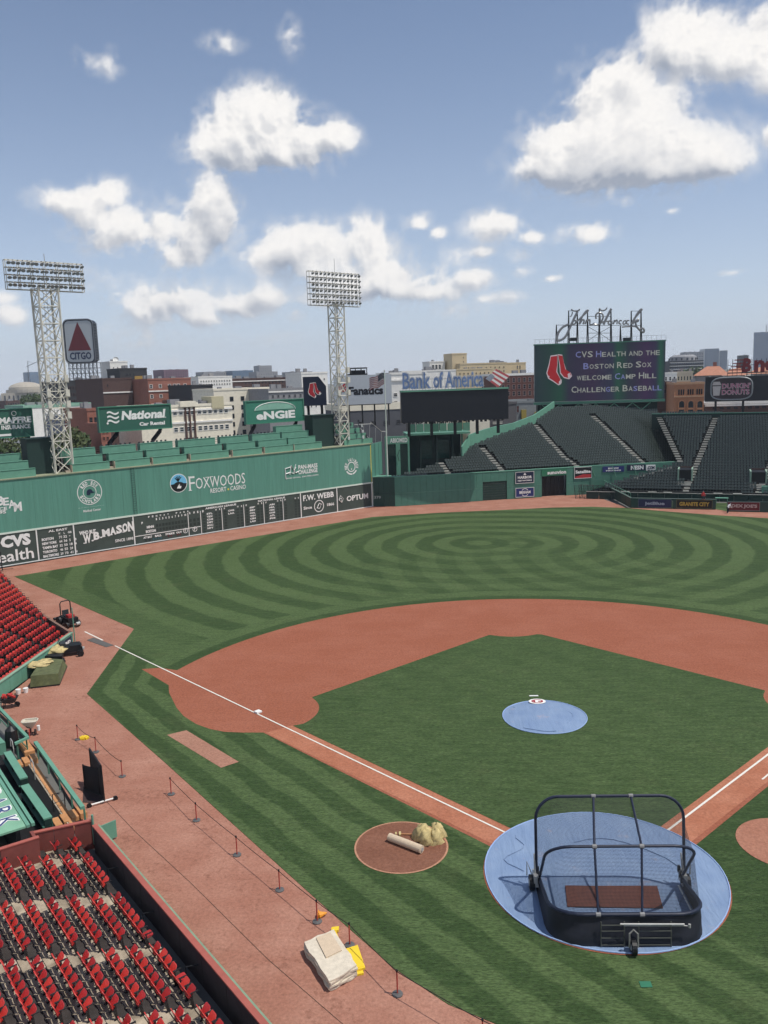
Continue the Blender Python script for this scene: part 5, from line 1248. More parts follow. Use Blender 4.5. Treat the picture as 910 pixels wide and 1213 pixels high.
# people by the pen: sitting figure on the wall and a bent figure by the gap
def figure(name, p, label, shirt, trousers, rz=0, bent=False, sit=False):
    rt = empty('person', p, rz, label, 'person'); M_ = Matrix.Translation(p) @ Matrix.Rotation(rz, 4, 'Z')
    me = bpy.data.meshes.new('body'); 
    if bent: J_ = dict(pel=(0, 0, .9), ch=(.28, 0, 1.22), nk=(.42, 0, 1.36), hd=(.52, 0, 1.5), hl=(.0, .11, .88), kl=(.14, .12, .48), al=(0, .12, .08), fl=(.2, .12, .04), hr=(0, -.11, .88), kr=(.1, -.12, .48), ar=(-.08, -.12, .08), fr=(.12, -.12, .04), sl=(.3, .2, 1.24), el=(.42, .24, .98), wl=(.6, .2, .82), ml=(.68, .18, .78), sr=(.3, -.2, 1.24), er=(.42, -.24, .98), wr=(.6, -.2, .84), mr=(.68, -.18, .8))
    elif sit: J_ = dict(pel=(0, 0, .52), ch=(0, 0, .98), nk=(0, 0, 1.14), hd=(0, 0, 1.3), hl=(.02, .11, .5), kl=(.42, .13, .52), al=(.46, .13, .1), fl=(.62, .13, .05), hr=(.02, -.11, .5), kr=(.42, -.13, .52), ar=(.46, -.13, .1), fr=(.62, -.13, .05), sl=(0, .2, 1.0), el=(.08, .26, .72), wl=(.28, .2, .6), ml=(.36, .18, .58), sr=(0, -.2, 1.0), er=(.08, -.26, .72), wr=(.28, -.2, .6), mr=(.36, -.18, .58))
    else: J_ = dict(pel=(0, 0, .95), ch=(0, 0, 1.36), nk=(0, 0, 1.5), hd=(.02, 0, 1.66), hl=(0, .1, .92), kl=(.03, .11, .5), al=(0, .11, .08), fl=(.18, .12, .04), hr=(0, -.1, .92), kr=(-.03, -.11, .5), ar=(-.06, -.11, .08), fr=(.12, -.12, .04), sl=(0, .2, 1.38), el=(0, .27, 1.1), wl=(.1, .25, .88), ml=(.14, .24, .8), sr=(0, -.2, 1.38), er=(0, -.27, 1.1), wr=(.1, -.25, .88), mr=(.14, -.24, .8))
    names = list(J_); idx = {k_: i for i, k_ in enumerate(names)}
    ed = [('pel', 'ch'), ('ch', 'nk'), ('nk', 'hd'), ('pel', 'hl'), ('hl', 'kl'), ('kl', 'al'), ('al', 'fl'), ('pel', 'hr'), ('hr', 'kr'), ('kr', 'ar'), ('ar', 'fr'), ('ch', 'sl'), ('sl', 'el'), ('el', 'wl'), ('wl', 'ml'), ('ch', 'sr'), ('sr', 'er'), ('er', 'wr'), ('wr', 'mr')]
    me.from_pydata([J_[k_] for k_ in names], [(idx[a], idx[b]) for a, b in ed], [])
    o = bpy.data.objects.new('body', me); COL.objects.link(o); o.parent = rt
    sk = o.modifiers.new('skin', 'SKIN'); rad = dict(pel=.15, ch=.17, nk=.06, hd=.10, hl=.1, hr=.1, kl=.07, kr=.07, al=.045, ar=.045, fl=.045, fr=.045, sl=.075, sr=.075, el=.05, er=.05, wl=.035, wr=.035, ml=.04, mr=.04)
    for i, k_ in enumerate(names): me.skin_vertices[0].data[i].radius = (rad[k_], rad[k_]); me.skin_vertices[0].data[i].use_root = (i == 0)
    ss = o.modifiers.new('sub', 'SUBSURF'); ss.levels = 1; ss.render_levels = 1
    me.materials.append(shirt)
    # head, trousers as separate pieces
    hb = MB(); c = Vector(J_['hd']); n = 8
    for j in range(5):
        pass
    vs = []; fs = []
    for j in range(6):
        th = math.pi*j/5
        for q_ in range(n): a = 2*math.pi*q_/n; vs.append((c.x+.105*math.sin(th)*math.cos(a), c.y+.09*math.sin(th)*math.sin(a), c.z+.03+.13*math.cos(th)))
    for j in range(5):
        for q_ in range(n): fs.append((j*n+q_, (j+1)*n+q_, (j+1)*n+(q_+1) % n, j*n+(q_+1) % n))
    me2 = bpy.data.meshes.new('head'); me2.from_pydata(vs, [], fs); me2.materials.append(mat('skin_tone', (.45, .25, .17), .6, .05)); inst('head', me2, rt, (0, 0, 0))
    tr = MB()
    for s_ in ('l', 'r'): tr.tube([J_['h'+s_], J_['k'+s_], J_['a'+s_]], [.115, .085, .065], 8)
    tr.tube([Vector(J_['pel'])-Vector((0, .12, 0)), Vector(J_['pel'])+Vector((0, .12, 0))], .14, 8)
    me3 = tr.mesh('trousers', trousers); inst('trousers', me3, rt, (0, 0, 0))
    hc = MB(); hc.tube([c+Vector((0, 0, .06)), c+Vector((0, 0, .17))], [.115, .07], 8); hc.obox(c+Vector((.05, -.07, .07)), (.13, 0, 0), (0, .14, 0), (0, 0, .015)); me4 = hc.mesh('cap', NAVY); inst('cap', me4, rt, (0, 0, 0))
    return rt
SHR = mat('shirt_red', (.4, .03, .03), .8, .1); SHW = mat('shirt_white', (.6, .6, .6), .8, .1); TRD = mat('trousers_dark', (.02, .022, .03), .8)
figure('person', G(862, 607)-Vector((.3, .8, 0)), 'person in a white shirt bending down at the gap in the low bullpen wall', SHW, TRD, R_(20), bent=True)
figure('person', PL(833, 591, K0-KN*.5, KN)-Z*.1, 'person in red sitting behind the gold lettered GRANITE CITY board', SHR, TRD, R_(-100), sit=True)
# protective screens heap in the corner of the centre wall
hp = empty('batting_screen_stack', G(693, 589), 0, 'stack of dark netted protective screens leaning at the right end of the centre wall', 'screen stack')
for i in range(5):
    p = G(682+i*5, 590.5); mb = MB(); w_ = 1.7; tl = Vector((.1*i-.2, .5, 0)); ux = Vector((.8, .5-.25*i, 0)).normalized()
    pts = [p, p+ux*w_, p+ux*w_+Z*2.3+tl, p+Z*2.3+tl]; mb.tube(pts+[pts[0]], .05, 5); mb.bar(pts[0], pts[2], .03); mb.bar((pts[0]+pts[3])/2, (pts[1]+pts[2])/2, .03); mb.build('screen_frame', BLACK, hp)
    mb = MB(); 
    for j in range(9): mb.bar(pts[0].lerp(pts[1], j/8), pts[3].lerp(pts[2], j/8), .012); mb.bar(pts[0].lerp(pts[3], j/8), pts[1].lerp(pts[2], j/8), .012)
    mb.build('netting', BLACK, hp)

# ------------------------------------------------------------------ sponsor gate and dark pavilion left of the bleachers
f = face((457.5, 564), (486, 559.5), (457.5, 519), 151, 8)
gt = empty('sponsor_gate', f.at(.5, 0), 0, 'green gate frame with ABIOMED lettering beside the corner flagpole', 'gate')
mb = MB(); mb.obox(f.at(0, .80), f.X*f.w, f.N*-.5, f.U*f.h*.20)
mb.build('header', GREEN_L, gt)
for x_, w_ in ((0, .09), (.44, .17), (.93, .07)): mb = MB(); mb.obox(f.at(x_, -.1), f.X*f.w*w_, f.N*-.5, f.U*f.h*.90); mb.build('post', GREEN_L, gt)
mb = MB(); mb.obox(f.at(.02, -.1, -1.2), f.X*f.w*.96, f.N*-.3, f.U*f.h*.9); mb.build('dark_backing', GREEN_D, gt)
ftext(f, 'ABIOMED', gt, WHITE, .2, .835, .72, .12, bold=.03)
mb = MB(); mb.tube([f.at(.55, .35, .15), f.at(.5, .5, .15), f.at(.58, .65, .15)], .06, 4); mb.build('handle', BLACK, gt)
f = face((484, 563), (549, 552), (482, 519), 156, 8)
pv = empty('dark_pavilion', f.at(.5, 0), 0, 'dark pavilion with a green roof deck between the corner gate and the bleachers', 'pavilion')
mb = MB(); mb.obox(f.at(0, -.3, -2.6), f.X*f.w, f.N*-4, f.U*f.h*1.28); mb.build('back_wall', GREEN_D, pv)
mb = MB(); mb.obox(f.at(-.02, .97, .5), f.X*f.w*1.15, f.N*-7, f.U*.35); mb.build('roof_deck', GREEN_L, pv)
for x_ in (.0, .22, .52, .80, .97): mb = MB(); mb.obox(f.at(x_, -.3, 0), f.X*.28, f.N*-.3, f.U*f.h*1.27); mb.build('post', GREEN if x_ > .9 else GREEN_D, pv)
for x_ in (.25, .56): mb = MB(); mb.obox(f.at(x_, .3, -2.4), f.X*f.w*.22, f.N*.1, f.U*f.h*.5); mb.build('window', mat('green_glass', (.02, .07, .06), .2, .3), pv)
for i in range(8): mb = MB(); mb.obox(f.at(.02+i*.14, 1.05, .3), f.X*f.w*.125, f.N*-.15, f.U*1.5); mb.build('parapet_panel', GREEN_L if i % 3 else GREEN, pv)
mb = MB()
for i in range(22): mb.tube([f.at(.03+i*.05, 1.05, -.8-(i % 3)), f.at(.03+i*.05, 1.30+.06*(i % 2), -.8-(i % 3))], .13, 5)
for i in range(9): mb.bar(f.at(.02+i*.12, 1.05, -3), f.at(.02+i*.12, 1.62, -3), .06)
mb.bar(f.at(0, 1.6, -3), f.at(1.0, 1.6, -3), .05); mb.bar(f.at(0, 1.45, -3), f.at(1.0, 1.45, -3), .04); mb.build('deck_chairs', DKGREY, pv, kind='stuff')
# cluster of stools and visitors over the corner
st_ = MB(); random.seed(3)
for i in range(16):
    p = WP(-4.6+random.random()*5.5, HW+.2+random.random()*3.2, -.8-random.random()*3.4); st_.tube([p, p+Z*.7], .05, 4); st_.box(p+Z*.72, (.4, .35, .06)); st_.obox(p+Z*.75-WD*.18, WD*.36, WN*.05, Z*.35)
cs = st_.build('corner_stools', DKGREY, None, label='cluster of small stools on the deck above the corner of the tall wall', cat='stools', kind='stuff')
mb = MB()
for k in range(4): wbox(mb, -5.3, 1.0-.5*k, HW+.14+k*.9, HW+1.0+k*.9, -.6-k*1.1, -.5-k*1.1)
mb.build('corner_counter', GREEN_L, None, label='green stepped counters right of the middle light tower', cat='seating block')
wt_ = MB()
for i in range(7): p = WP(-4.4+i*.8, HW+1.3+.9*(i % 4), -.3-1.1*(i % 4)); wt_.box(p, (.3, .3, .45))
wt_.build('napkin_boxes', WHITE, None, label='small white boxes set along the counters right of the middle light tower', cat='boxes', kind='stuff')
ca = MB()
for a, b in (((423, 503), (446, 530)), ((439, 500), (452, 511)), ((420, 503), (440, 502)), ((452, 511), (458, 511))): ca.bar(PL(*a, E0-WN*3, WN), PL(*b, E0-WN*3, WN), .09)
for px in (424, 431, 438, 445, 452): ca.bar(PL(px, 503+max(0, px-438)*.6, E0-WN*3, WN), PL(px, 524, E0-WN*3, WN), .05)
ca.build('stair_handrail', STEEL, None, label='steel stair handrail right of the middle light tower', cat='handrail')
# visitors between the blocks
for px, py, sh, lb in ((342, 513, SHR, 'person in red standing on the wall deck under the engie sign, left one'), (353, 513, SHW, 'person in white standing on the wall deck under the engie sign'), (365, 512, TRD, 'person in dark clothes standing on the wall deck right of the engie sign')):
    q = PL(px, py, E0-WN*5.2, WN); figure('person', Vector((q.x, q.y, HW+1.6)), lb, sh, TRD, R_(-60))
# ------------------------------------------------------------------ city behind the park
random.seed(11)
ROOFSHED = {}
def roofbits(rt, P, X, Yv, w, d, z, n, m_=GREYB):
    for i in range(n):
        a = random.uniform(.05, .85); b = random.uniform(.1, .7); s = random.uniform(.03, .09)*w+.6
        mb = MB(); mb.obox(P+X*w*a+Yv*d*b+Z*z, X*s, Yv*s*.8, Z*random.uniform(.8, 2.0)); mb.build('roof_unit', m_, rt)
_wm = {}
def winmesh(w, h, fm, gm, sill=True):
    k = (round(w, 1), round(h, 1), fm.name, gm.name)
    if k not in _wm:
        fr = MB(); t_ = .08*min(w, h)+.03
        fr.obox((0, 0, 0), (w, 0, 0), (0, -.10, 0), (0, 0, t_)); fr.obox((0, 0, h-t_), (w, 0, 0), (0, -.10, 0), (0, 0, t_))
        fr.obox((0, 0, t_), (t_, 0, 0), (0, -.10, 0), (0, 0, h-2*t_)); fr.obox((w-t_, 0, t_), (t_, 0, 0), (0, -.10, 0), (0, 0, h-2*t_)); fr.obox((0, -.03, h/2-t_*.3), (w, 0, 0), (0, -.05, 0), (0, 0, t_*.6))
        pn = MB(); pn.poly([(t_, -.035, t_), (w-t_, -.035, t_), (w-t_, -.035, h-t_), (t_, -.035, h-t_)])
        _wm[k] = (fr.mesh('window', fm), pn.mesh('pane', gm))
    return _wm[k]
def building(label, px0, px1, yt, D, depth, rot, wall_m, wins=None, roof_m=ROOFG, bits=3, cat='building', name='building', fm=None, gm=None, parapet=.6, ybase=None, cornice=None, trimm=None):
    """px0, px1: left and right front corners, yt: roof line at the left corner, all read at distance D"""
    rot = rot*.4+(24 if px0 < 400 else (16 if px0 < 700 else 13)); P = FAR(px0, yt, D); n = face_n((px0+px1)/2, rot); Q = PL(px1, yt, P, n); X = Vector((Q.x-P.x, Q.y-P.y, 0)); w = X.length; X.normalize(); Yv = -n
    H = P.z; B = Vector((P.x, P.y, 0))
    rt = empty(name, B, 0, label, cat, 'buildings beyond the ballpark')
    mb = MB(); mb.obox(B-Z*.2, X*w, Yv*depth, Z*(H+.2)); mb.build('wall', wall_m, rt)
    mb = MB(); mb.obox(B+X*.4+Yv*.4+Z*(H+.02), X*(w-.8), Yv*(depth-.8), Z*.1); rf = mb.build('roof', roof_m, rt)
    if parapet:
        mb = MB()
        mb.obox(B+Z*H-Yv*.12-X*.12, X*(w+.24), Yv*.5, Z*parapet); mb.obox(B+Z*H-X*.12+Yv*.4, X*.5, Yv*(depth-.8), Z*parapet)
        mb.obox(B+Z*H+X*(w-.38)+Yv*.4, X*.5, Yv*(depth-.8), Z*parapet); mb.obox(B+Z*H+Yv*(depth-.38)-X*.12, X*(w+.24), Yv*.5, Z*parapet); mb.build('parapet', trimm or wall_m, rt)
    if cornice:
        for yc in cornice:
            zc = PL((px0+px1)/2, yc, P, n).z; mb = MB(); mb.obox(B+Z*zc-Yv*.25, X*w, Yv*.25-Yv*.003, Z*.45); mb.build('band', trimm or WHITEB, rt)
    if wins:
        xs, ys, ww, hh = wins; s_px = D/989.
        W_, H_ = ww*s_px, hh*s_px; fr, pn = winmesh(W_, H_, fm or wall_m, gm or GLASS); sx = X; rz = math.atan2(X.y, X.x)
        for y in ys:
            for x in xs:
                # the rows run level in the place, so the height is read once at the left corner
                q = PL(x-ww/2, yt, P, n); zz = PL(px0, y+hh/2, P, n).z
                if zz < .5 or zz+H_ > H: continue
                s_ = (q-P).dot(X)
                if s_ < .2 or s_+W_ > w-.1: continue
                o = bpy.data.objects.new('window', fr); COL.objects.link(o); o.parent = rt; o.location = B+X*s_+Z*zz-B; o.rotation_euler = (0, 0, rz)
                p = bpy.data.objects.new('pane', pn); COL.objects.link(p); p.parent = o
    roofbits(rt, B, X, Yv, w, depth, H+.1, bits)
    return rt, B, X, Yv, w, H, P, n
def lsp(a, b, n): return [a+(b-a)*i/(n-1) for i in range(n)]
BLUEGL = mat('blue_glass_tower', (.10, .16, .24), .25, .15, .05); GREYGL = mat('grey_glass_tower', (.13, .16, .20), .3, .15, .05)
PURP = mat('plum_brick', (.16, .09, .12), .85, .15, .5); TERRA = mat('terracotta_roof', (.42, .19, .12), .8, .15, 1)
COPPER = mat('copper_green_roof', (.24, .42, .32), .75, .15, .5)
# far skyline
building('blue glass tower under construction at far left behind the light tower', 35.5, 47, 441, 2600, 40, 10, BLUEGL, (lsp(37, 45, 6), lsp(445, 462, 6), 1.0, 1.6), bits=1, gm=GREYGL)
cr_ = empty('tower_crane', FAR(34, 464, 2500)*1.0, 0, 'thin tower crane beside the far blue tower at left', 'crane'); cr_.location.z = 0
mb = MB(); a = FAR(34.2, 462, 2500); b = FAR(33.2, 433, 2500); a.z = 0; mb.bar(a, b, 1.2); mb.build('mast', DKGREY, cr_)
mb = MB(); mb.bar(FAR(31.5, 434.5, 2500), FAR(44, 428.5, 2500), 1.0); mb.bar(b, FAR(33, 427.5, 2500), .8); mb.bar(FAR(33, 427.5, 2500), FAR(40, 430.5, 2500), .4); mb.build('jib', DKGREY, cr_)
building('plum coloured block on the skyline left of centre', 194, 223, 438.5, 1100, 30, 8, PURP, (lsp(197, 220, 9), lsp(441, 449, 4), 1.3, 1.4), bits=4)
building('pale low block on the skyline beside the plum one', 226, 247, 448, 800, 20, 8, WHITEB, (lsp(229, 244, 6), [451, 454], 1.4, 1.4))
building('grey skyline block with a thin crane mast', 241, 268, 441, 1500, 30, 8, GREYB, (lsp(244, 266, 9), lsp(443.5, 449, 3), 1.2, 1.1))
building('blue glass office tower on the skyline left of centre', 275.5, 300, 439.5, 1500, 30, 6, BLUEGL, (lsp(277.5, 298, 9), lsp(442, 453, 5), 1.2, 1.5), gm=GREYGL)
building('slender dark skyline tower with a stepped top', 307, 322, 433.5, 1700, 25, 6, GREYB, (lsp(309, 320, 5), lsp(437, 447, 5), 1.1, 1.3), bits=2)
building('low grey block stepping beside the dark skyline tower', 304, 329, 441, 1400, 30, 6, GREYB, (lsp(307, 327, 8), lsp(443.5, 450, 3), 1.1, 1.1))
building('flat grey horizon block left of the navy sign', 344, 370, 441, 1300, 30, 6, GREYB, (lsp(347, 368, 9), [443.5, 446], 1.1, 1.0))
building('tall twin glass tower behind the bullpen bleachers, at right', 835, 852, 413.5, 2400, 60, 0, GREYGL, (lsp(836.5, 851, 8), lsp(416, 433, 8), .9, 1.5), bits=1, gm=BLUEGL)
building('lower slab of the twin glass tower, its right half', 853.2, 862, 415.5, 2450, 60, 0, GREYGL, (lsp(854, 861, 4), lsp(418, 433, 7), .9, 1.5), bits=1, gm=BLUEGL)
building('pale slab with roof frame right of the main scoreboard', 810.5, 834, 417.5, 2000, 40, 0, GREYB, (lsp(813, 832, 8), lsp(420, 432, 5), 1.3, 1.3), bits=5)
rt, B, X, Yv, w, H, P, n = building('round topped dark office block with white floor bands, right of the scoreboard', 793.5, 833.5, 428.5, 900, 30, 0, DARKB, (lsp(796, 831, 14), lsp(431, 437, 3), 2.0, 1.5), bits=6, gm=GREYGL, cornice=[429.5, 433.5, 437.5])
mb = MB(); cen = B+X*w/2+Yv*15
mb.tube([Vector((cen.x, cen.y, H)), Vector((cen.x, cen.y, H+4.5)), Vector((cen.x, cen.y, H+6.5))], [w*.42, w*.40, w*.30], 20); mb.build('round_top', GREYB, rt)
mb = MB()
for q in range(16): a_ = 2*math.pi*q/16; mb.box((cen.x+w*.415*math.cos(a_), cen.y+w*.415*math.sin(a_), H+2.3), (1.4, 1.4, 2.2), rz=a_)
mb.build('window', GLASS, rt)
building('tall blue glass skyscraper at the right edge', 893.5, 918, 394, 2700, 60, -28, mat('skyscraper_blue_glass', (.13, .18, .27), .22, .1, .02), (lsp(896, 915, 9), lsp(398, 432, 14), 1.3, 1.6), bits=1, gm=GREYGL)
mb = MB(); mb.bar(FAR(908, 394, 2700), FAR(908, 384.5, 2700), 1.5); mb.build('antenna_mast', STEEL, None, label='thin mast on the blue glass skyscraper at the right edge', cat='mast')
building('small dark block behind the neon letters', 877, 887, 421.5, 1400, 20, 0, DARKB, (lsp(879, 885, 3), [424, 427], 1.2, 1.3), bits=2)
# middle distance, left to right
dm = empty('domed_building', FAR(28, 470, 1500), 0, 'pale stone building with a shallow dome at the far left', 'building', 'buildings beyond the ballpark'); dm.location.z = 0
A = FAR(2, 472, 1500); A.z = 0; n0 = face_n(28, 0); Xd = Vector((-n0.y, n0.x, 0)); DOME = mat('dome_limestone', (.40, .36, .29), .8, .1, .1)
zt = FAR(2, 466, 1500).z; mb = MB(); mb.obox(A, Xd*72, -n0*50, Z*zt); mb.build('wall', DOME, dm)
c = A+Xd*38-n0*25; mb = MB(); mb.tube([Vector((c.x, c.y, z_)) for z_ in (zt, zt+5, zt+5.01, zt+9, zt+13, zt+15.5, zt+17, zt+17.6)], [31, 31, 27, 26.5, 22, 15, 8, .5], 24); mb.build('dome', DOME, dm, smooth=False)
for q in range(10): mb = MB(); mb.obox(A+Xd*(4+q*6.6)+n0*.6+Z*2, Xd*2.2, n0*.4, Z*(zt-6)); mb.build('window', GLASS, dm)
building('brown stone block far left under the dome', 7, 33, 476, 700, 20, 0, REDB_D, (lsp(10, 30, 8), lsp(479, 495, 4), 1.8, 2.4))
rt, B, X, Yv, w, H, P, n = building('dark brown brick building carrying the red triangle sign', 76, 123, 452.5, 385, 30, -10, DARKB, (lsp(80, 104, 9)+[113, 116, 119], lsp(460, 484, 4), 2.2, 3.4), bits=5, fm=REDB_D)
mb = MB(); 
for x_ in (.66, .98): mb.obox(B+X*w*x_-X*.8+Z*0-Yv*.35, X*1.3, Yv*.35, Z*(H+.4))
mb.obox(B+X*w*.66+Z*(H-2.2)-Yv*.36, X*w*.33, Yv*.36, Z*1.0); mb.build('pilaster', GREYB, rt)
building('dark brick block with blank walls right of the red triangle sign', 121, 156, 450, 330, 30, -8, REDB_D, ([127], [457], 1.8, 2.6), bits=4, cornice=[465.5])
building('black clad roof block beside the brick building', 141.5, 174, 438, 345, 14, -8, DARKB, (lsp(150, 158, 3), [444], 2, 2.6), bits=3)
building('pale concrete stair tower with satellite dishes', 130, 151, 429.5, 400, 12, -12, WHITEB, ([134, 139, 146], [436, 442], 1.3, 2.0), bits=1)
sd = empty('satellite_dish', FAR(137, 429, 402), 0, 'white satellite dish on the pale concrete stair tower', 'satellite dish')
c = FAR(137.5, 426.5, 402); mb = MB(); mb.tube([c-Z*1.3, c], .18, 6); mb.build('stand', STEEL, sd); mb = MB(); nn = Vector((.2, -.9, .4)).normalized(); mb.tube([c, c+nn*.2, c+nn*.6], [.3, .9, 1.3], 12, cap=False); mb.disc(c+nn*.22, nn.orthogonal().normalized(), nn.cross(nn.orthogonal()).normalized(), .9, 12); mb.build('dish', WHITE, sd)
mb = MB(); p = FAR(160, 451, 343); mb.obox(p-Z*.5, Vector((4.6, .3, 0)), Vector((0, 2, 0)), Z*2.3); mb.build('roof_box', mat('ochre_panel', (.50, .30, .07), .7, .1), None, label='ochre yellow box on the black clad roof block', cat='roof unit')
building('red brick building with two rows of white framed windows', 175, 226, 450.5, 320, 26, -4, REDB, ([178.5, 189.5, 200.5, 206.5, 211, 219], [458, 470, 481], 3.6, 4.2), bits=5, fm=WHITEB, cornice=[463.5])
building('dark gabled shed roof right of the red brick building', 226, 252, 458, 300, 22, -4, DARKB, None, bits=2)
rt, B, X, Yv, w, H, P, n = building('cream building with small square windows behind the engie sign', 253, 322, 463, 262, 20, -6, CREAM, ([261, 274, 287, 300, 312], [473.5, 484, 494, 504, 514], 4.4, 5.2), bits=3, cornice=None, fm=DKGREY)
building('white gabled building above the cream one', 235, 275, 447.5, 420, 20, -6, WHITEB, (lsp(238, 272, 12), [452, 456], 1.8, 2.2), roof_m=CREAM, bits=2)
building('low red brown brick range right of the white gabled building', 275, 346, 450, 430, 20, -4, REDB_D, (lsp(291, 343, 14), [454.5, 459], 2.0, 2.3), bits=6, cornice=[451.5])
building('grey flat roofed block left of the navy sign', 318, 360, 463, 250, 18, -4, GREYB, (lsp(323, 356, 6), [470, 478], 2.8, 3.4), bits=3, cornice=[464.5])
building('pale tall block left of the middle light tower', 357, 388, 443, 300, 16, -4, WHITEB, (lsp(362, 384, 5), lsp(450, 482, 5), 2.0, 2.8), bits=2)
# white terracotta building with brown piers, behind the National sign
rt, B, X, Yv, w, H, P, n = building('cream two-storey building with wide windows and brown piers behind the National sign', 166, 275, 484.5, 205, 16, -2, CREAM, ([207, 214, 221, 228]+lsp(236, 268, 6), [491.5, 512], 5.6, 6.0), bits=6, cornice=[487, 501.5], fm=WHITEB, gm=mat('grey_blue_glass', (.06, .08, .09), .15, .4, .3))
sx = lambda px: (PL(px, 500, P, n)-P).dot(X)
for px in (219, 224, 229.5):
    mb = MB(); mb.obox(B+X*sx(px)-Yv*.3, X*.45, Yv*.3, Z*(H-.2)); mb.build('brown_pier', REDB_D, rt)
mb = MB(); mb.obox(B+X*sx(214)-Yv*.55+Z*H, X*(sx(233)-sx(214)), Yv*3, Z*1.3); mb.build('raised_parapet', CREAM, rt)
mb = MB(); mb.obox(B+X*sx(252)-Yv*.25+Z*(H-1), X*(sx(266)-sx(252)), Yv*6, Z*3.2); mb.build('stair_head', mat('pale_yellow_render', (.55, .5, .33), .8, .1), rt)
building('red brick corner house left of the National sign', 103, 126, 487, 200, 14, -4, REDB, ([107, 112.5], [499, 513.5], 3.4, 7.5), bits=3, fm=REDB_D)
building('brick lower house behind the left post of the National sign', 119, 131, 505, 190, 8, -4, REDB, ([122, 126.5], [512, 520], 3, 3.8), bits=0)
building('plain blue grey side wall between the left tower and the brick corner house', 80, 103, 493, 215, 12, 4, mat('blue_grey_render', (.20, .22, .29), .8, .06), None, bits=0, parapet=.5, trimm=WHITEB)
building('long low building with a copper green roof edge behind the left tower', 28, 108, 484, 260, 14, -3, WHITEB, (lsp(84, 104, 5), [490], 3, 2), bits=5, roof_m=COPPER, trimm=COPPER, parapet=.9)
building('dark storefront row under the grey Fanatics billboard', 404, 480, 487.5, 190, 14, 4, mat('slate_render', (.10, .105, .12), .8, .1), (lsp(412, 472, 5), [503], 5.2, 5), bits=4, gm=DARKB, trimm=CREAM, parapet=1.5)
building('white block with small dark windows right of the grey billboard', 462, 505, 444, 230, 14, 4, WHITEB, ([468, 481, 494], [468, 477], 5, 4.5), bits=3, cornice=[451])
building('plain grey wall block behind the dark video board', 474, 612, 484, 200, 12, 6, mat('warm_grey_wall', (.12, .115, .12), .85, .12), ([520, 556, 590], [506, 512], 14, 4), bits=0, gm=CREAM)
for px0, px1, yt, lb in ((502, 521, 489.5, 'left'), (526, 546, 488, 'middle'), (556, 580, 487.5, 'right')):
    building('small cream rooftop block seen beneath the dark video board, the %s one' % lb, px0, px1, yt, 176, 6, 6, CREAM, None, bits=1)
# yellow buff hospital like range
building('buff building with a tall plain stair tower, behind the bank letters, its lower wing', 545, 600, 432, 420, 24, 6, BEIGE, (lsp(550, 597, 10), [436.5, 441, 446], 1.8, 2.2), bits=4)
building('tall plain buff stair tower', 535.5, 553, 420, 425, 14, 6, BEIGE, ([549], [424, 429], 1.2, 2.0), bits=0)
building('lower buff wing in front of the stair tower', 541, 583, 438.5, 380, 14, 6, BEIGE, (lsp(545, 579, 8), [443, 448], 2.2, 2.4), bits=3)
building('buff block with a blue roof plant left of the main scoreboard', 583, 623, 431.5, 440, 20, 6, BEIGE, ([594, 596.5, 613, 616], [436], 1.6, 4), bits=5)
building('white glazed rooftop room far behind the bank letters', 509, 527, 429.5, 430, 12, 6, WHITEB, ([513, 517, 521], [435], 3.2, 5.5), bits=1)
building('long pale rooftop behind the bank letters', 476, 540, 441, 330, 14, 6, WHITEB, None, bits=5, parapet=.5)
building('red brown brick building with tall dark window bays left of the scoreboard', 590, 640, 445.5, 300, 20, 8, mat('russet_brick', (.13, .055, .045), .9, .2, 1.5), (lsp(596, 634, 7), [451, 459, 467], 3.6, 5.5), bits=4, fm=mat('pale_trim', (.32, .22, .2), .8), parapet=.8, trimm=WHITEB)
rt, B, X, Yv, w, H, P, n = building('pale grey corrugated shed with a sloping roof beside the dark video board', 604, 648, 478, 215, 14, 8, mat('corrugated_grey', (.24, .26, .27), .6, .1, 2), ([613.5], [485], 3.0, 8), bits=0, gm=mat('door_maroon', (.12, .03, .03), .6))
mb = MB(); mb.obox(B+X*w*.30+Yv*-.4, X*1.3, Yv*.4, Z*(H-1.7)); mb.build('yellow_door', mat('door_ochre', (.35, .27, .06), .6), rt); mb = MB(); mb.box(PL(634, 492, P, n)-Yv*.8, (.8, .8, 1.8)); mb.build('yellow_tank', mat('door_ochre', (.35, .27, .06), .6), rt)
# right of the scoreboard
ORB = mat('orange_brick', (.42, .20, .11), .85, .12, 1.5)
rt, B, X, Yv, w, H, P, n = building('orange brick building with three tall arches right of the scoreboard', 799, 834.5, 456, 240, 16, -2, ORB, (lsp(804.5, 810, 3)+lsp(815.5, 821, 3)+lsp(826, 831.5, 3), [465], 1.4, 6), bits=2, cornice=[470.5], trimm=mat('orange_trim', (.48, .28, .17), .8), fm=DKGREY)
for cxp in (807.3, 818.2, 829):
    s_ = sx = (PL(cxp, 480, P, n)-P).dot(X); r = 3.3*240/989.; zc = PL(cxp, 478, P, n).z
    mb = MB(); pts = [B+X*(s_-r)+Z*(zc-4)-Yv*.12, B+X*(s_+r)+Z*(zc-4)-Yv*.12]+[B+X*(s_+r*math.cos(a))+Z*(zc+r*math.sin(a))-Yv*.12 for a in [math.pi*q/10 for q in range(11)]]
    mb.poly(pts); mb.build('arch_glass', GLASS, rt)
    mb = MB(); mb.tube([B+X*(s_-r)+Z*(zc-4)-Yv*.15]+[B+X*(s_-r*math.cos(a))+Z*(zc+r*math.sin(a))-Yv*.15 for a in [math.pi*q/10 for q in range(11)]]+[B+X*(s_+r)+Z*(zc-4)-Yv*.15], .16, 4); mb.obox(B+X*(s_-r)+Z*(zc-1.6)-Yv*.3, X*2*r, Yv*.15, Z*.5); mb.build('arch_trim', ORB, rt)
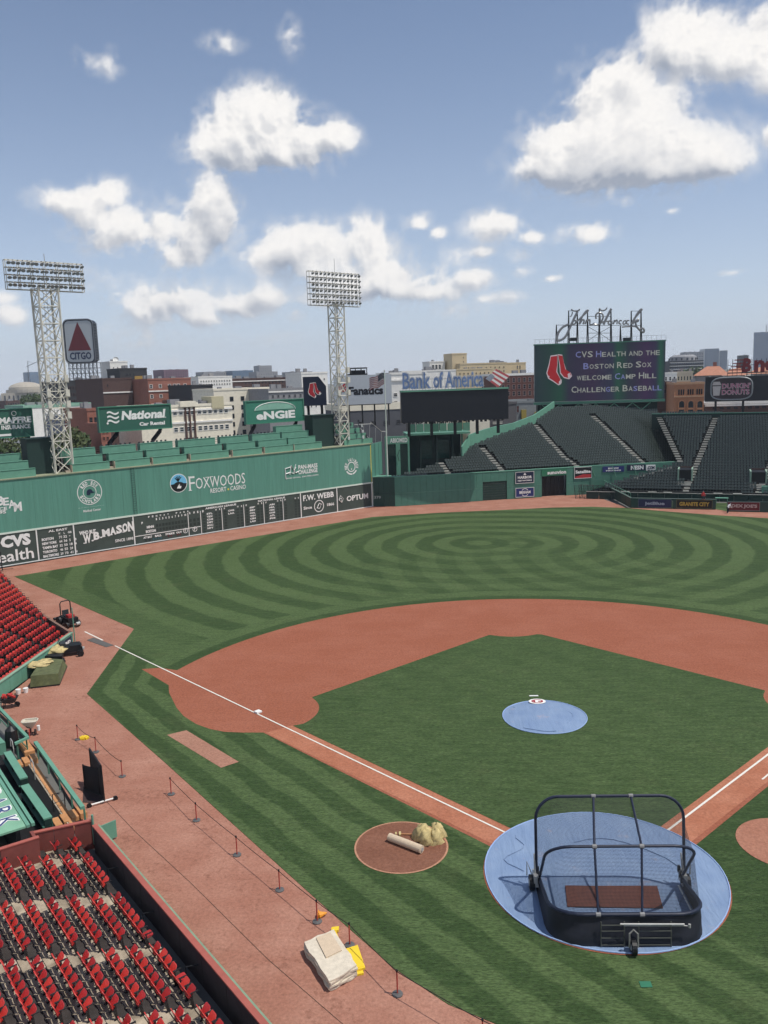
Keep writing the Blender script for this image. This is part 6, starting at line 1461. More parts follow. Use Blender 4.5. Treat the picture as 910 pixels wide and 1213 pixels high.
building('dark brown brick building right of the main scoreboard, lit windows row', 778, 799, 455, 250, 20, -2, REDB_D, ([788, 793], [464], 1.8, 3.6), bits=2)
building('white house with gable right of the main scoreboard', 786, 802, 443, 380, 16, -2, WHITEB, (lsp(789, 799, 3), [449], 2.4, 4.5), bits=1)
building('pale yellow house row behind the orange arches', 801, 821, 442, 390, 16, -2, mat('pale_yellow_house', (.5, .44, .34), .8, .1), (lsp(804, 818, 5), [448.5], 1.8, 4.5), bits=3, roof_m=TERRA)
building('pale brick row running behind the black doughnut board', 835, 935, 479.5, 260, 14, 0, REDB_D, (lsp(838, 930, 12), [484], 5, 3), bits=0, cornice=[480.5], trimm=WHITEB)
building('grey stone wing beneath the terracotta roofs', 824, 878, 445.5, 420, 20, 0, GREYB, ([828, 832, 838], [450], 2, 3), bits=0, parapet=0)
# terracotta hip roofs
for px0, px1, yb, yr, D, lb in ((824, 862, 445.2, 434.5, 418, 'large terracotta hipped roof'), (858, 884, 445, 437, 380, 'smaller terracotta roof behind the black board'), (888, 920, 443, 435.5, 380, 'terracotta roof beneath the neon letters')):
    a = FAR(px0, yb, D); n = face_n(px0, 0); b = PL(px1, yb, a, n); X = (b-a); X.z = 0; w = X.length; X.normalize(); hh = FAR(px0, yr, D).z-a.z
    d = 16; v = [a-X, a+X*(w+1), a+X*(w+1)-n*d, a-X-n*d, a+X*w*.35-n*d/2+Z*hh, a+X*w*.75-n*d/2+Z*hh]
    rt = empty('hipped_roof_house', (a.x, a.y, 0), 0, lb, 'house', 'buildings beyond the ballpark')
    mb = MB(); mb.add(v, [(0, 1, 5, 4), (1, 2, 5), (2, 3, 4, 5), (3, 0, 4), (0, 3, 2, 1)]); mb.build('roof', TERRA, rt)
    mb = MB(); mb.obox(Vector((a.x, a.y, 0))+X*.5-n*1, X*(w-1), -n*(d-2), Z*a.z); mb.build('wall', GREYB, rt)
    mb = MB(); mb.obox(a+X*w*.55-n*d/2+Z*(hh-.5), X*1.6, n*-1.6, Z*2.4); mb.build('chimney', REDB, rt)
# general street mass so that gaps between roofs show more city
for i in range(46):
    px = random.uniform(-60, 960); D = random.uniform(480, 2300); hz_ = 463-.032*px; top = hz_+random.uniform(2.2, 9)*(1 if D > 900 else 1.6); wpx = random.uniform(14, 34)
    mt = random.choice([REDB, REDB_D, GREYB, CREAM, WHITEB, BEIGE, PURP])
    building('%s low block among the distant rooftops' % ({'red_brick': 'red brick', 'dark_brown_brick': 'brown brick', 'grey_masonry': 'grey', 'cream_masonry': 'cream', 'white_masonry': 'white', 'buff_masonry': 'buff', 'plum_brick': 'plum'}[mt.name],), px, px+wpx, top, D, 25, random.uniform(-20, 20), mt, (lsp(px+2, px+wpx-2, int(wpx/3)), [top+2.4, top+5], 1.1, 1.3) if D < 1500 else None, bits=2, parapet=.4)

# ------------------------------------------------------------------ trees: trunk with limbs, crown of many small leaf faces
LEAF = mat('leaf_green', (.045, .075, .025), .8, .35, .6); LEAF2 = mat('leaf_olive', (.065, .085, .03), .8, .35, .6); BARK = mat('tree_bark', (.08, .06, .045), .9, .2)
def tree(label, x, y, h, r, leaf, nl=900, grp='trees beyond the ballpark', ls=.35):
    rt = empty('broadleaf_tree', (x, y, 0), 0, label, 'tree', grp); mb = MB(); mb.tube([(x, y, 0), (x+.1, y, h*.35), (x, y, h*.7)], [h*.03, h*.022, h*.01], 7)
    cl = []
    for k in range(9):
        a = random.uniform(0, 6.28); rr = random.uniform(.25, .75)*r; z = h*random.uniform(.5, .92); c = Vector((x+rr*math.cos(a), y+rr*math.sin(a), z)); cl.append((c, r*random.uniform(.35, .55)))
        mb.tube([(x, y, h*random.uniform(.3, .5)), c], [h*.012, h*.004], 5)
    mb.build('trunk', BARK, rt); lf = MB()
    for k in range(nl):
        c, q = random.choice(cl); v = Vector((random.gauss(0, 1), random.gauss(0, 1), random.gauss(0, .8))).normalized()*q*random.uniform(.55, 1.05); p = c+v
        u_ = Vector((random.gauss(0, 1), random.gauss(0, 1), random.gauss(0, 1))).normalized(); w_ = u_.orthogonal().normalized(); s = ls*random.uniform(.6, 1.5)
        lf.add([p-u_*s, p+w_*s*.7, p+u_*s, p-w_*s*.7], [(0, 1, 2, 3)])
    lf.build('crown', leaf, rt); return rt
for i, (px, py, D, h, r, lf, lb) in enumerate(((-6, 530, 175, 13.5, 5.5, LEAF2, 'olive green tree under the MAPFRE billboard, left one'), (12, 532, 170, 13.0, 5.0, LEAF, 'dark green tree under the MAPFRE billboard, right one'), (30, 530, 180, 14.0, 4.5, LEAF2, 'olive tree at the left of the left light tower'), (88, 530, 178, 14.2, 4.2, LEAF2, 'sunlit olive tree right of the left light tower'), (96, 530, 190, 13.0, 3.6, LEAF, 'small tree below the blue grey wall'))):
    q = FAR(px, py, D); tree(lb, q.x, q.y, h, r, lf, 1300)
for i, (px, D, ytop, r, lb) in enumerate(((37, 620, 466, 9, 'dark tree clump in front of the domed building, left one'), (46, 600, 467, 9, 'dark tree clump beside the left light tower shaft'), (824, 430, 436.5, 7, 'green tree rising behind the orange arched building'), (836, 450, 434, 7, 'green tree left of the terracotta roof'), (842, 470, 436, 6, 'small green tree by the terracotta roof'), (130, 500, 445, 5, 'treetop behind the dark brick block'), (232, 520, 444, 6, 'treetop on the skyline beside the plum block'), (258, 520, 447, 6, 'treetop behind the white gabled building'))):
    q = FAR(px, ytop, D); tree(lb, q.x, q.y, q.z, r, LEAF, 1100, ls=.6)
# ------------------------------------------------------------------ near stand with red folding seats
random.seed(5)
WNp = Vector((-24.0, 3.0, 0)); TT = Vector((.644, -.765, 0)).normalized(); NN = Vector((-TT.y*-1, 0, 0)); NN = Vector((-.765, -.644, 0)).normalized()
def NS(t, n, z=0.): return WNp+TT*t+NN*n+Z*z
RDN, RHN = .83, .13; NR = 13; TEND = 22.
REDCAP = mat('red_wall_cap', (.36, .10, .075), .6, .15, 2); REDW = mat('brick_red_wall', (.20, .055, .045), .75, .2, 1.5, var2=.1)
INNER = mat('inner_wall_dark', (.035, .03, .032), .85, .35, 1.5)
fw = empty('field_side_wall', NS(9, 0), 0, 'low field side wall with a red cap and green outer edge beside the near seats', 'wall')
for i in range(11): mb = MB(); mb.obox(NS(i*2+.015, .02, -.45), TT*1.97, NN*.16, Z*1.6); mb.build('wall_panel', INNER, fw)
for i in range(11): mb = MB(); mb.obox(NS(i*2+.015, -.14, .0), TT*1.97, NN*.15, Z*1.08); mb.build('outer_panel', GREEN, fw)
mb = MB(); mb.obox(NS(0, -.03, 1.15), TT*22, NN*.24, Z*.06); mb.build('red_cap', REDCAP, fw)
mb = MB(); mb.obox(NS(0, -.15, 1.08), TT*22, NN*.115, Z*.05); mb.build('green_edge', mat('pale_green_edge', (.20, .30, .20), .7, .15), fw)
for i in range(4):
    mb = MB(); mb.tube([NS(3.3+i*4.2, .19, .55), NS(3.1+i*4.2, .62, .55), NS(3.1+i*4.2, .62, -.3)], .025, 5); mb.build('bracket', BLACK, fw)
mb = MB(); mb.prism([NS(-.05, -.16, .1), NS(-.15, -1.0, .1), NS(-.15, -1.0, 1.0), NS(-.05, -.16, 1.0)], TT*.05); mb.build('open_gate', GREEN_L, fw)
mb = MB(); mb.tube([NS(-.35, .05, 0), NS(-.35, .05, 1.55)], .06, 6); mb.build('gate_post', GREEN_L, fw)
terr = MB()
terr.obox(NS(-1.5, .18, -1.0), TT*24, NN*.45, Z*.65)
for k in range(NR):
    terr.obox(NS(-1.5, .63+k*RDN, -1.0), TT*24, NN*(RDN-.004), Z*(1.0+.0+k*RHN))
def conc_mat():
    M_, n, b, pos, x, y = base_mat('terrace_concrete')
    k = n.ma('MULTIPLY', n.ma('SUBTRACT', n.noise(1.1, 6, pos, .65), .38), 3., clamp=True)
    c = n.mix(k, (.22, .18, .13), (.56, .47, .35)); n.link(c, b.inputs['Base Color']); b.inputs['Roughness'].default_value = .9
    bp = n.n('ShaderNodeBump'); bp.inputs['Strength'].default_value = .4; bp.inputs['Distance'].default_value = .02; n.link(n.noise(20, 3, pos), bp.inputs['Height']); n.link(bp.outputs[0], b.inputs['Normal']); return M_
TERR = conc_mat(); TERRK = mat('terrace_stained_shaded', (.040, .034, .032), .9, .35, 1.6, bump=.3, var2=.2, scale2=.5); terr.build('seating_terrace', TERRK, None, kind='structure')  # tread colour holds both the stains and the shadow of the seat rows
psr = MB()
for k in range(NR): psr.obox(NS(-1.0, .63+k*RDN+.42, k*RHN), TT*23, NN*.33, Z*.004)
psr.build('sun_fleck_strip', TERR, None, kind='structure')  # pale strips paint in the sunlit flecks between the seat shadows
ais0 = [.95, 5.0, 9.3, 13.5, 17.7]; SK = -.34
st2 = MB()
for k in range(NR):
    for a in ais0:
        c = a+SK*(k*RDN); st2.obox(NS(c-.36, .64+k*RDN, k*RHN+.004), TT*.72, NN*.40, Z*.065)
        st2.obox(NS(c-.36, .05+.64+k*RDN, k*RHN+.07), TT*.72, NN*.32, Z*.004)
st2.build('aisle_steps', CONC, None, kind='structure')
# seat prototype (faces local -Y)
SEATM = [mat('seat_red_%s' % nm, c, .42, .18, 9) for nm, c in (('deep', (.38, .028, .030)), ('mid', (.45, .034, .036)), ('bright', (.58, .055, .045)))]
FRM = mat('seat_frame_dark', (.02, .017, .018), .6, .2)
bk = MB(); n_ = 5; m__ = 5; vs = []; fs = []
def bp_(i, j, o):
    u_ = -1+2*i/(n_-1); v_ = j/(m__-1); w = .22*(1-.22*max(0, v_-.6)/.4*abs(u_)); 
    x = u_*w; y = .13+.11*v_-.03*(1-u_*u_)*-1+o; z = .47+.37*v_-(.05*max(0, v_-.7)/.3)*u_*u_; return (x, y, z)
for o in (0, .028):
    for j in range(m__):
        for i in range(n_): vs.append(bp_(i, j, o))
q = n_*m__
for j in range(m__-1):
    for i in range(n_-1): a = j*n_+i; fs += [(a, a+1, a+n_+1, a+n_), (q+a, q+a+n_, q+a+n_+1, q+a+1)]
bd = [i for i in range(n_)]+[j*n_+n_-1 for j in range(1, m__)]+[(m__-1)*n_+i for i in range(n_-2, -1, -1)]+[j*n_ for j in range(m__-2, 0, -1)]
for i in range(len(bd)): a, b_ = bd[i], bd[(i+1) % len(bd)]; fs.append((a, q+a, q+b_, b_))
bk.add(vs, fs); bkm = [bk.mesh('backrest', m_) for m_ in SEATM]
def pan_mesh(fold):
    pn = MB(); a = R_(fold); 
    def pt(s, l, o): # hinge at (0,.10,.43)
        y = .12-l*math.cos(a)-o*math.sin(a); z = .40+l*math.sin(a)-o*math.cos(a)*-1; return (s, y, z)
    prof = [(0, .18), (.1, .205), (.28, .205), (.37, .18), (.40, .12)]; vs = []; fs = []
    for o in (0, -.035):
        for l, w in prof: vs += [pt(-w, l, o), pt(0, l, o-.015 if l < .35 else o), pt(w, l, o)]
    q = len(prof)*3
    for j in range(len(prof)-1):
        for i in range(2): c = j*3+i; fs += [(c, c+3, c+4, c+1), (q+c, q+c+1, q+c+4, q+c+3)]
    e = [0, 3, 6, 9, 12, 13, 14, 11, 8, 5, 2, 1]
    for i in range(len(e)): c, d = e[i], e[(i+1) % len(e)]; fs.append((c, d, q+d, q+c))
    pn.add(vs, fs); return pn
PF = [50, 54, 46, 58, 10, 86]; pms = [[pan_mesh(f_).mesh('seat_pan', m_) for f_ in PF] for m_ in SEATM]
fr_ = MB()
for s in (-.235, .235):
    fr_.obox((s-.015, -.02, 0), (.03, 0, 0), (0, .10, .0), (0, .06, .44)); fr_.obox((s-.02, -.20, .60), (.04, 0, 0), (0, .32, .0), (0, 0, .03)); fr_.obox((s-.012, .02, .42), (.024, 0, 0), (0, .05, 0), (0, .02, .19)); fr_.obox((s-.03, -.08, 0), (.06, 0, 0), (0, .22, 0), (0, 0, .025))
fr_.obox((-.22, .06, .40), (.44, 0, 0), (0, .04, 0), (0, 0, .03)); fr_m = fr_.mesh('frame', FRM)
lowseat = MB()
lowseat.add(*((lambda m: ([tuple(v.co) for v in m.vertices], [tuple(p.vertices) for p in m.polygons]))(bkm[0])), 0); lowseat.add(*((lambda m: ([tuple(v.co) for v in m.vertices], [tuple(p.vertices) for p in m.polygons]))(pms[0][5])), 0)
lowseat.add(*((lambda m: ([tuple(v.co) for v in m.vertices], [tuple(p.vertices) for p in m.polygons]))(fr_m)), 1)
seats = []   # (position, rz, where, row)
rzN = math.atan2(-TT.y, -TT.x)
def pxof(p):
    d = np.array(p)-CAM; w = d@FW; return 455+FPX*(d@RT)/w, 606.5-FPX*(d@UP)/w
for k in range(NR):
    t = -.25 if k < 2 else .28; nn = .63+k*RDN+.38
    if k >= 2: t = .22
    while t < TEND-.3:
        if all(abs(t-(a+SK*(k*RDN+.2))) > .52 for a in ais0): seats.append((NS(t, nn, k*RHN), rzN, 'near', k)); t += .5
        else: t += .12
# far stand
FS = Vector((-38.45, 35.0, 0)); T2 = (Vector((-38.85, 21.5, 0))-FS).normalized(); N2 = Vector((T2.y, -T2.x, 0))
if N2.x > 0: N2 = -N2
def FSP(t, n, z=0.): return FS+T2*t+N2*n+Z*z
SD = Vector((-.66, .75, 0)).normalized()   # side wall direction, going up from the corner
def t_end(n): k = SD.dot(N2); return (n/k)*SD.dot(T2)
NF = 24; RHF = .17
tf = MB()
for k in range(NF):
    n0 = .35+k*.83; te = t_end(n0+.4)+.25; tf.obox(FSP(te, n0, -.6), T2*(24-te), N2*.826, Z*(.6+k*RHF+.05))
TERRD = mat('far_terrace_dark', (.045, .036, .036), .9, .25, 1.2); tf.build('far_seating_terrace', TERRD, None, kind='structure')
stf = MB()
for k in range(NF):
    n0 = .35+k*.83+.42; te = t_end(n0)+.75; t = te; c_ = 0
    while t < 15+k*.6:
        ph = (t+k*.42+1.3) % 4.45
        if ph > 4.0: stf.obox(FSP(t, n0-.4, k*RHF+.05), T2*.35, N2*.35, Z*.08); t += .45; continue
        seats.append((FSP(t, n0, k*RHF+.05), math.atan2(-T2.y, -T2.x), 'far', k)); t += .5
stf.build('aisle_steps', CONC, None, kind='structure')
vis = []; rest = []
for s in seats:
    x, y = pxof(s[0]+Z*.5); (vis if (-6 < x < 916 and -5 < y < 1222) else rest).append(s)
vis.sort(key=lambda s: (np.linalg.norm(np.array(s[0])-CAM))); print('red seats in view', len(vis), 'out', len(rest))
rown = ['front row', 'second row', 'third row', 'fourth row', 'fifth row', 'sixth row', 'seventh row', 'eighth row', 'ninth row', 'tenth row', 'eleventh row', 'twelfth row', 'thirteenth row']
for s in vis[:300]:
    p, rz, wh, k = s; c_ = random.choice((0, 1, 1, 2)); od = random.random()
    j = round((p-WNp).dot(TT)*2)+2 if wh == 'near' else round((p-FS).dot(T2)*2)+30; lab = ('red folding seat, %s of near stand, number %d from the dugout wall' % (rown[k], j)) if wh == 'near' else ('red folding seat in left corner stand, row %d, number %d along' % (k+1, j))
    rt = empty('stadium_seat', p, rz, lab, 'seat', 'red stadium seats')
    inst('backrest', bkm[min(2, c_+1)], rt, (0, 0, 0)); inst('seat_pan', pms[c_][5 if wh == 'far' else (4 if od > .985 else random.randrange(4))], rt, (0, 0, 0)); inst('frame', fr_m, rt, (0, 0, 0))  # backrest a step brighter than its pan: sunlit back, shaded pan in the colour
tv = np.array(lowseat.v); V_ = []; F_ = []; MI = []
for i, (p, rz, wh, k) in enumerate(vis[300:]+rest):
    c_, s_ = math.cos(rz), math.sin(rz); q = np.empty_like(tv); q[:, 0] = tv[:, 0]*c_-tv[:, 1]*s_+p.x; q[:, 1] = tv[:, 0]*s_+tv[:, 1]*c_+p.y; q[:, 2] = tv[:, 2]+p.z
    V_.append(q); F_ += [tuple(a+i*len(tv) for a in f_) for f_ in lowseat.f]; MI += lowseat.m
me = bpy.data.meshes.new('stadium_seats'); me.from_pydata(np.concatenate(V_).tolist(), [], F_); me.materials.append(SEATM[2]); me.materials.append(FRM); me.polygons.foreach_set('material_index', MI)
o = bpy.data.objects.new('stadium_seats', me); COL.objects.link(o); tag(o, 'rows of small red seats in the left field corner stand', 'seats', kind='stuff')
# end wall (red) of the near stand
ew = empty('red_end_wall', NS(-.8, 1.3), 0, 'brick red end wall between the near seats and the dugout', 'wall')
a, b = NS(-.50, -.05), NS(-1.25, 2.62); d_ = (b-a); n_w = Vector((-d_.y, d_.x, 0)).normalized()
for i in range(3): mb = MB(); mb.obox(a+d_*(i/3+.004)-Z*.4, d_*(1/3-.008), n_w*.15, Z*1.6); mb.build('wall_panel', REDW, ew)
mb = MB(); mb.obox(a-n_w*.03+Z*1.2, d_, n_w*.21, Z*.06); mb.build('cap', REDCAP, ew)
a2, b2 = NS(-.15, 2.64), NS(-.55, 9.5); d2_ = b2-a2; n2_ = Vector((-d2_.y, d2_.x, 0)).normalized()
for i in range(4): mb = MB(); mb.obox(a2+d2_*(i/4+.003)-Z*.4, d2_*(1/4-.006), n2_*.15, Z*1.88); mb.build('wall_panel', REDW, ew)
mb = MB(); mb.obox(b-Z*.4, (a2-b), NN*.15, Z*1.7); mb.build('jog_panel', REDW, ew)
mb = MB(); mb.obox(a2-n2_*.05+Z*1.48, d2_, n2_*.22, Z*.05); mb.build('cap', REDCAP, ew)
# ------------------------------------------------------------------ dugout
RB0 = G(41.5, 975.5, 1.5); RB1 = G(0, 911, 1.5); RB0.z = RB1.z = 0; RB1 = RB0+(RB1-RB0).normalized()*15.5; rd = (RB1-RB0).normalized(); rn = Vector((-rd.y, rd.x, 0)) if Vector((-rd.y, rd.x, 0)).dot(NN) > 0 else Vector((rd.y, -rd.x, 0))
dg = empty('dugout', RB0+rd*7+rn*2, 0, 'dugout with a pale green roof lettered FENWAY PARK', 'dugout')
rl_ = (RB1-RB0).length; ROOFM = mat('dugout_roof_mint', (.20, .40, .27), .6, .1, 1)
mb = MB(); mb.obox(RB0+Z*1.42+rn*.42, rd*rl_, rn*4.6, Z*.10); mb.build('roof', ROOFM, dg)
mb = MB(); mb.obox(RB0+Z*1.40, rd*rl_, rn*.16, Z*.16); mb.obox(RB0+rn*.22+Z*1.40, rd*rl_, rn*.17, Z*.13); mb.build('roof_edge', GREEN_L, dg)
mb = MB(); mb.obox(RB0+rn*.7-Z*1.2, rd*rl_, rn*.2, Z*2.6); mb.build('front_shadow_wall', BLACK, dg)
s_ = 'FENWAY PARK'; cw_ = 1.2; X = -rd; U = -rn
tp = RB0+rd*(.32+cw_*len(s_))+rn*1.50+Z*1.525
for off, m_, bo, nm in ((.0, WHITE, .09, 'letter_outline'), (.008, NIGHTBLUE, .0, 'letter')):
    for i, ch in enumerate(s_):
        if ch == ' ': continue
        mb = MB(); g = .0 if bo else .07; vsn, fsn, _ = glyphs(ch, bo)
        Pq = tp+X*(i*cw_+g)+U*g
        mb.add([Pq+X*(x*(cw_*.74-2*g))+U*(y*(1.0-2*g))+Z*(off+.006) for x, y in vsn], fsn); mb.build(nm, m_, dg)
# the well in front of the dugout
well = [RB0-rd*.2, RB1, RB1-rn*2.6, RB0-rn*2.5-rd*.2]
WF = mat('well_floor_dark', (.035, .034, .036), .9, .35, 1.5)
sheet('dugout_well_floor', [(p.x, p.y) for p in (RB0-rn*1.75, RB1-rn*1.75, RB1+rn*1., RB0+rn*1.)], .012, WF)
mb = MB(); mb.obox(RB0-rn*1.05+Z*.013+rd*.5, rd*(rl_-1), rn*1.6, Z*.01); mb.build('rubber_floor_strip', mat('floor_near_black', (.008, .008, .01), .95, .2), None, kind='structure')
# front rail
fr0 = G(95, 957, 1.1); fr1 = G(40, 880, 1.1); fr0.z = fr1.z = 0; fd = (fr1-fr0); fl_ = fd.length; fd.normalize(); fnn = Vector((-fd.y, fd.x, 0)); 
if fnn.dot(NN) < 0: fnn = -fnn
rr = empty('dugout_rail', fr0+fd*fl_/2, 0, 'padded green front rail of the dugout well on short posts', 'railing')
mb = MB(); mb.obox(fr0+Z*1.0-fd*.05, fd*(fl_+.1), fnn*-.22, Z*.16); mb.build('top_pad', GREEN_L, rr)
for i in range(5): mb = MB(); mb.obox(fr0+fd*(fl_*i/4-.05)-fnn*.15, fd*.1, fnn*-.08, Z*1.0); mb.build('post', GREEN, rr)
mb = MB(); mb.obox(fr0+fd*.0+fnn*.15, fd*fl_, fnn*.3, Z*.14); mb.build('wood_ledge', ORANGEW, rr)
mb = MB()
for i in range(9): mb.obox(fr0+fd*(fl_*i/9+.1)+fnn*.45, fd*(fl_/9-.1), fnn*.08, Z*.10)
mb.build('kerb_block', CONC, rr)
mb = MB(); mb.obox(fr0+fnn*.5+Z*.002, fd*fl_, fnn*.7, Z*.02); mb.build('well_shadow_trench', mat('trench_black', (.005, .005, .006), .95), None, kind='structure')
net = MB()
for i in range(5): net.bar(fr0+fd*(fl_*i/4)+Z*1.1, fr0+fd*(fl_*i/4)+Z*1.1+fnn*.0, .01)
def steps_at(px, py, label, flip=1):
    q = G(px, py); rt = empty('wood_steps', q, 0, label, 'steps', 'wooden steps of the dugout well')
    for i in range(4): mb = MB(); mb.obox(q+fnn*(i*.42)-fd*.15, fd*.95*flip, fnn*.34, Z*(.30-.075*i)); mb.build('step', ORANGEW, rt)
    return rt
steps_at(103, 967, 'orange brown wooden steps at the near end of the dugout well'); steps_at(45, 903, 'orange brown wooden steps at the far end of the dugout well', 1)
q = G(42, 893); mb = MB(); mb.obox(q, fd*2.3, fnn*.6, Z*.25); mb.build('wood_landing', ORANGEW, None, label='flat orange wooden landing at the far end of the dugout rail', cat='landing')
# long green benches inside the well
for (x0, y0, x1, y1, lb) in ((62, 967, 34, 928, 'near'), (33, 920, 13, 889, 'far')):
    a = G(x0, y0, .9); b = G(x1, y1, .9); a.z = b.z = 0; e = (b-a); L_ = e.length; e.normalize(); nn_ = Vector((-e.y, e.x, 0)); nn_ = nn_ if nn_.dot(NN) > 0 else -nn_
    bt = empty('dugout_bench', a+e*L_/2, 0, 'pale green long bench back in the dugout well, the %s one' % lb, 'bench', 'green benches in the dugout well')
    mb = MB(); mb.obox(a+Z*.82, e*L_, nn_*.42, Z*.08); mb.build('top_board', GREEN_L, bt)
    mb = MB(); mb.obox(a+Z*.15+nn_*.0, e*L_, nn_*.05, Z*.66); mb.build('back_board', GREEN, bt)
    mb = MB(); mb.obox(a+Z*.42+nn_*.10, e*L_, nn_*.4, Z*.06); mb.build('seat_board', GREEN, bt)
    for i in (0, .5, .97): mb = MB(); mb.obox(a+e*L_*i, e*.07, nn_*.4, Z*.8); mb.build('support', GREEN_D, bt)
q = G(64, 962); hr = MB()
hr.tube([q, q+Z*1.0, q+Z*1.0+NN*-.6, q+NN*-.6], .03, 6); hr.tube([q+Z*.5, q+Z*.5+NN*-.6], .02, 6); hr.build('dugout_handrail', BLACK, None, label='black looped handrail at the near end of the dugout well', cat='handrail')
for px, py in ((38, 918), (14, 893)):
    q = G(px, py); hr = MB(); pts = [q+Z*.5, q+Z*.95, q+Z*1.05-fd*.15, q+Z*1.05-fd*.6, q+Z*.6-fd*.8, q-fd*.8]; hr.tube(pts, .03, 6); hr.build('dugout_handrail', STEEL, None, label='grey curved handrail between the dugout benches' if px == 38 else 'grey curved handrail at the far end of the dugout benches', cat='handrail')
# far rail and dark corner of the dugout
a = G(0, 838, 1.1); b = G(34, 873, 1.1); c = G(20, 880, 1.1); d = G(20, 893, .2)
fr2 = empty('far_dugout_rail', Vector((b.x, b.y, 0)), 0, 'green padded rail with a corner beyond the dugout steps', 'railing')
mb = MB(); a.z = b.z = c.z = 1.05; e = (b-a); mb.obox(a-e*.5, e*1.5, Vector((-.12, -.15, 0)), Z*.16); mb.obox(b, (c-b)+Vector((-.1, -.1, 0)), Vector((.12, -.14, 0)), Z*.14); mb.build('top_pad', GREEN_L, fr2)
for i in (0, .33, .66, .97): p = a.lerp(b, i); mb = MB(); mb.bar((p.x-.06, p.y-.08, 0), (p.x-.06, p.y-.08, 1.05), .05); mb.build('post', GREEN, fr2)
mb = MB(); mb.bar((c.x, c.y, 0), (c.x, c.y, 1.05), .06); mb.build('post', GREEN, fr2)
mb = MB(); mb.obox(Vector((a.x-.1, a.y-.1, .35))-e*.5, e*1.45, Vector((.03, .03, 0)), Z*.08); mb.build('lower_rail', GREEN, fr2)
gb = empty('green_box', G(6, 890), 0, 'open green storage box in the far dugout corner', 'box'); q = G(8, 893); mb = MB(); mb.obox(q, Vector((-1.2, 1.3, 0)), Vector((-.8, -.7, 0)), Z*.7); mb.obox(q+Z*.72, Vector((-1.2, 1.3, 0)), Vector((-.8, -.7, 0)), Z*.05); mb.build('box_body', GREEN_L, gb)
mb = MB(); mb.obox(q+Vector((-.2, 0, .5)), Vector((-1.0, 1.1, 0)), Vector((.05, .05, 0)), Z*.15); mb.build('box_rim', GREEN, gb)
ml = empty('machine', G(14, 882), 0, 'dark covered machine standing in the far dugout corner', 'machine'); q = G(15, 884); mb = MB(); mb.tube([q, q+Z*.5, q+Z*1.1, q+Z*1.35], [.4, .42, .36, .1], 10); mb.build('cover', BLACK, ml)
# ------------------------------------------------------------------ front wall of the corner stand
cwl = empty('corner_stand_wall', FSP(6, 0), 0, 'pale green front wall of the left field corner stand', 'wall')
for i in range(8): mb = MB(); mb.obox(FSP(i*1.8+.01, .02, 0), T2*1.78, N2*.16, Z*1.12); mb.build('wall_panel', GREEN_L, cwl)
mb = MB(); mb.obox(FSP(-.05, -.03, 1.12), T2*14.5, N2*.22, Z*.08); mb.build('coping', mat('coping_mint', (.22, .36, .26), .7, .1), cwl)
mb = MB(); mb.obox(FSP(0, .21, 1.0), T2*14.5, N2*.12, Z*.2); mb.build('inner_cap', REDCAP, cwl)
sw2 = empty('corner_stand_side_wall', FSP(0, 0)+SD*10, 0, 'dark side wall of the left field corner stand facing the tall wall', 'wall')
sdn = Vector((-SD.y, SD.x, 0)); sdn = sdn if sdn.dot(T2) > 0 else -sdn
for i in range(15): mb = MB(); mb.obox(FSP(0, 0)+SD*(i*2+.01), SD*1.98, sdn*.18, Z*(1.15+.0*i)); mb.build('wall_panel', REDB_D, sw2)
mb = MB(); mb.obox(FSP(0, 0, 1.15), SD*30, sdn*.22, Z*.05); mb.build('coping', mat('coping_brown', (.20, .12, .09), .8, .15), sw2)
f = Frame.__new__(Frame); f.P = FSP(4.2, -.03, .22)+Z*0; f.X = -T2; f.U = Z.copy(); f.w = 3.9; f.h = .72; f.N = -N2; f.P = FSP(4.2, -.0, .25)
rt = empty('advertising_board', f.at(.5, 0), 0, 'navy board with white lettering on the corner stand wall beneath the red seats', 'advertising board'); panel(f, 'board', NAVY, rt, -.03)
ftext(f, 'JIMMY FUND', rt, WHITE, .08, .22, .84, .5, bold=.06, off=.05)
gp = G(80, 772); 
yp = MB(); yp.bar((FS.x+.1, FS.y+.1, 0), (FS.x+.1, FS.y+.1, 3.4), .05); yp.build('corner_pole', GREEN_L, None, label='thin pale green pole standing on the corner of the left field stand', cat='pole')
# ------------------------------------------------------------------ rope stanchions along the track
SRED = mat('stanchion_red', (.38, .05, .04), .5, .1); SBASE = mat('stanchion_base', (.10, .10, .10), .6, .2); ROPE = mat('rope_black', (.02, .012, .012), .8, .1)
sp = [(92.5, 876), (114, 891), (145, 920), (203, 941), (233, 972), (281, 1013), (331.5, 1054.5), (376, 1092), (414.5, 1120), (471, 1178), (572, 1238), (690, 1290)]
pm = MB(); pm.tube([(0, 0, .03), (0, 0, .96)], .028, 8); pmm = pm.mesh('post', SRED)
bm_ = MB(); bm_.tube([(0, 0, 0), (0, 0, .04), (0, 0, .065)], [.2, .2, .08], 14); bmm = bm_.mesh('base', SBASE)
cm_ = MB(); cm_.tube([(0, 0, .92), (0, 0, 1.0)], .04, 8); cmm = cm_.mesh('cap', BLACK)
slab = ['beside the fertiliser spreader', 'behind the black pitching screen', 'right of the black pitching screen', 'at the top of the long rope line', 'second from the top of the rope line', 'third from the top of the rope line', 'fourth from the top of the rope line', 'with the orange cone lying by its base', 'behind the yellow pads', 'nearest the bottom of the picture', 'at the bottom edge of the picture', 'beyond the bottom edge']
SP_ = []
for (px, py), lb in zip(sp, slab):
    q = G(px, py); SP_.append(q); rt = empty('rope_stanchion', q, random.random()*3, 'red rope stanchion on a round grey base, '+lb, 'stanchion', 'red rope stanchions'); inst('post', pmm, rt, (0, 0, 0)); inst('base', bmm, rt, (0, 0, 0)); inst('cap', cmm, rt, (0, 0, 0))
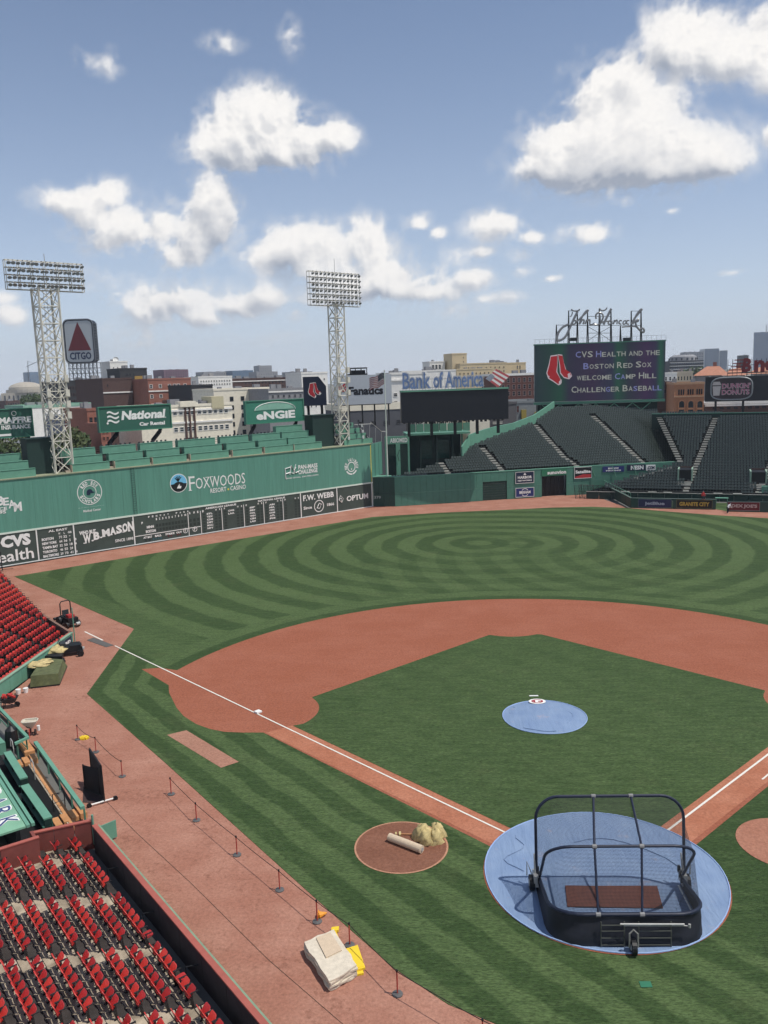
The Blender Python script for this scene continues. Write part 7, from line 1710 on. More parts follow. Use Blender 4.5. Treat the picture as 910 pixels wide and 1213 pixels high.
def rope(a, b, sag, lb):
    mb = MB(); mb.tube([a.lerp(b, i/10)+Z*(.93-sag*4*(i/10)*(1-i/10)) for i in range(11)], .016, 5); mb.build('rope', ROPE, None, label=lb, cat='rope', group='ropes between the stanchions')
for i in (0, 1, 3, 4, 5, 6, 7, 8, 9, 10): rope(SP_[i], SP_[i+1], .035 if i not in (0, 1) else .15, 'thin dark rope between red stanchions, ' + ('near the spreader', 'behind the pitching screen', '', 'first span of the long line from the top', 'second span of the long line', 'third span of the long line', 'fourth span of the long line', 'span ending above the orange cone', 'span behind the yellow pads', 'span nearest the bottom edge', 'span leaving the picture at the bottom')[i] if i != 8 else 'thin dark rope strung between the red stanchions, span behind the yellow pads')
# drain joint in the track
mb = MB(); jp = [G(x, y) for x, y in ((125, 948), (160, 985), (225, 1045), (318, 1137), (400, 1208), (470, 1265))]
for i in range(len(jp)-1): d = (jp[i+1]-jp[i]); nn_ = Vector((-d.y, d.x, 0)).normalized()*.012; mb.poly([jp[i]-nn_+Z*.006, jp[i+1]-nn_+Z*.006, jp[i+1]+nn_+Z*.006, jp[i]+nn_+Z*.006])
mb.build('track_joint', mat('joint_dark', (.03, .02, .015), .95), None, kind='structure')
# ------------------------------------------------------------------ small things on the track
CLOTH = mat('canvas_white', (.62, .55, .44), .9, .16, 4, bump=.5, bscale=8); CLOTH2 = mat('canvas_buff', (.58, .46, .33), .9, .1, 6); YEL = mat('foam_yellow', (.78, .55, .03), .7, .06); TAN = mat('sacking_tan', (.50, .40, .19), .9, .35, 5, bump=1., bscale=7)
a, b, c, d = G(360, 1128), G(391, 1176), G(424, 1157), G(396, 1114); fp_ = empty('folded_tarp', (a+c)/2, 0, 'thick pile of folded white canvas lying on the track', 'folded tarp')
for k in range(6):
    mb = MB(); j = lambda p: p+Vector((random.uniform(-.05, .05), random.uniform(-.05, .05), .03+k*.075)); 
    def lob(p, q, n=7): return [j(p.lerp(q, i/n)) for i in range(n)]
    mb.prism(lob(a, b)+lob(b, c, 4)+lob(c, d)+lob(d, a, 4), Z*.065); mb.build('fold', CLOTH, fp_)
mb = MB(); e = [a.lerp(b, .05).lerp(d.lerp(c, .05), .38), a.lerp(b, .55).lerp(d.lerp(c, .55), .30), a.lerp(b, .55).lerp(d.lerp(c, .55), .85), a.lerp(b, .05).lerp(d.lerp(c, .05), .85)]; mb.prism([p+Z*.48 for p in e], Z*.04); mb.build('top_flap', CLOTH2, fp_)
for k, (pts, lb) in enumerate(((((408, 1129), (417, 1155), (433, 1151), (424, 1124)), 'upper yellow foam pad beside the white canvas pile'), (((407, 1133), (415, 1158), (431, 1155), (428, 1140)), 'yellow foam pad tucked under the other by the canvas pile'))):
    q = [G(*p) for p in pts]; mb = MB(); mb.prism([p+Z*(.10 if k == 0 else .01) for p in q], Z*.08)
    if k == 0:
        cc = q[0].lerp(q[1], .5).lerp(q[3].lerp(q[2], .5), .5); mb.prism([p.lerp(cc, .12)+Z*.18 for p in q], Z*.02)
    mb.build('foam_pad', YEL, None, label=lb, cat='pad')
q0, q1 = G(397, 1104), G(403, 1119); mt_ = empty('yellow_tamper', q0, 0, 'yellow handled tool lying on the track beside the stanchion', 'tool')
mb = MB(); mb.tube([q0+Z*.05, q1+Z*.08], .04, 6); mb.build('handle', YEL, mt_); mb = MB(); mb.obox(q0+Vector((-.15, -.1, .02)), Vector((.3, .05, 0)), Vector((0, .25, 0)), Z*.1); mb.build('head', YEL, mt_)
q = G(378, 1087); cn = empty('orange_cone', q, 0, 'small orange cone lying behind the stanchion at the grass edge', 'cone'); mb = MB(); mb.tube([q+Z*.12, q+Vector((.32, .12, .14))], [.16, .03], 10); mb.build('cone_body', mat('cone_orange', (.75, .30, .03), .5), cn); mb = MB(); mb.tube([q+Z*.13-Vector((.03, 0, 0)), q+Z*.13], .2, 10); mb.build('rim', mat('cone_orange', (.75, .30, .03), .5), cn)
q = G(100, 875); mb = MB()
for i in range(8): a_ = i*.8; mb.box(q+Vector((.22*math.cos(a_), .18*math.sin(a_), .07)), (.16, .13, .12), rz=a_)
mb.box(q+Z*.1, (.25, .2, .14)); mb.build('yellow_glove', YEL, None, label='crumpled yellow bundle on the track between two stanchions', cat='bundle')
# pitching screen
ps = empty('pitching_screen', G(120, 950), 0, 'black netted pitching screen on a white wheeled foot at the dugout steps', 'screen')
a = G(106, 956.5); b = G(137, 947.5); NET = None
mb = MB(); mb.tube([a+Z*.12, b+Z*.12], .045, 8); mb.build('foot_tube', WHITE, ps)
for p in (a, b): mb = MB(); e = (b-a).normalized(); mb.tube([p+Z*.1-Vector((-e.y, e.x, 0))*.06, p+Z*.1+Vector((-e.y, e.x, 0))*.06], .13, 12); mb.build('wheel', BLACK, ps)
def netm():
    M_ = bpy.data.materials.new('black_netting'); M_.use_nodes = True; n = NT(M_); t = M_.node_tree; b = t.nodes['Principled BSDF']; b.inputs['Base Color'].default_value = (.012, .014, .018, 1); b.inputs['Roughness'].default_value = .8
    tc = n.n('ShaderNodeTexCoord'); s = n.n('ShaderNodeSeparateXYZ'); n.link(tc.outputs['UV'], s.inputs[0])
    def g(o): return n.ma('LESS_THAN', n.ma('FRACT', n.ma('MULTIPLY', o, 1/.05)), .19)
    al = n.ma('MAXIMUM', g(s.outputs[0]), g(s.outputs[1])); tr = n.n('ShaderNodeBsdfTransparent'); mx = n.n('ShaderNodeMixShader'); n.link(al, mx.inputs[0]); n.link(tr.outputs[0], mx.inputs[1]); n.link(b.outputs[0], mx.inputs[2]); n.link(mx.outputs[0], t.nodes['Material Output'].inputs[0]); return M_
NETM = netm()
def net_grid(name, parent, rows):
    """rows: list of lists of points; uv in metres"""
    vs = []; fs = []; uv_ = []
    R0 = len(rows); C0_ = len(rows[0])
    acc = 0
    for i, r in enumerate(rows):
        if i: acc += (r[C0_//2]-rows[i-1][C0_//2]).length
        ax = 0
        for j, p in enumerate(r):
            if j: ax += (p-r[j-1]).length
            vs.append(tuple(p)); uv_.append((ax, acc))
    for i in range(R0-1):
        for j in range(C0_-1): a = i*C0_+j; fs.append((a, a+1, a+C0_+1, a+C0_))
    me = bpy.data.meshes.new(name); me.from_pydata(vs, [], fs); me.materials.append(NETM); ul = me.uv_layers.new(name='UVMap')
    for l in me.loops: ul.data[l.index].uv = uv_[l.vertex_index]
    o = bpy.data.objects.new(name, me); COL.objects.link(o); o.parent = parent; PAR(o, parent); return o
DARKNET = mat('dark_screen_cloth', (.012, .013, .018), .8, .2)
m1 = a.lerp(b, .58); up = Z*2.1
e0 = m1; e1 = G(110, 928); h0 = 2.15
fr_p = [e0+Z*.12, e0+Z*h0, e1+Z*h0-Z*.35, e1+Z*1.0, e1.lerp(e0, .35)+Z*.7, e0+Z*.12]
mb = MB(); mb.tube([e0+Z*.12, e0+Z*h0+Vector((-.05, .05, 0)), e1+Z*(h0-.05), e1+Z*.05, e0+Z*.12], .05, 6); mb.build('frame', BLACK, ps)
mb = MB(); mb.prism([e0+Z*.14, e0+Z*(h0-.05), e1+Z*(h0-.1), e1+Z*.1], Vector((.02, .02, 0))); mb.build('screen_cloth', DARKNET, ps)
w0 = G(101, 935); mb = MB(); mb.tube([w0+Z*1.5, w0+Z*.05, e0.lerp(e1, .35)+Z*.05, e0.lerp(e1, .35)+Z*1.7], .045, 6); mb.build('wing_frame', BLACK, ps)
mb = MB(); mb.prism([w0+Z*1.45, w0+Z*.1, e0.lerp(e1, .35)+Z*.1, e0.lerp(e1, .35)+Z*1.6], Vector((.02, .02, 0))); mb.build('wing_cloth', DARKNET, ps)
mb = MB(); mb.poly([G(99, 932)+Z*.02, G(118, 934)+Z*.02, G(123, 952)+Z*.02, G(98, 951)+Z*.02]); net0 = mb.build('ground_net', mat('net_on_ground', (.05, .03, .03), .9, .3, 4), ps)
# spreader
q = G(37, 871); sp_ = empty('spreader', q, 0, 'white hopper spreader on wheels beside the green dugout rail', 'spreader')
mb = MB(); c = q+Z*1.02; X = Vector((.9, .2, 0)).normalized(); Y = Vector((-X.y, X.x, 0))
def ringp(cx, w, d): return [cx+X*w*sx_+Y*d*sy_ for sx_, sy_ in ((-1, -.6), (-.75, -1), (.75, -1), (1, -.6), (1, .6), (.75, 1), (-.75, 1), (-1, .6))]
r1, r2, r3 = ringp(c, .48, .32), ringp(c-Z*.22, .38, .25), ringp(c-Z*.5, .15, .12); mb.add(r1+r2+r3, [(i, (i+1) % 8, 8+(i+1) % 8, 8+i) for i in range(8)]+[(8+i, 8+(i+1) % 8, 16+(i+1) % 8, 16+i) for i in range(8)]+[tuple(range(16, 24))]); hop = mb.build('hopper', mat('hopper_white', (.62, .58, .48), .6, .1), sp_)
mb = MB(); mb.tube(r1+[r1[0]], .035, 5); mb.build('hopper_rim', mat('hopper_white', (.62, .58, .48), .6, .1), sp_)
mb = MB(); mb.poly([p-Z*.12 for p in ringp(c, .42, .28)]); mb.build('fill', mat('lime_fill', (.5, .45, .36), .95, .2), sp_)
for s in (-.28, .28): mb = MB(); mb.tube([q+X*s+Z*.2-X*.04, q+X*s+Z*.2+X*.04], .2, 12); mb.build('wheel', BLACK, sp_)
mb = MB(); mb.tube([q+Z*.2-X*.28, q+Z*.2+X*.28], .03, 6); mb.tube([q+Z*.2, q+Z*.6], .06, 6); mb.tube([q+Z*.5, q+Z*.9+Y*-.8, q+Z*1.0+Y*-.95], .03, 6); mb.build('chassis', BLACK, sp_); mb = MB(); mb.tube([q+Y*-.3+Z*.55, q+Y*-.45], .04, 6); mb.build('red_leg', SRED, sp_)
mb = MB(); mb.tube([q+X*.5+Z*.3, q+X*.5+Z*.62], .10, 10); mb.build('white_jug', WHITE, sp_)
# wheelbarrow with red load
q = G(12, 838); wb = empty('wheelbarrow', q, 0, 'wheelbarrow full of red cups beside the corner of the green stand wall', 'wheelbarrow')
mb = MB(); c = q+Z*.75; r1, r2 = ringp(c, .6, .4), ringp(c-Z*.35, .4, .25); mb.add(r1+r2, [(i, (i+1) % 8, 8+(i+1) % 8, 8+i) for i in range(8)]+[tuple(range(8, 16))]); mb.build('tray', DKGREY, wb)
mb = MB()
for i in range(22): p = c+X*random.uniform(-.45, .45)+Y*random.uniform(-.25, .25)+Z*random.uniform(-.05, .14); mb.tube([p, p+Z*.14], [.07, .09], 7)
mb.build('red_cups', mat('cup_red', (.55, .05, .04), .5), wb)
mb = MB(); mb.tube([q+X*.5+Z*.2-Y*.04, q+X*.5+Z*.2+Y*.04], .2, 12); mb.build('wheel', BLACK, wb); mb = MB()
for s in (-.25, .25): mb.tube([q+X*.5+Y*s+Z*.2, q+Y*s+Z*.4, q-X*1.2+Y*s*1.4+Z*.75], .03, 6); mb.tube([q-X*.3+Y*s+Z*.4, q-X*.4+Y*s], .03, 6)
mb.build('handle', BLACK, wb)
q = G(22, 822); cp = MB(); cp.tube([q, q+Z*.36], [.15, .19], 12); cp.tube([q+Vector((.45, .25, 0)), q+Vector((.45, .25, .36))], [.15, .19], 12); cp.build('white_bucket_pair', WHITE, None, label='white buckets beside the end of the green stand wall', cat='buckets')
# green covered pallet with sacking, black utility cart with sacking
MOSS = mat('cover_moss_green', (.10, .115, .05), .9, .35, 2.5, bump=1., bscale=3)
a, b, c, d = G(36, 816), G(71, 812), G(80, 790), G(50, 790); gp_ = empty('covered_pallet', (a+c)/2, 0, 'large block under a moss green cover on the track by the corner stand', 'covered pallet')
mb = MB(); top = [a.lerp(c, .04)+Z*.95, b.lerp(d, .04)+Z*.9, c.lerp(a, .1)+Z*.8, d.lerp(b, .1)+Z*.9]; bot = [a+Z*.08, b+Z*.08, c+Z*.08, d+Z*.08]
mb.add(bot+top, [(0, 1, 5, 4), (1, 2, 6, 5), (2, 3, 7, 6), (3, 0, 4, 7), (4, 5, 6, 7), (0, 3, 2, 1)]); mb.build('cover', MOSS, gp_)
mb = MB(); mb.prism([p-Z*.06 for p in bot], Z*.1); mb.build('pallet_base', BLACK, gp_)
def lump(name, parent, c, r, h, m_, n=3, **kw):
    mb = MB(); random.seed(int(abs(c.x*100)))
    for k in range(n):
        vs = []; fs = []; cc = c+Vector((random.uniform(-r, r)*.55, random.uniform(-r, r)*.55, 0)); rr = r*random.uniform(.5, .8); N_, M_2 = 10, 6
        for j in range(M_2):
            th = math.pi/2*j/(M_2-1)
            for i in range(N_): a_ = 2*math.pi*i/N_; q_ = rr*math.cos(th)*(1+.22*math.sin(3*a_+k+j*2))*random.uniform(.88, 1.1); vs.append((cc.x+q_*math.cos(a_), cc.y+q_*math.sin(a_), cc.z+h*math.sin(th)*random.uniform(.85, 1.1)))
        for j in range(M_2-1):
            for i in range(N_): fs.append((j*N_+i, j*N_+(i+1) % N_, (j+1)*N_+(i+1) % N_, (j+1)*N_+i))
        mb.add(vs, fs)
    return mb.build(name, m_, parent, smooth=True, **kw)
lump('sacking', None, (a*.35+d*.65)+Z*.9, 1.0, .22, TAN, 5, label='pile of tan sacking on top of the moss green covered block', cat='sacking')
ug = empty('utility_cart', G(64, 778), 0, 'small black utility cart parked against the corner stand wall', 'cart')
a, b, c, d = G(53, 789), G(75, 789), G(80, 773), G(58, 773)
mb = MB(); bt = [p.lerp((a+b+c+d)/4, .06) for p in (a, b, c, d)]; mb.prism([p+Z*.45 for p in bt], Z*.35); mb.build('cargo_bed', BLACK, ug)
for p in (a, b): 
    mb = MB(); p2 = p.lerp((a+c)/2, .15); mb.tube([p2+Z*.28-Vector((.0, .1, 0)), p2+Z*.28+Vector((.0, .1, 0))], .28, 12); mb.build('wheel', BLACK, ug)
f0 = G(83, 779); mb = MB(); mb.obox(f0+Vector((-1.3, -.2, .35)), Vector((2.1, .9, 0)), Vector((-.5, 1.1, 0)), Z*.4); mb.obox(f0+Vector((-.1, .3, .75)), Vector((.8, .35, 0)), Vector((-.45, 1.0, 0)), Z*.15); mb.build('body', BLACK, ug)
mb = MB(); mb.obox(f0+Vector((-.9, .1, .78)), Vector((.5, .2, 0)), Vector((-.4, .9, 0)), Z*.35); mb.build('seat', DKGREY, ug)
for k, (dx, dy) in enumerate(((.8, .3), (.35, 1.3))): mb = MB(); p = f0+Vector((dx, dy, .28)); mb.tube([p-Vector((.05, -.1, 0)), p+Vector((.05, -.1, 0))], .28, 12); mb.build('wheel', BLACK, ug)
mb = MB(); p = f0+Vector((.95, .65, .62)); mb.box(p, (.15, .35, .16), rz=.4); mb.build('headlight', STEEL, ug)
mb = MB(); mb.tube([f0+Vector((-.6, .0, .7)), f0+Vector((-.9, .1, 1.5)), f0+Vector((-1.2, .9, 1.5)), f0+Vector((-1.0, .9, .7))], .035, 6); mb.build('roll_bar', BLACK, ug)
lump('sacking', None, (a+b+c+d)/4+Z*.78, .95, .35, TAN, 5, label='pile of tan sacking heaped in the bed of the black cart', cat='sacking')
# red mower at the corner
q = G(82, 741); mw = empty('riding_mower', q, 0, 'dark riding mower with a red bonnet and roll bar parked at the stand corner', 'mower')
X = Vector((.75, -.66, 0)).normalized(); Y = Vector((-X.y, X.x, 0)); 
def MW(x, y, z): return q+X*x+Y*y+Z*z
mb = MB(); mb.obox(MW(-.9, -.5, .35), X*1.9, Y*1.0, Z*.55); mb.build('body', BLACK, mw)
mb = MB(); mb.obox(MW(.1, -.3, .9), X*.6, Y*.6, Z*.26); mb.build('bonnet', mat('mower_red', (.40, .03, .03), .4), mw)
mb = MB(); mb.tube([MW(-.45, -.5, .9), MW(-.45, -.5, 2.15), MW(-.45, -.35, 2.35), MW(-.45, .35, 2.35), MW(-.45, .5, 2.15), MW(-.45, .5, .9)], .055, 7); mb.build('roll_bar', BLACK, mw)
mb = MB(); mb.obox(MW(-.5, -.3, .9), X*.5, Y*.6, Z*.12); mb.obox(MW(-.6, -.3, 1.0), X*.12, Y*.6, Z*.45); mb.build('seat', DKGREY, mw)
for x_, y_, r in ((-.65, -.62, .45), (-.65, .62, .45), (.8, -.55, .3), (.8, .55, .3)): mb = MB(); mb.tube([MW(x_, y_-.12, r), MW(x_, y_+.12, r)], r, 14); mb.build('wheel', BLACK, mw)
mb = MB(); mb.tube([MW(1.2, .15, .35), MW(1.2, .5, .35)], .16, 10); mb.build('white_tank', STEEL, mw)
mb = MB(); mb.tube([MW(-1.0, -.3, .5), MW(-1.9, -.5, .45), MW(-2.3, -.1, .35)], .06, 6); mb.tube([MW(-2.3, -.4, .3), MW(-2.3, .3, .3)], .16, 8); mb.build('tow_arm', DKGREY, mw)
# ladder-like black item against the wall at left edge
q = G(3, 676); ch = empty('batting_net_frame', q, 0, 'black folded frame standing against the slate board at the left edge', 'frame')
mb = MB(); mb.tube([q, q+Z*2.4, q+Vector((-.8, -.8, 2.6)), q+Vector((-1.4, -1.4, 2.3)), q+Vector((-1.4, -1.4, 0)), q], .07, 6); mb.tube([q+Z*.8, q+Vector((-1.4, -1.4, .8))], .04, 5); mb.tube([q+Z*1.6, q+Vector((-1.4, -1.4, 1.6))], .04, 5); mb.tube([q+Z*.15, q+Vector((1.1, .6, .12))], .035, 5); mb.build('frame_tubes', BLACK, ch)
# on-deck circle things
a, b = G(461.5, 994, .12), G(500, 1009, .12); ro = empty('rolled_mat', (a+b)/2, 0, 'white rolled tube lying in the left on-deck circle', 'roll'); a.z = b.z = .24
mb = MB(); mb.tube([a, b], .19, 16); mb.build('roll', CLOTH2, ro); mb = MB(); e = (b-a).normalized(); mb.tube([b+e*.002, b+e*.03], .10, 10); mb.tube([b-e*.12, b-e*.06], .175, 14); mb.build('end_ring', STEEL, ro)
q = G(510, 995); lump('canvas_bag', None, q+Z*.05, .72, .72, TAN, 5, label='crumpled khaki canvas bag in the left on-deck circle', cat='bag')
a, b = G(474, 990), G(496, 991); bt = empty('rake', (a+b)/2, 0, 'thin wooden handle lying behind the white roll in the on-deck circle', 'tool'); mb = MB(); mb.tube([a+Z*.1, b+Z*.12], .028, 6); mb.build('handle', ORANGEW, bt); mb = MB(); mb.box(a+Z*.1, (.1, .3, .1)); mb.box(a+Z*.1-Vector((.2, 0, 0)), (.08, .2, .1)); mb.build('head', TAN, bt)

# ------------------------------------------------------------------ batting cage
cg = empty('batting_cage', (0, -2, 0), 0, 'wheeled batting cage with dark netting over the blue home plate tarp', 'batting cage')
NAVYP = mat('navy_padding', (.012, .018, .040), .45, .15, 4); PIV = (0.05, -.65, .55)
def bow(ang, L, w, rc, n=7, y0=0., droop=0.):
    a = R_(ang); D = Vector((0, -math.cos(a), math.sin(a))); S = Vector((1, 0, 0)); P0 = Vector(PIV)
    pts = [P0-S*w, P0-S*w+D*(L-rc)*.5]
    for i in range(n+1): t_ = math.pi/2*i/n; pts.append(P0-S*(w-rc)+D*(L-rc)+(-S*math.cos(t_)+D*math.sin(t_))*rc)
    for i in range(n+1): t_ = math.pi/2*(1-i/n); pts.append(P0+S*(w-rc)+D*(L-rc)+(S*math.cos(t_)+D*math.sin(t_))*rc)
    pts += [P0+S*w+D*(L-rc)*.5, P0+S*w]
    return pts
Wd = 3.05
bows = dict(front=bow(96, 3.62, Wd+.12, 1.0), mid=bow(52.5, 3.45, Wd, 1.0), rear=bow(11, 3.55, Wd, 1.25))
for k_, r in (('front', .066), ('mid', .062), ('rear', .078)): mb = MB(); mb.tube(bows[k_], r, 10); mb.build('bow', NAVYP, cg)
base = [(-Wd, -.5, .05), (-Wd, -2.2, .05)]+[(-Wd+1.25-1.25*math.cos(math.pi/2*i/6), -3.1-1.25*math.sin(math.pi/2*i/6), .05) for i in range(7)]+[(Wd-1.25+1.25*math.sin(math.pi/2*i/6), -3.1-1.25*math.cos(math.pi/2*i/6), .05) for i in range(7)]+[(Wd, -2.2, .05), (Wd, -.5, .05)]
mb = MB(); mb.tube(base, .045, 8); mb.build('base_rail', WHITE, cg)
top = [Vector(p)-Z*.06 for p in bows['rear']]
def resample(pts, n):
    pts = [Vector(p) for p in pts]; L = [0]
    for i in range(1, len(pts)): L.append(L[-1]+(pts[i]-pts[i-1]).length)
    out = []; j = 0
    for k in range(n):
        s = L[-1]*k/(n-1)
        while j < len(L)-2 and L[j+1] < s: j += 1
        t_ = (s-L[j])/(L[j+1]-L[j]+1e-9); out.append(pts[j].lerp(pts[j+1], min(1, t_)))
    return out
NN_ = 41; T_ = resample(top, NN_); B_ = resample([Vector(p) for p in base], NN_)
mb = MB(); rows = [[T_[i].lerp(B_[i]+(B_[i]-Vector((0, -2.2, 0))).normalized()*.10, j/6)+Vector((0, .05*math.sin(i*.9+j), 0))*(1 if 0 < j < 6 else 0) for i in range(NN_)] for j in range(7)]
vs = [p for r in rows for p in r]; fs = [(j*NN_+i, j*NN_+i+1, (j+1)*NN_+i+1, (j+1)*NN_+i) for j in range(6) for i in range(NN_-1)]
mb.add(vs, fs); SK_ = mat('skirt_navy_vinyl', (.010, .012, .020), .6, .25, 2); mb.build('skirt', SK_, cg, smooth=True)
def net_between(A, B, sag, n=31, m=7):
    a = resample(A, n); b = resample(B, n); return [[a[i].lerp(b[i], j/(m-1))+Vector((0, 0, -sag*math.sin(math.pi*j/(m-1))*math.sin(math.pi*i/(n-1)))) for i in range(n)] for j in range(m)]
net_grid('netting', cg, net_between(bows['front'], bows['mid'], .22)); net_grid('netting', cg, net_between(bows['mid'], bows['rear'], .12))
def bowx(k_, x): 
    best = min((p for p in resample(bows[k_], 200) if (p-Vector(PIV)).length > 2), key=lambda p: abs(p.x-x)); return best
for x in (-.95, 1.05):
    fx_, mx_, rx_ = ((-.62, -1.08, -1.22), (.95, .82, .52))[x > 0]; f_, m2, r_ = bowx('front', fx_), bowx('mid', mx_), bowx('rear', rx_)
    mb = MB(); mb.tube([f_, m2], .05, 8); mb.build('strut', NAVYP, cg); mb = MB(); mb.tube([m2, r_], .05, 8); mb.build('strut', NAVYP, cg)
    mb = MB()
    for p in (f_, m2, r_): mb = MB(); mb.tube([p-Vector((.09, 0, 0)), p+Vector((.09, 0, 0))], .092, 8); mb.build('clamp', mat('clamp_grey', (.22, .22, .22), .5, .1), cg)
for s in (-1, 1):
    c = Vector((s*(Wd+.12), -.65, .5)); mb = MB(); mb.tube([c+Vector((s*.05, 0, -.15)), c+Vector((s*.27, 0, -.15))], .33, 16); w_ = mb.build('wheel', BLACK, cg)
    mb = MB(); mb.tube([c+Vector((s*.27, 0, -.15)), c+Vector((s*.285, 0, -.15))], .15, 12); r_ = mb.build('rim', STEEL, cg)
    mb = MB(); mb.obox(c+Vector((-.1 if s > 0 else -.1, -.3, -.2)), Vector((.2, 0, 0)), Vector((0, .6, 0)), Z*.5); mb.tube([c+Z*.2, c+Vector((0, .1, .85))], .06, 8); mb.build('hub_bracket', STEEL, cg)
    mb = MB(); mb.tube([c+Vector((s*.15, .1, .2)), c+Vector((s*.35, .15, .75)), c+Vector((s*.35, .15, .1))], .03, 6); mb.tube([c+Vector((0, .1, .3)), c+Vector((0, .35, 1.0))], .035, 6); mb.build('jack_handle', STEEL, cg)
    for k in range(3): mb = MB(); mb.box(c+Vector((s*-.12, -.25+k*.22, .1+.12*k)), (.12, .1, .28)); mb.build('pivot_plate', DKGREY, cg)
# rear tow frame, rack and wheel
mb = MB(); yb = -4.52
for z_ in (.15, .45, .75, 1.0): mb.tube([(-1.15, yb+.05, z_), (.0-.25, yb+.05, z_)], .02, 5); mb.tube([(.3, yb+.05, z_), (1.55, yb+.05, z_)], .02, 5)
for x in (-1.15, -.25, .3, 1.55): mb.tube([(x, yb+.05, .08), (x, yb+.12, 1.1)], .028, 6)
mb.build('rack', mat('rack_olive_steel', (.07, .075, .065), .5, .2), cg)
mb = MB(); mb.tube([(-.45, yb-.05, 1.12), (2.05, yb+.1, 1.0)], .035, 6); mb.tube([(-.3, yb-.02, 1.03), (2.2, yb+.12, .92)], .02, 6); mb.tube([(2.25, yb+.1, .86), (2.25, yb+.1, 1.0)], .05, 6); mb.build('tow_bar', STEEL, cg)
mb = MB(); mb.tube([(-.07, yb-.28, .3), (.11, yb-.28, .3)], .30, 16); mb.build('wheel', BLACK, cg)
mb = MB(); mb.tube([(-.14, yb-.28, .3), (-.14, yb-.25, .85), (.02, yb-.22, 1.0), (.18, yb-.25, .85), (.18, yb-.28, .3)], .035, 7); mb.build('fork', mat('fork_grey', (.22, .22, .20), .5, .1), cg)
mb = MB(); mb.tube([(-.09, yb-.28, .3), (.13, yb-.28, .3)], .12, 10); mb.build('rim', STEEL, cg)
# brown batter's mat
mm = MB(); mm.prism([Vector((-1.86, -.52, .075)), Vector((-2.02, -1.98, .075)), Vector((1.92, -2.1, .075)), Vector((2.1, -.58, .075))], Z*.03); mm.build('batters_mat', mat('brown_mat', (.14, .05, .035), .9, .15, 3), None, label='dark brown rectangular batter\'s mat under the batting cage', cat='mat')
# ------------------------------------------------------------------ clouds: a far layer of cumulus on the sky dome, shape from fractal noise
def hash3(ix, iy, iz):
    h = (ix.astype(np.int64)*374761393+iy.astype(np.int64)*668265263+iz.astype(np.int64)*2147483647) & 0xffffffff
    h = ((h ^ (h >> 13))*1274126177) & 0xffffffff
    return ((h ^ (h >> 16)) & 0xffff)/65535.
def vnoise(P):
    i = np.floor(P); f = P-i; f = f*f*(3-2*f); ix, iy, iz = i[..., 0], i[..., 1], i[..., 2]; r = 0
    for dx in (0, 1):
        for dy in (0, 1):
            for dz in (0, 1):
                w = (f[..., 0] if dx else 1-f[..., 0])*(f[..., 1] if dy else 1-f[..., 1])*(f[..., 2] if dz else 1-f[..., 2])
                r = r+w*hash3(ix+dx, iy+dy, iz+dz)
    return r
def fbm(P, o=6, g=.52, billow=False):
    a = 1.; s = 0; t = 0
    for k in range(o):
        v = vnoise(P+17.3*k)
        if billow: v = 1-abs(2*v-1)
        s = s+a*v; t += a; a *= g; P = P*2.03
    return s/t
az = np.radians(np.concatenate([np.linspace(-180, -31, 90, endpoint=False), np.linspace(-31, 27, 620, endpoint=False), np.linspace(27, 180, 92)]))
el = np.radians(np.concatenate([np.linspace(.4, 30, 330, endpoint=False), np.linspace(30, 46, 24)]))
AZ, EL = np.meshgrid(az, el)
DIR = np.stack([np.cos(EL)*np.sin(AZ), np.cos(EL)*np.cos(AZ), np.sin(EL)], -1)
def azel(px, py): d = ray(px, py); return math.atan2(d[0], d[1]), math.atan2(d[2], math.hypot(d[0], d[1]))
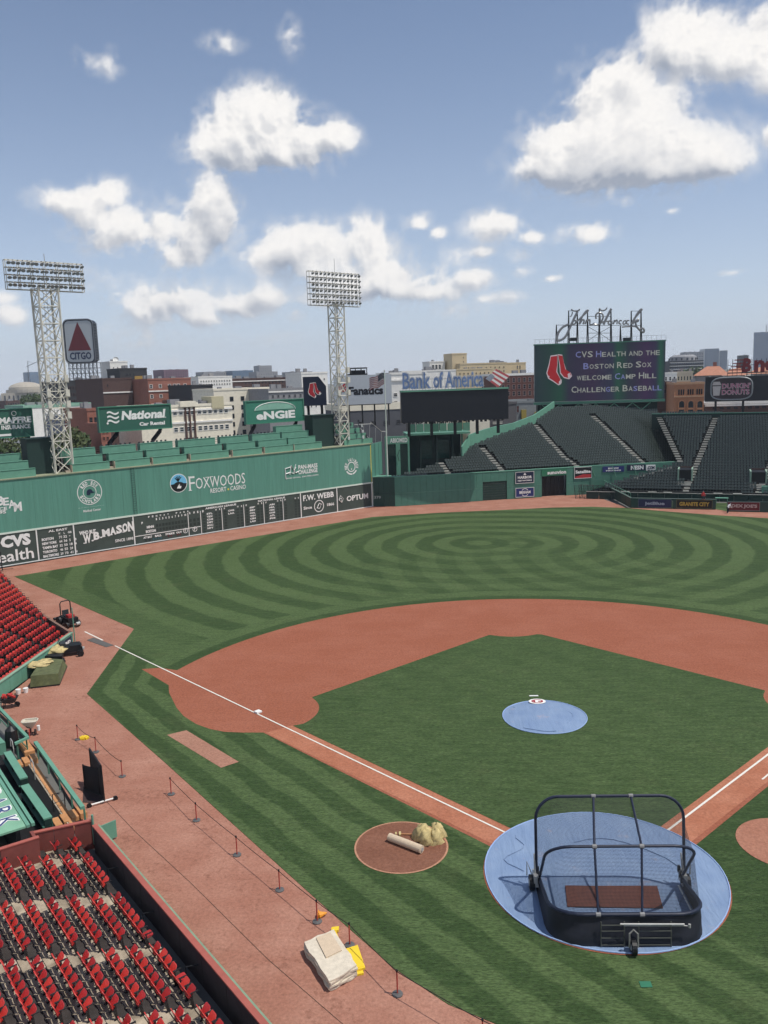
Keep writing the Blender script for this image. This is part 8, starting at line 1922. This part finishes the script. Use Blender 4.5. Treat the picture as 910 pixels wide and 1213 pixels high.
blobs = [(735, 145, 66, 60, 1.1), (690, 172, 62, 44, 1.05), (655, 193, 42, 26, 1), (800, 184, 62, 30, 1.05), (728, 98, 38, 30, 1), (852, 193, 32, 14, .85), (752, 185, 100, 32, 1.1),
         (812, 42, 46, 36, 1), (866, 62, 48, 27, 1), (905, 30, 26, 28, .9), (790, 66, 22, 18, .8), (914, 155, 9, 12, .85), (930, 78, 36, 24, 1),
         (305, 145, 55, 36, 1.1), (262, 165, 36, 28, 1), (352, 168, 44, 28, 1), (398, 158, 26, 18, .95), (300, 178, 70, 20, 1), (320, 120, 26, 18, .9),
         (115, 68, 30, 14, .62), (262, 48, 26, 11, .5), (345, 40, 14, 20, .48), (128, 72, 14, 16, .55),
         (82, 236, 40, 17, .9), (128, 228, 24, 18, .9), (150, 268, 52, 24, 1), (190, 262, 18, 20, .9), (118, 285, 26, 16, .7), (105, 250, 30, 20, .8),
         (250, 238, 32, 34, .95), (262, 262, 26, 34, .9), (228, 275, 34, 26, .8), (215, 300, 36, 18, .8), (205, 232, 8, 10, .6),
         (350, 288, 44, 30, .95), (318, 300, 38, 20, .9), (385, 285, 26, 26, .8), (350, 320, 50, 14, .6),
         (440, 275, 26, 28, .8), (450, 300, 40, 26, .8), (498, 262, 18, 12, .85), (518, 272, 12, 8, .8), (420, 258, 14, 10, .6),
         (585, 264, 34, 18, .95), (630, 278, 20, 10, .8), (568, 296, 18, 7, .7), (697, 274, 34, 13, .85), (740, 238, 12, 8, .55), (724, 228, 6, 10, .55), (795, 247, 9, 5, .6), (655, 327, 14, 6, .75), (868, 320, 18, 4, .6), (762, 240, 6, 4, .4),
         (195, 355, 48, 22, .85), (238, 376, 24, 12, .8), (165, 372, 30, 14, .6), (282, 362, 40, 16, .82), (315, 350, 26, 16, .8), (350, 368, 14, 10, .5), (135, 350, 16, 10, .5),
         (440, 335, 80, 22, .9), (500, 345, 50, 12, .85), (560, 328, 28, 12, .85), (470, 318, 40, 14, .8), (598, 350, 26, 8, .62), (575, 352, 16, 6, .5), (400, 352, 50, 10, .7), (622, 318, 14, 8, .5),
         (395, 310, 40, 26, .62), (415, 285, 26, 22, .6), (470, 290, 22, 26, .62), (230, 255, 60, 40, .42), (480, 325, 60, 22, .55), (240, 355, 70, 28, .5), (545, 300, 30, 18, .42), (620, 300, 30, 12, .38), (100, 330, 60, 20, .38), (330, 335, 50, 20, .42), (530, 365, 60, 12, .38), (170, 395, 60, 18, .45), (15, 370, 26, 13, .8), (5, 350, 20, 8, .6), (150, 405, 60, 10, .35), (205, 425, 40, 8, .3), (120, 428, 50, 8, .3), (300, 400, 80, 12, .25)]
F = np.full(AZ.shape, -3.)
inview = [(*azel(x, y), rx/FPX, ry/FPX, s) for x, y, rx, ry, s in blobs]
rs = np.random.RandomState(4)
outv = []
for k in range(150):
    a = rs.uniform(-math.pi, math.pi); 
    if -.58 < a < .5: continue
    e = R_(rs.uniform(5, 40)); sc = .3+e*1.2; w = rs.uniform(.04, .11)*sc
    for q in range(5): outv.append((a+rs.uniform(-1.2, 1.2)*w, e+rs.uniform(-.3, .4)*w, w*rs.uniform(.6, 1), w*rs.uniform(.3, .55), rs.uniform(.7, 1)))
wp = DIR*9.; warp = np.stack([vnoise(wp+3.1), vnoise(wp+9.7), vnoise(wp+5.5)], -1)-.5
def nz(a): return (a-a.mean())/a.std()
lo = nz(fbm(DIR*13+warp*1.0, 3, .5)); b1 = nz(fbm(DIR*34+warp*2.2, 6, .60, True)); b2 = nz(fbm(DIR*75+warp*3, 5, .6, False))
mid_ = nz(fbm(DIR*24+warp*1.5, 3, .5, True)); mid2 = nz(fbm(DIR*52+warp*2.0, 3, .55, True))
def cloud(group):
    acc = np.zeros(AZ.shape); big = np.zeros(AZ.shape)
    for a, e, rx, ry, s in group:
        d2 = ((AZ-a)*np.cos(EL)/rx)**2+((EL-e)/ry)**2
        m_ = d2 < 6
        g_ = s*np.exp(-d2[m_]*1.0); acc[m_] += g_**3
        big[m_] += g_*min(1.6, rx*ry/(45*28/FPX**2))
    acc = acc**(1/3)
    env = np.clip(acc*2.2, 0, 1); bg_ = np.clip(big*.45, 0, 1)
    dens = np.minimum(acc, 1.05)-.42+env*(.06*lo+.085*mid_+.045*mid2+.045*b1+.022*b2)
    wd_ = .36-.23*bg_
    al = np.clip(dens/wd_, 0, 1); al = al*al*(3-2*al)
    soft = np.clip((acc-.14+env*(.11*lo+.11*b2+.07*b1))/.6, 0, 1)**1.2*.62
    alpha = np.clip(1-(1-al*np.clip(.28+acc*.85, 0, 1))*(1-soft), 0, .985)
    thick = np.clip(dens+.02, 0, .6)
    def run(sign, n, st_, sc, dx):
        e = np.zeros_like(thick)
        for k in range(1, n):
            r = np.zeros_like(thick); j = k*st_
            if sign > 0: r[:-j] = thick[j:]
            else: r[j:] = thick[:-j]
            e += np.roll(r, -k*dx, axis=1)*math.exp(-k/sc)
        return e
    ab = run(1, 45, 2, 18., 1); be = run(-1, 30, 2, 9., 1)
    ratio = ab/(ab+be*2.2+.35)
    low = np.clip((ratio-.30)/.6, 0, 1); low = low*low*(3-2*low)
    near = np.zeros_like(thick); surf = thick+.06*mid2*env+.045*mid_*env
    for k in (1, 3, 5): near[:-2*k] += np.roll(surf, -k, axis=1)[2*k:]*.33
    relief = np.clip(.5+(surf-near)*2.4, 0, 1)
    br = .95-.36*low*np.clip(.30+bg_, 0, 1)+.20*(relief-.5)+.02*mid_*env
    return alpha, np.clip(br, .5, 1.06)
groups = [inview[:7], inview[7:13], inview[13:]+outv]
alpha = np.zeros(AZ.shape); bright = np.ones(AZ.shape)
for g_ in groups:
    a2, b2_ = cloud(g_); na = a2+alpha*(1-a2); bright = np.where(na > 1e-4, (b2_*a2+bright*alpha*(1-a2))/np.maximum(na, 1e-4), bright); alpha = na
V = (DIR*9000.).reshape(-1, 3)+np.array([CX, CY, 0])
nr, nc = AZ.shape
ii = np.arange(nr-1)[:, None]*nc+np.arange(nc-1)[None, :]
Fq = np.stack([ii, ii+1, ii+nc+1, ii+nc], -1)
af = alpha; keep = np.maximum.reduce([af[:-1, :-1], af[1:, :-1], af[:-1, 1:], af[1:, 1:]]) > .004
Fq = Fq[keep].reshape(-1, 4)
used = np.unique(Fq); remap = np.full(len(V), -1); remap[used] = np.arange(len(used)); Fq = remap[Fq]
me = bpy.data.meshes.new('clouds'); me.vertices.add(len(used)); me.vertices.foreach_set('co', V[used].ravel().astype(np.float32))
me.loops.add(Fq.size); me.loops.foreach_set('vertex_index', Fq.ravel().astype(np.int32)); me.polygons.add(len(Fq))
me.polygons.foreach_set('loop_start', np.arange(0, Fq.size, 4, dtype=np.int32)); me.polygons.foreach_set('loop_total', np.full(len(Fq), 4, np.int32)); me.update(calc_edges=True)
for nm, arr in (('cover', alpha), ('sunlit', bright)):
    at_ = me.attributes.new(nm, 'FLOAT', 'POINT'); at_.data.foreach_set('value', arr.ravel()[used].astype(np.float32))
M_ = bpy.data.materials.new('cloud'); M_.use_nodes = True; n = NT(M_); t = M_.node_tree; t.nodes.remove(t.nodes['Principled BSDF'])
a1 = n.n('ShaderNodeAttribute', attribute_name='cover'); a2 = n.n('ShaderNodeAttribute', attribute_name='sunlit'); em = n.n('ShaderNodeEmission'); tr = n.n('ShaderNodeBsdfTransparent'); mx = n.n('ShaderNodeMixShader')
geo = n.n('ShaderNodeNewGeometry'); fine = n.noise(.012, 5, geo.outputs['Position'], .65)
al_ = n.ma('ADD', a1.outputs['Fac'], n.ma('MULTIPLY', n.ma('MULTIPLY', n.ma('SUBTRACT', fine, .5), .8), n.ma('MULTIPLY', a1.outputs['Fac'], n.ma('SUBTRACT', 1.25, a1.outputs['Fac']))), clamp=True)
br_ = n.ma('ADD', a2.outputs['Fac'], n.ma('MULTIPLY', n.ma('SUBTRACT', fine, .5), .05))
col = n.mix(n.ma('MULTIPLY', n.ma('SUBTRACT', br_, .5), 2.0, clamp=True), (.36, .40, .48), (1.0, .975, .945))
n.link(col, em.inputs[0]); em.inputs[1].default_value = .93
n.link(al_, mx.inputs[0]); n.link(tr.outputs[0], mx.inputs[1]); n.link(em.outputs[0], mx.inputs[2]); n.link(mx.outputs[0], t.nodes['Material Output'].inputs[0])
me.materials.append(M_); o = bpy.data.objects.new('clouds', me); COL.objects.link(o); tag(o, kind='stuff', label='white fair weather clouds scattered over the blue sky', cat='clouds')
print('cloud faces', len(Fq))
# ------------------------------------------------------------------ summer haze over park and city
mb = MB(); mb.box((0, 0, 99), (9200, 9200, 201)); hz = mb.build('haze', [], None, kind='stuff')
M_ = bpy.data.materials.new('haze_air'); M_.use_nodes = True; t = M_.node_tree; t.nodes.remove(t.nodes['Principled BSDF'])
pv = t.nodes.new('ShaderNodeVolumePrincipled'); pv.inputs['Density'].default_value = 1.3e-4; pv.inputs['Color'].default_value = (.80, .88, 1.0, 1); pv.inputs['Anisotropy'].default_value = 0.0
t.links.new(pv.outputs[0], t.nodes['Material Output'].inputs['Volume']); hz.data.materials.append(M_)
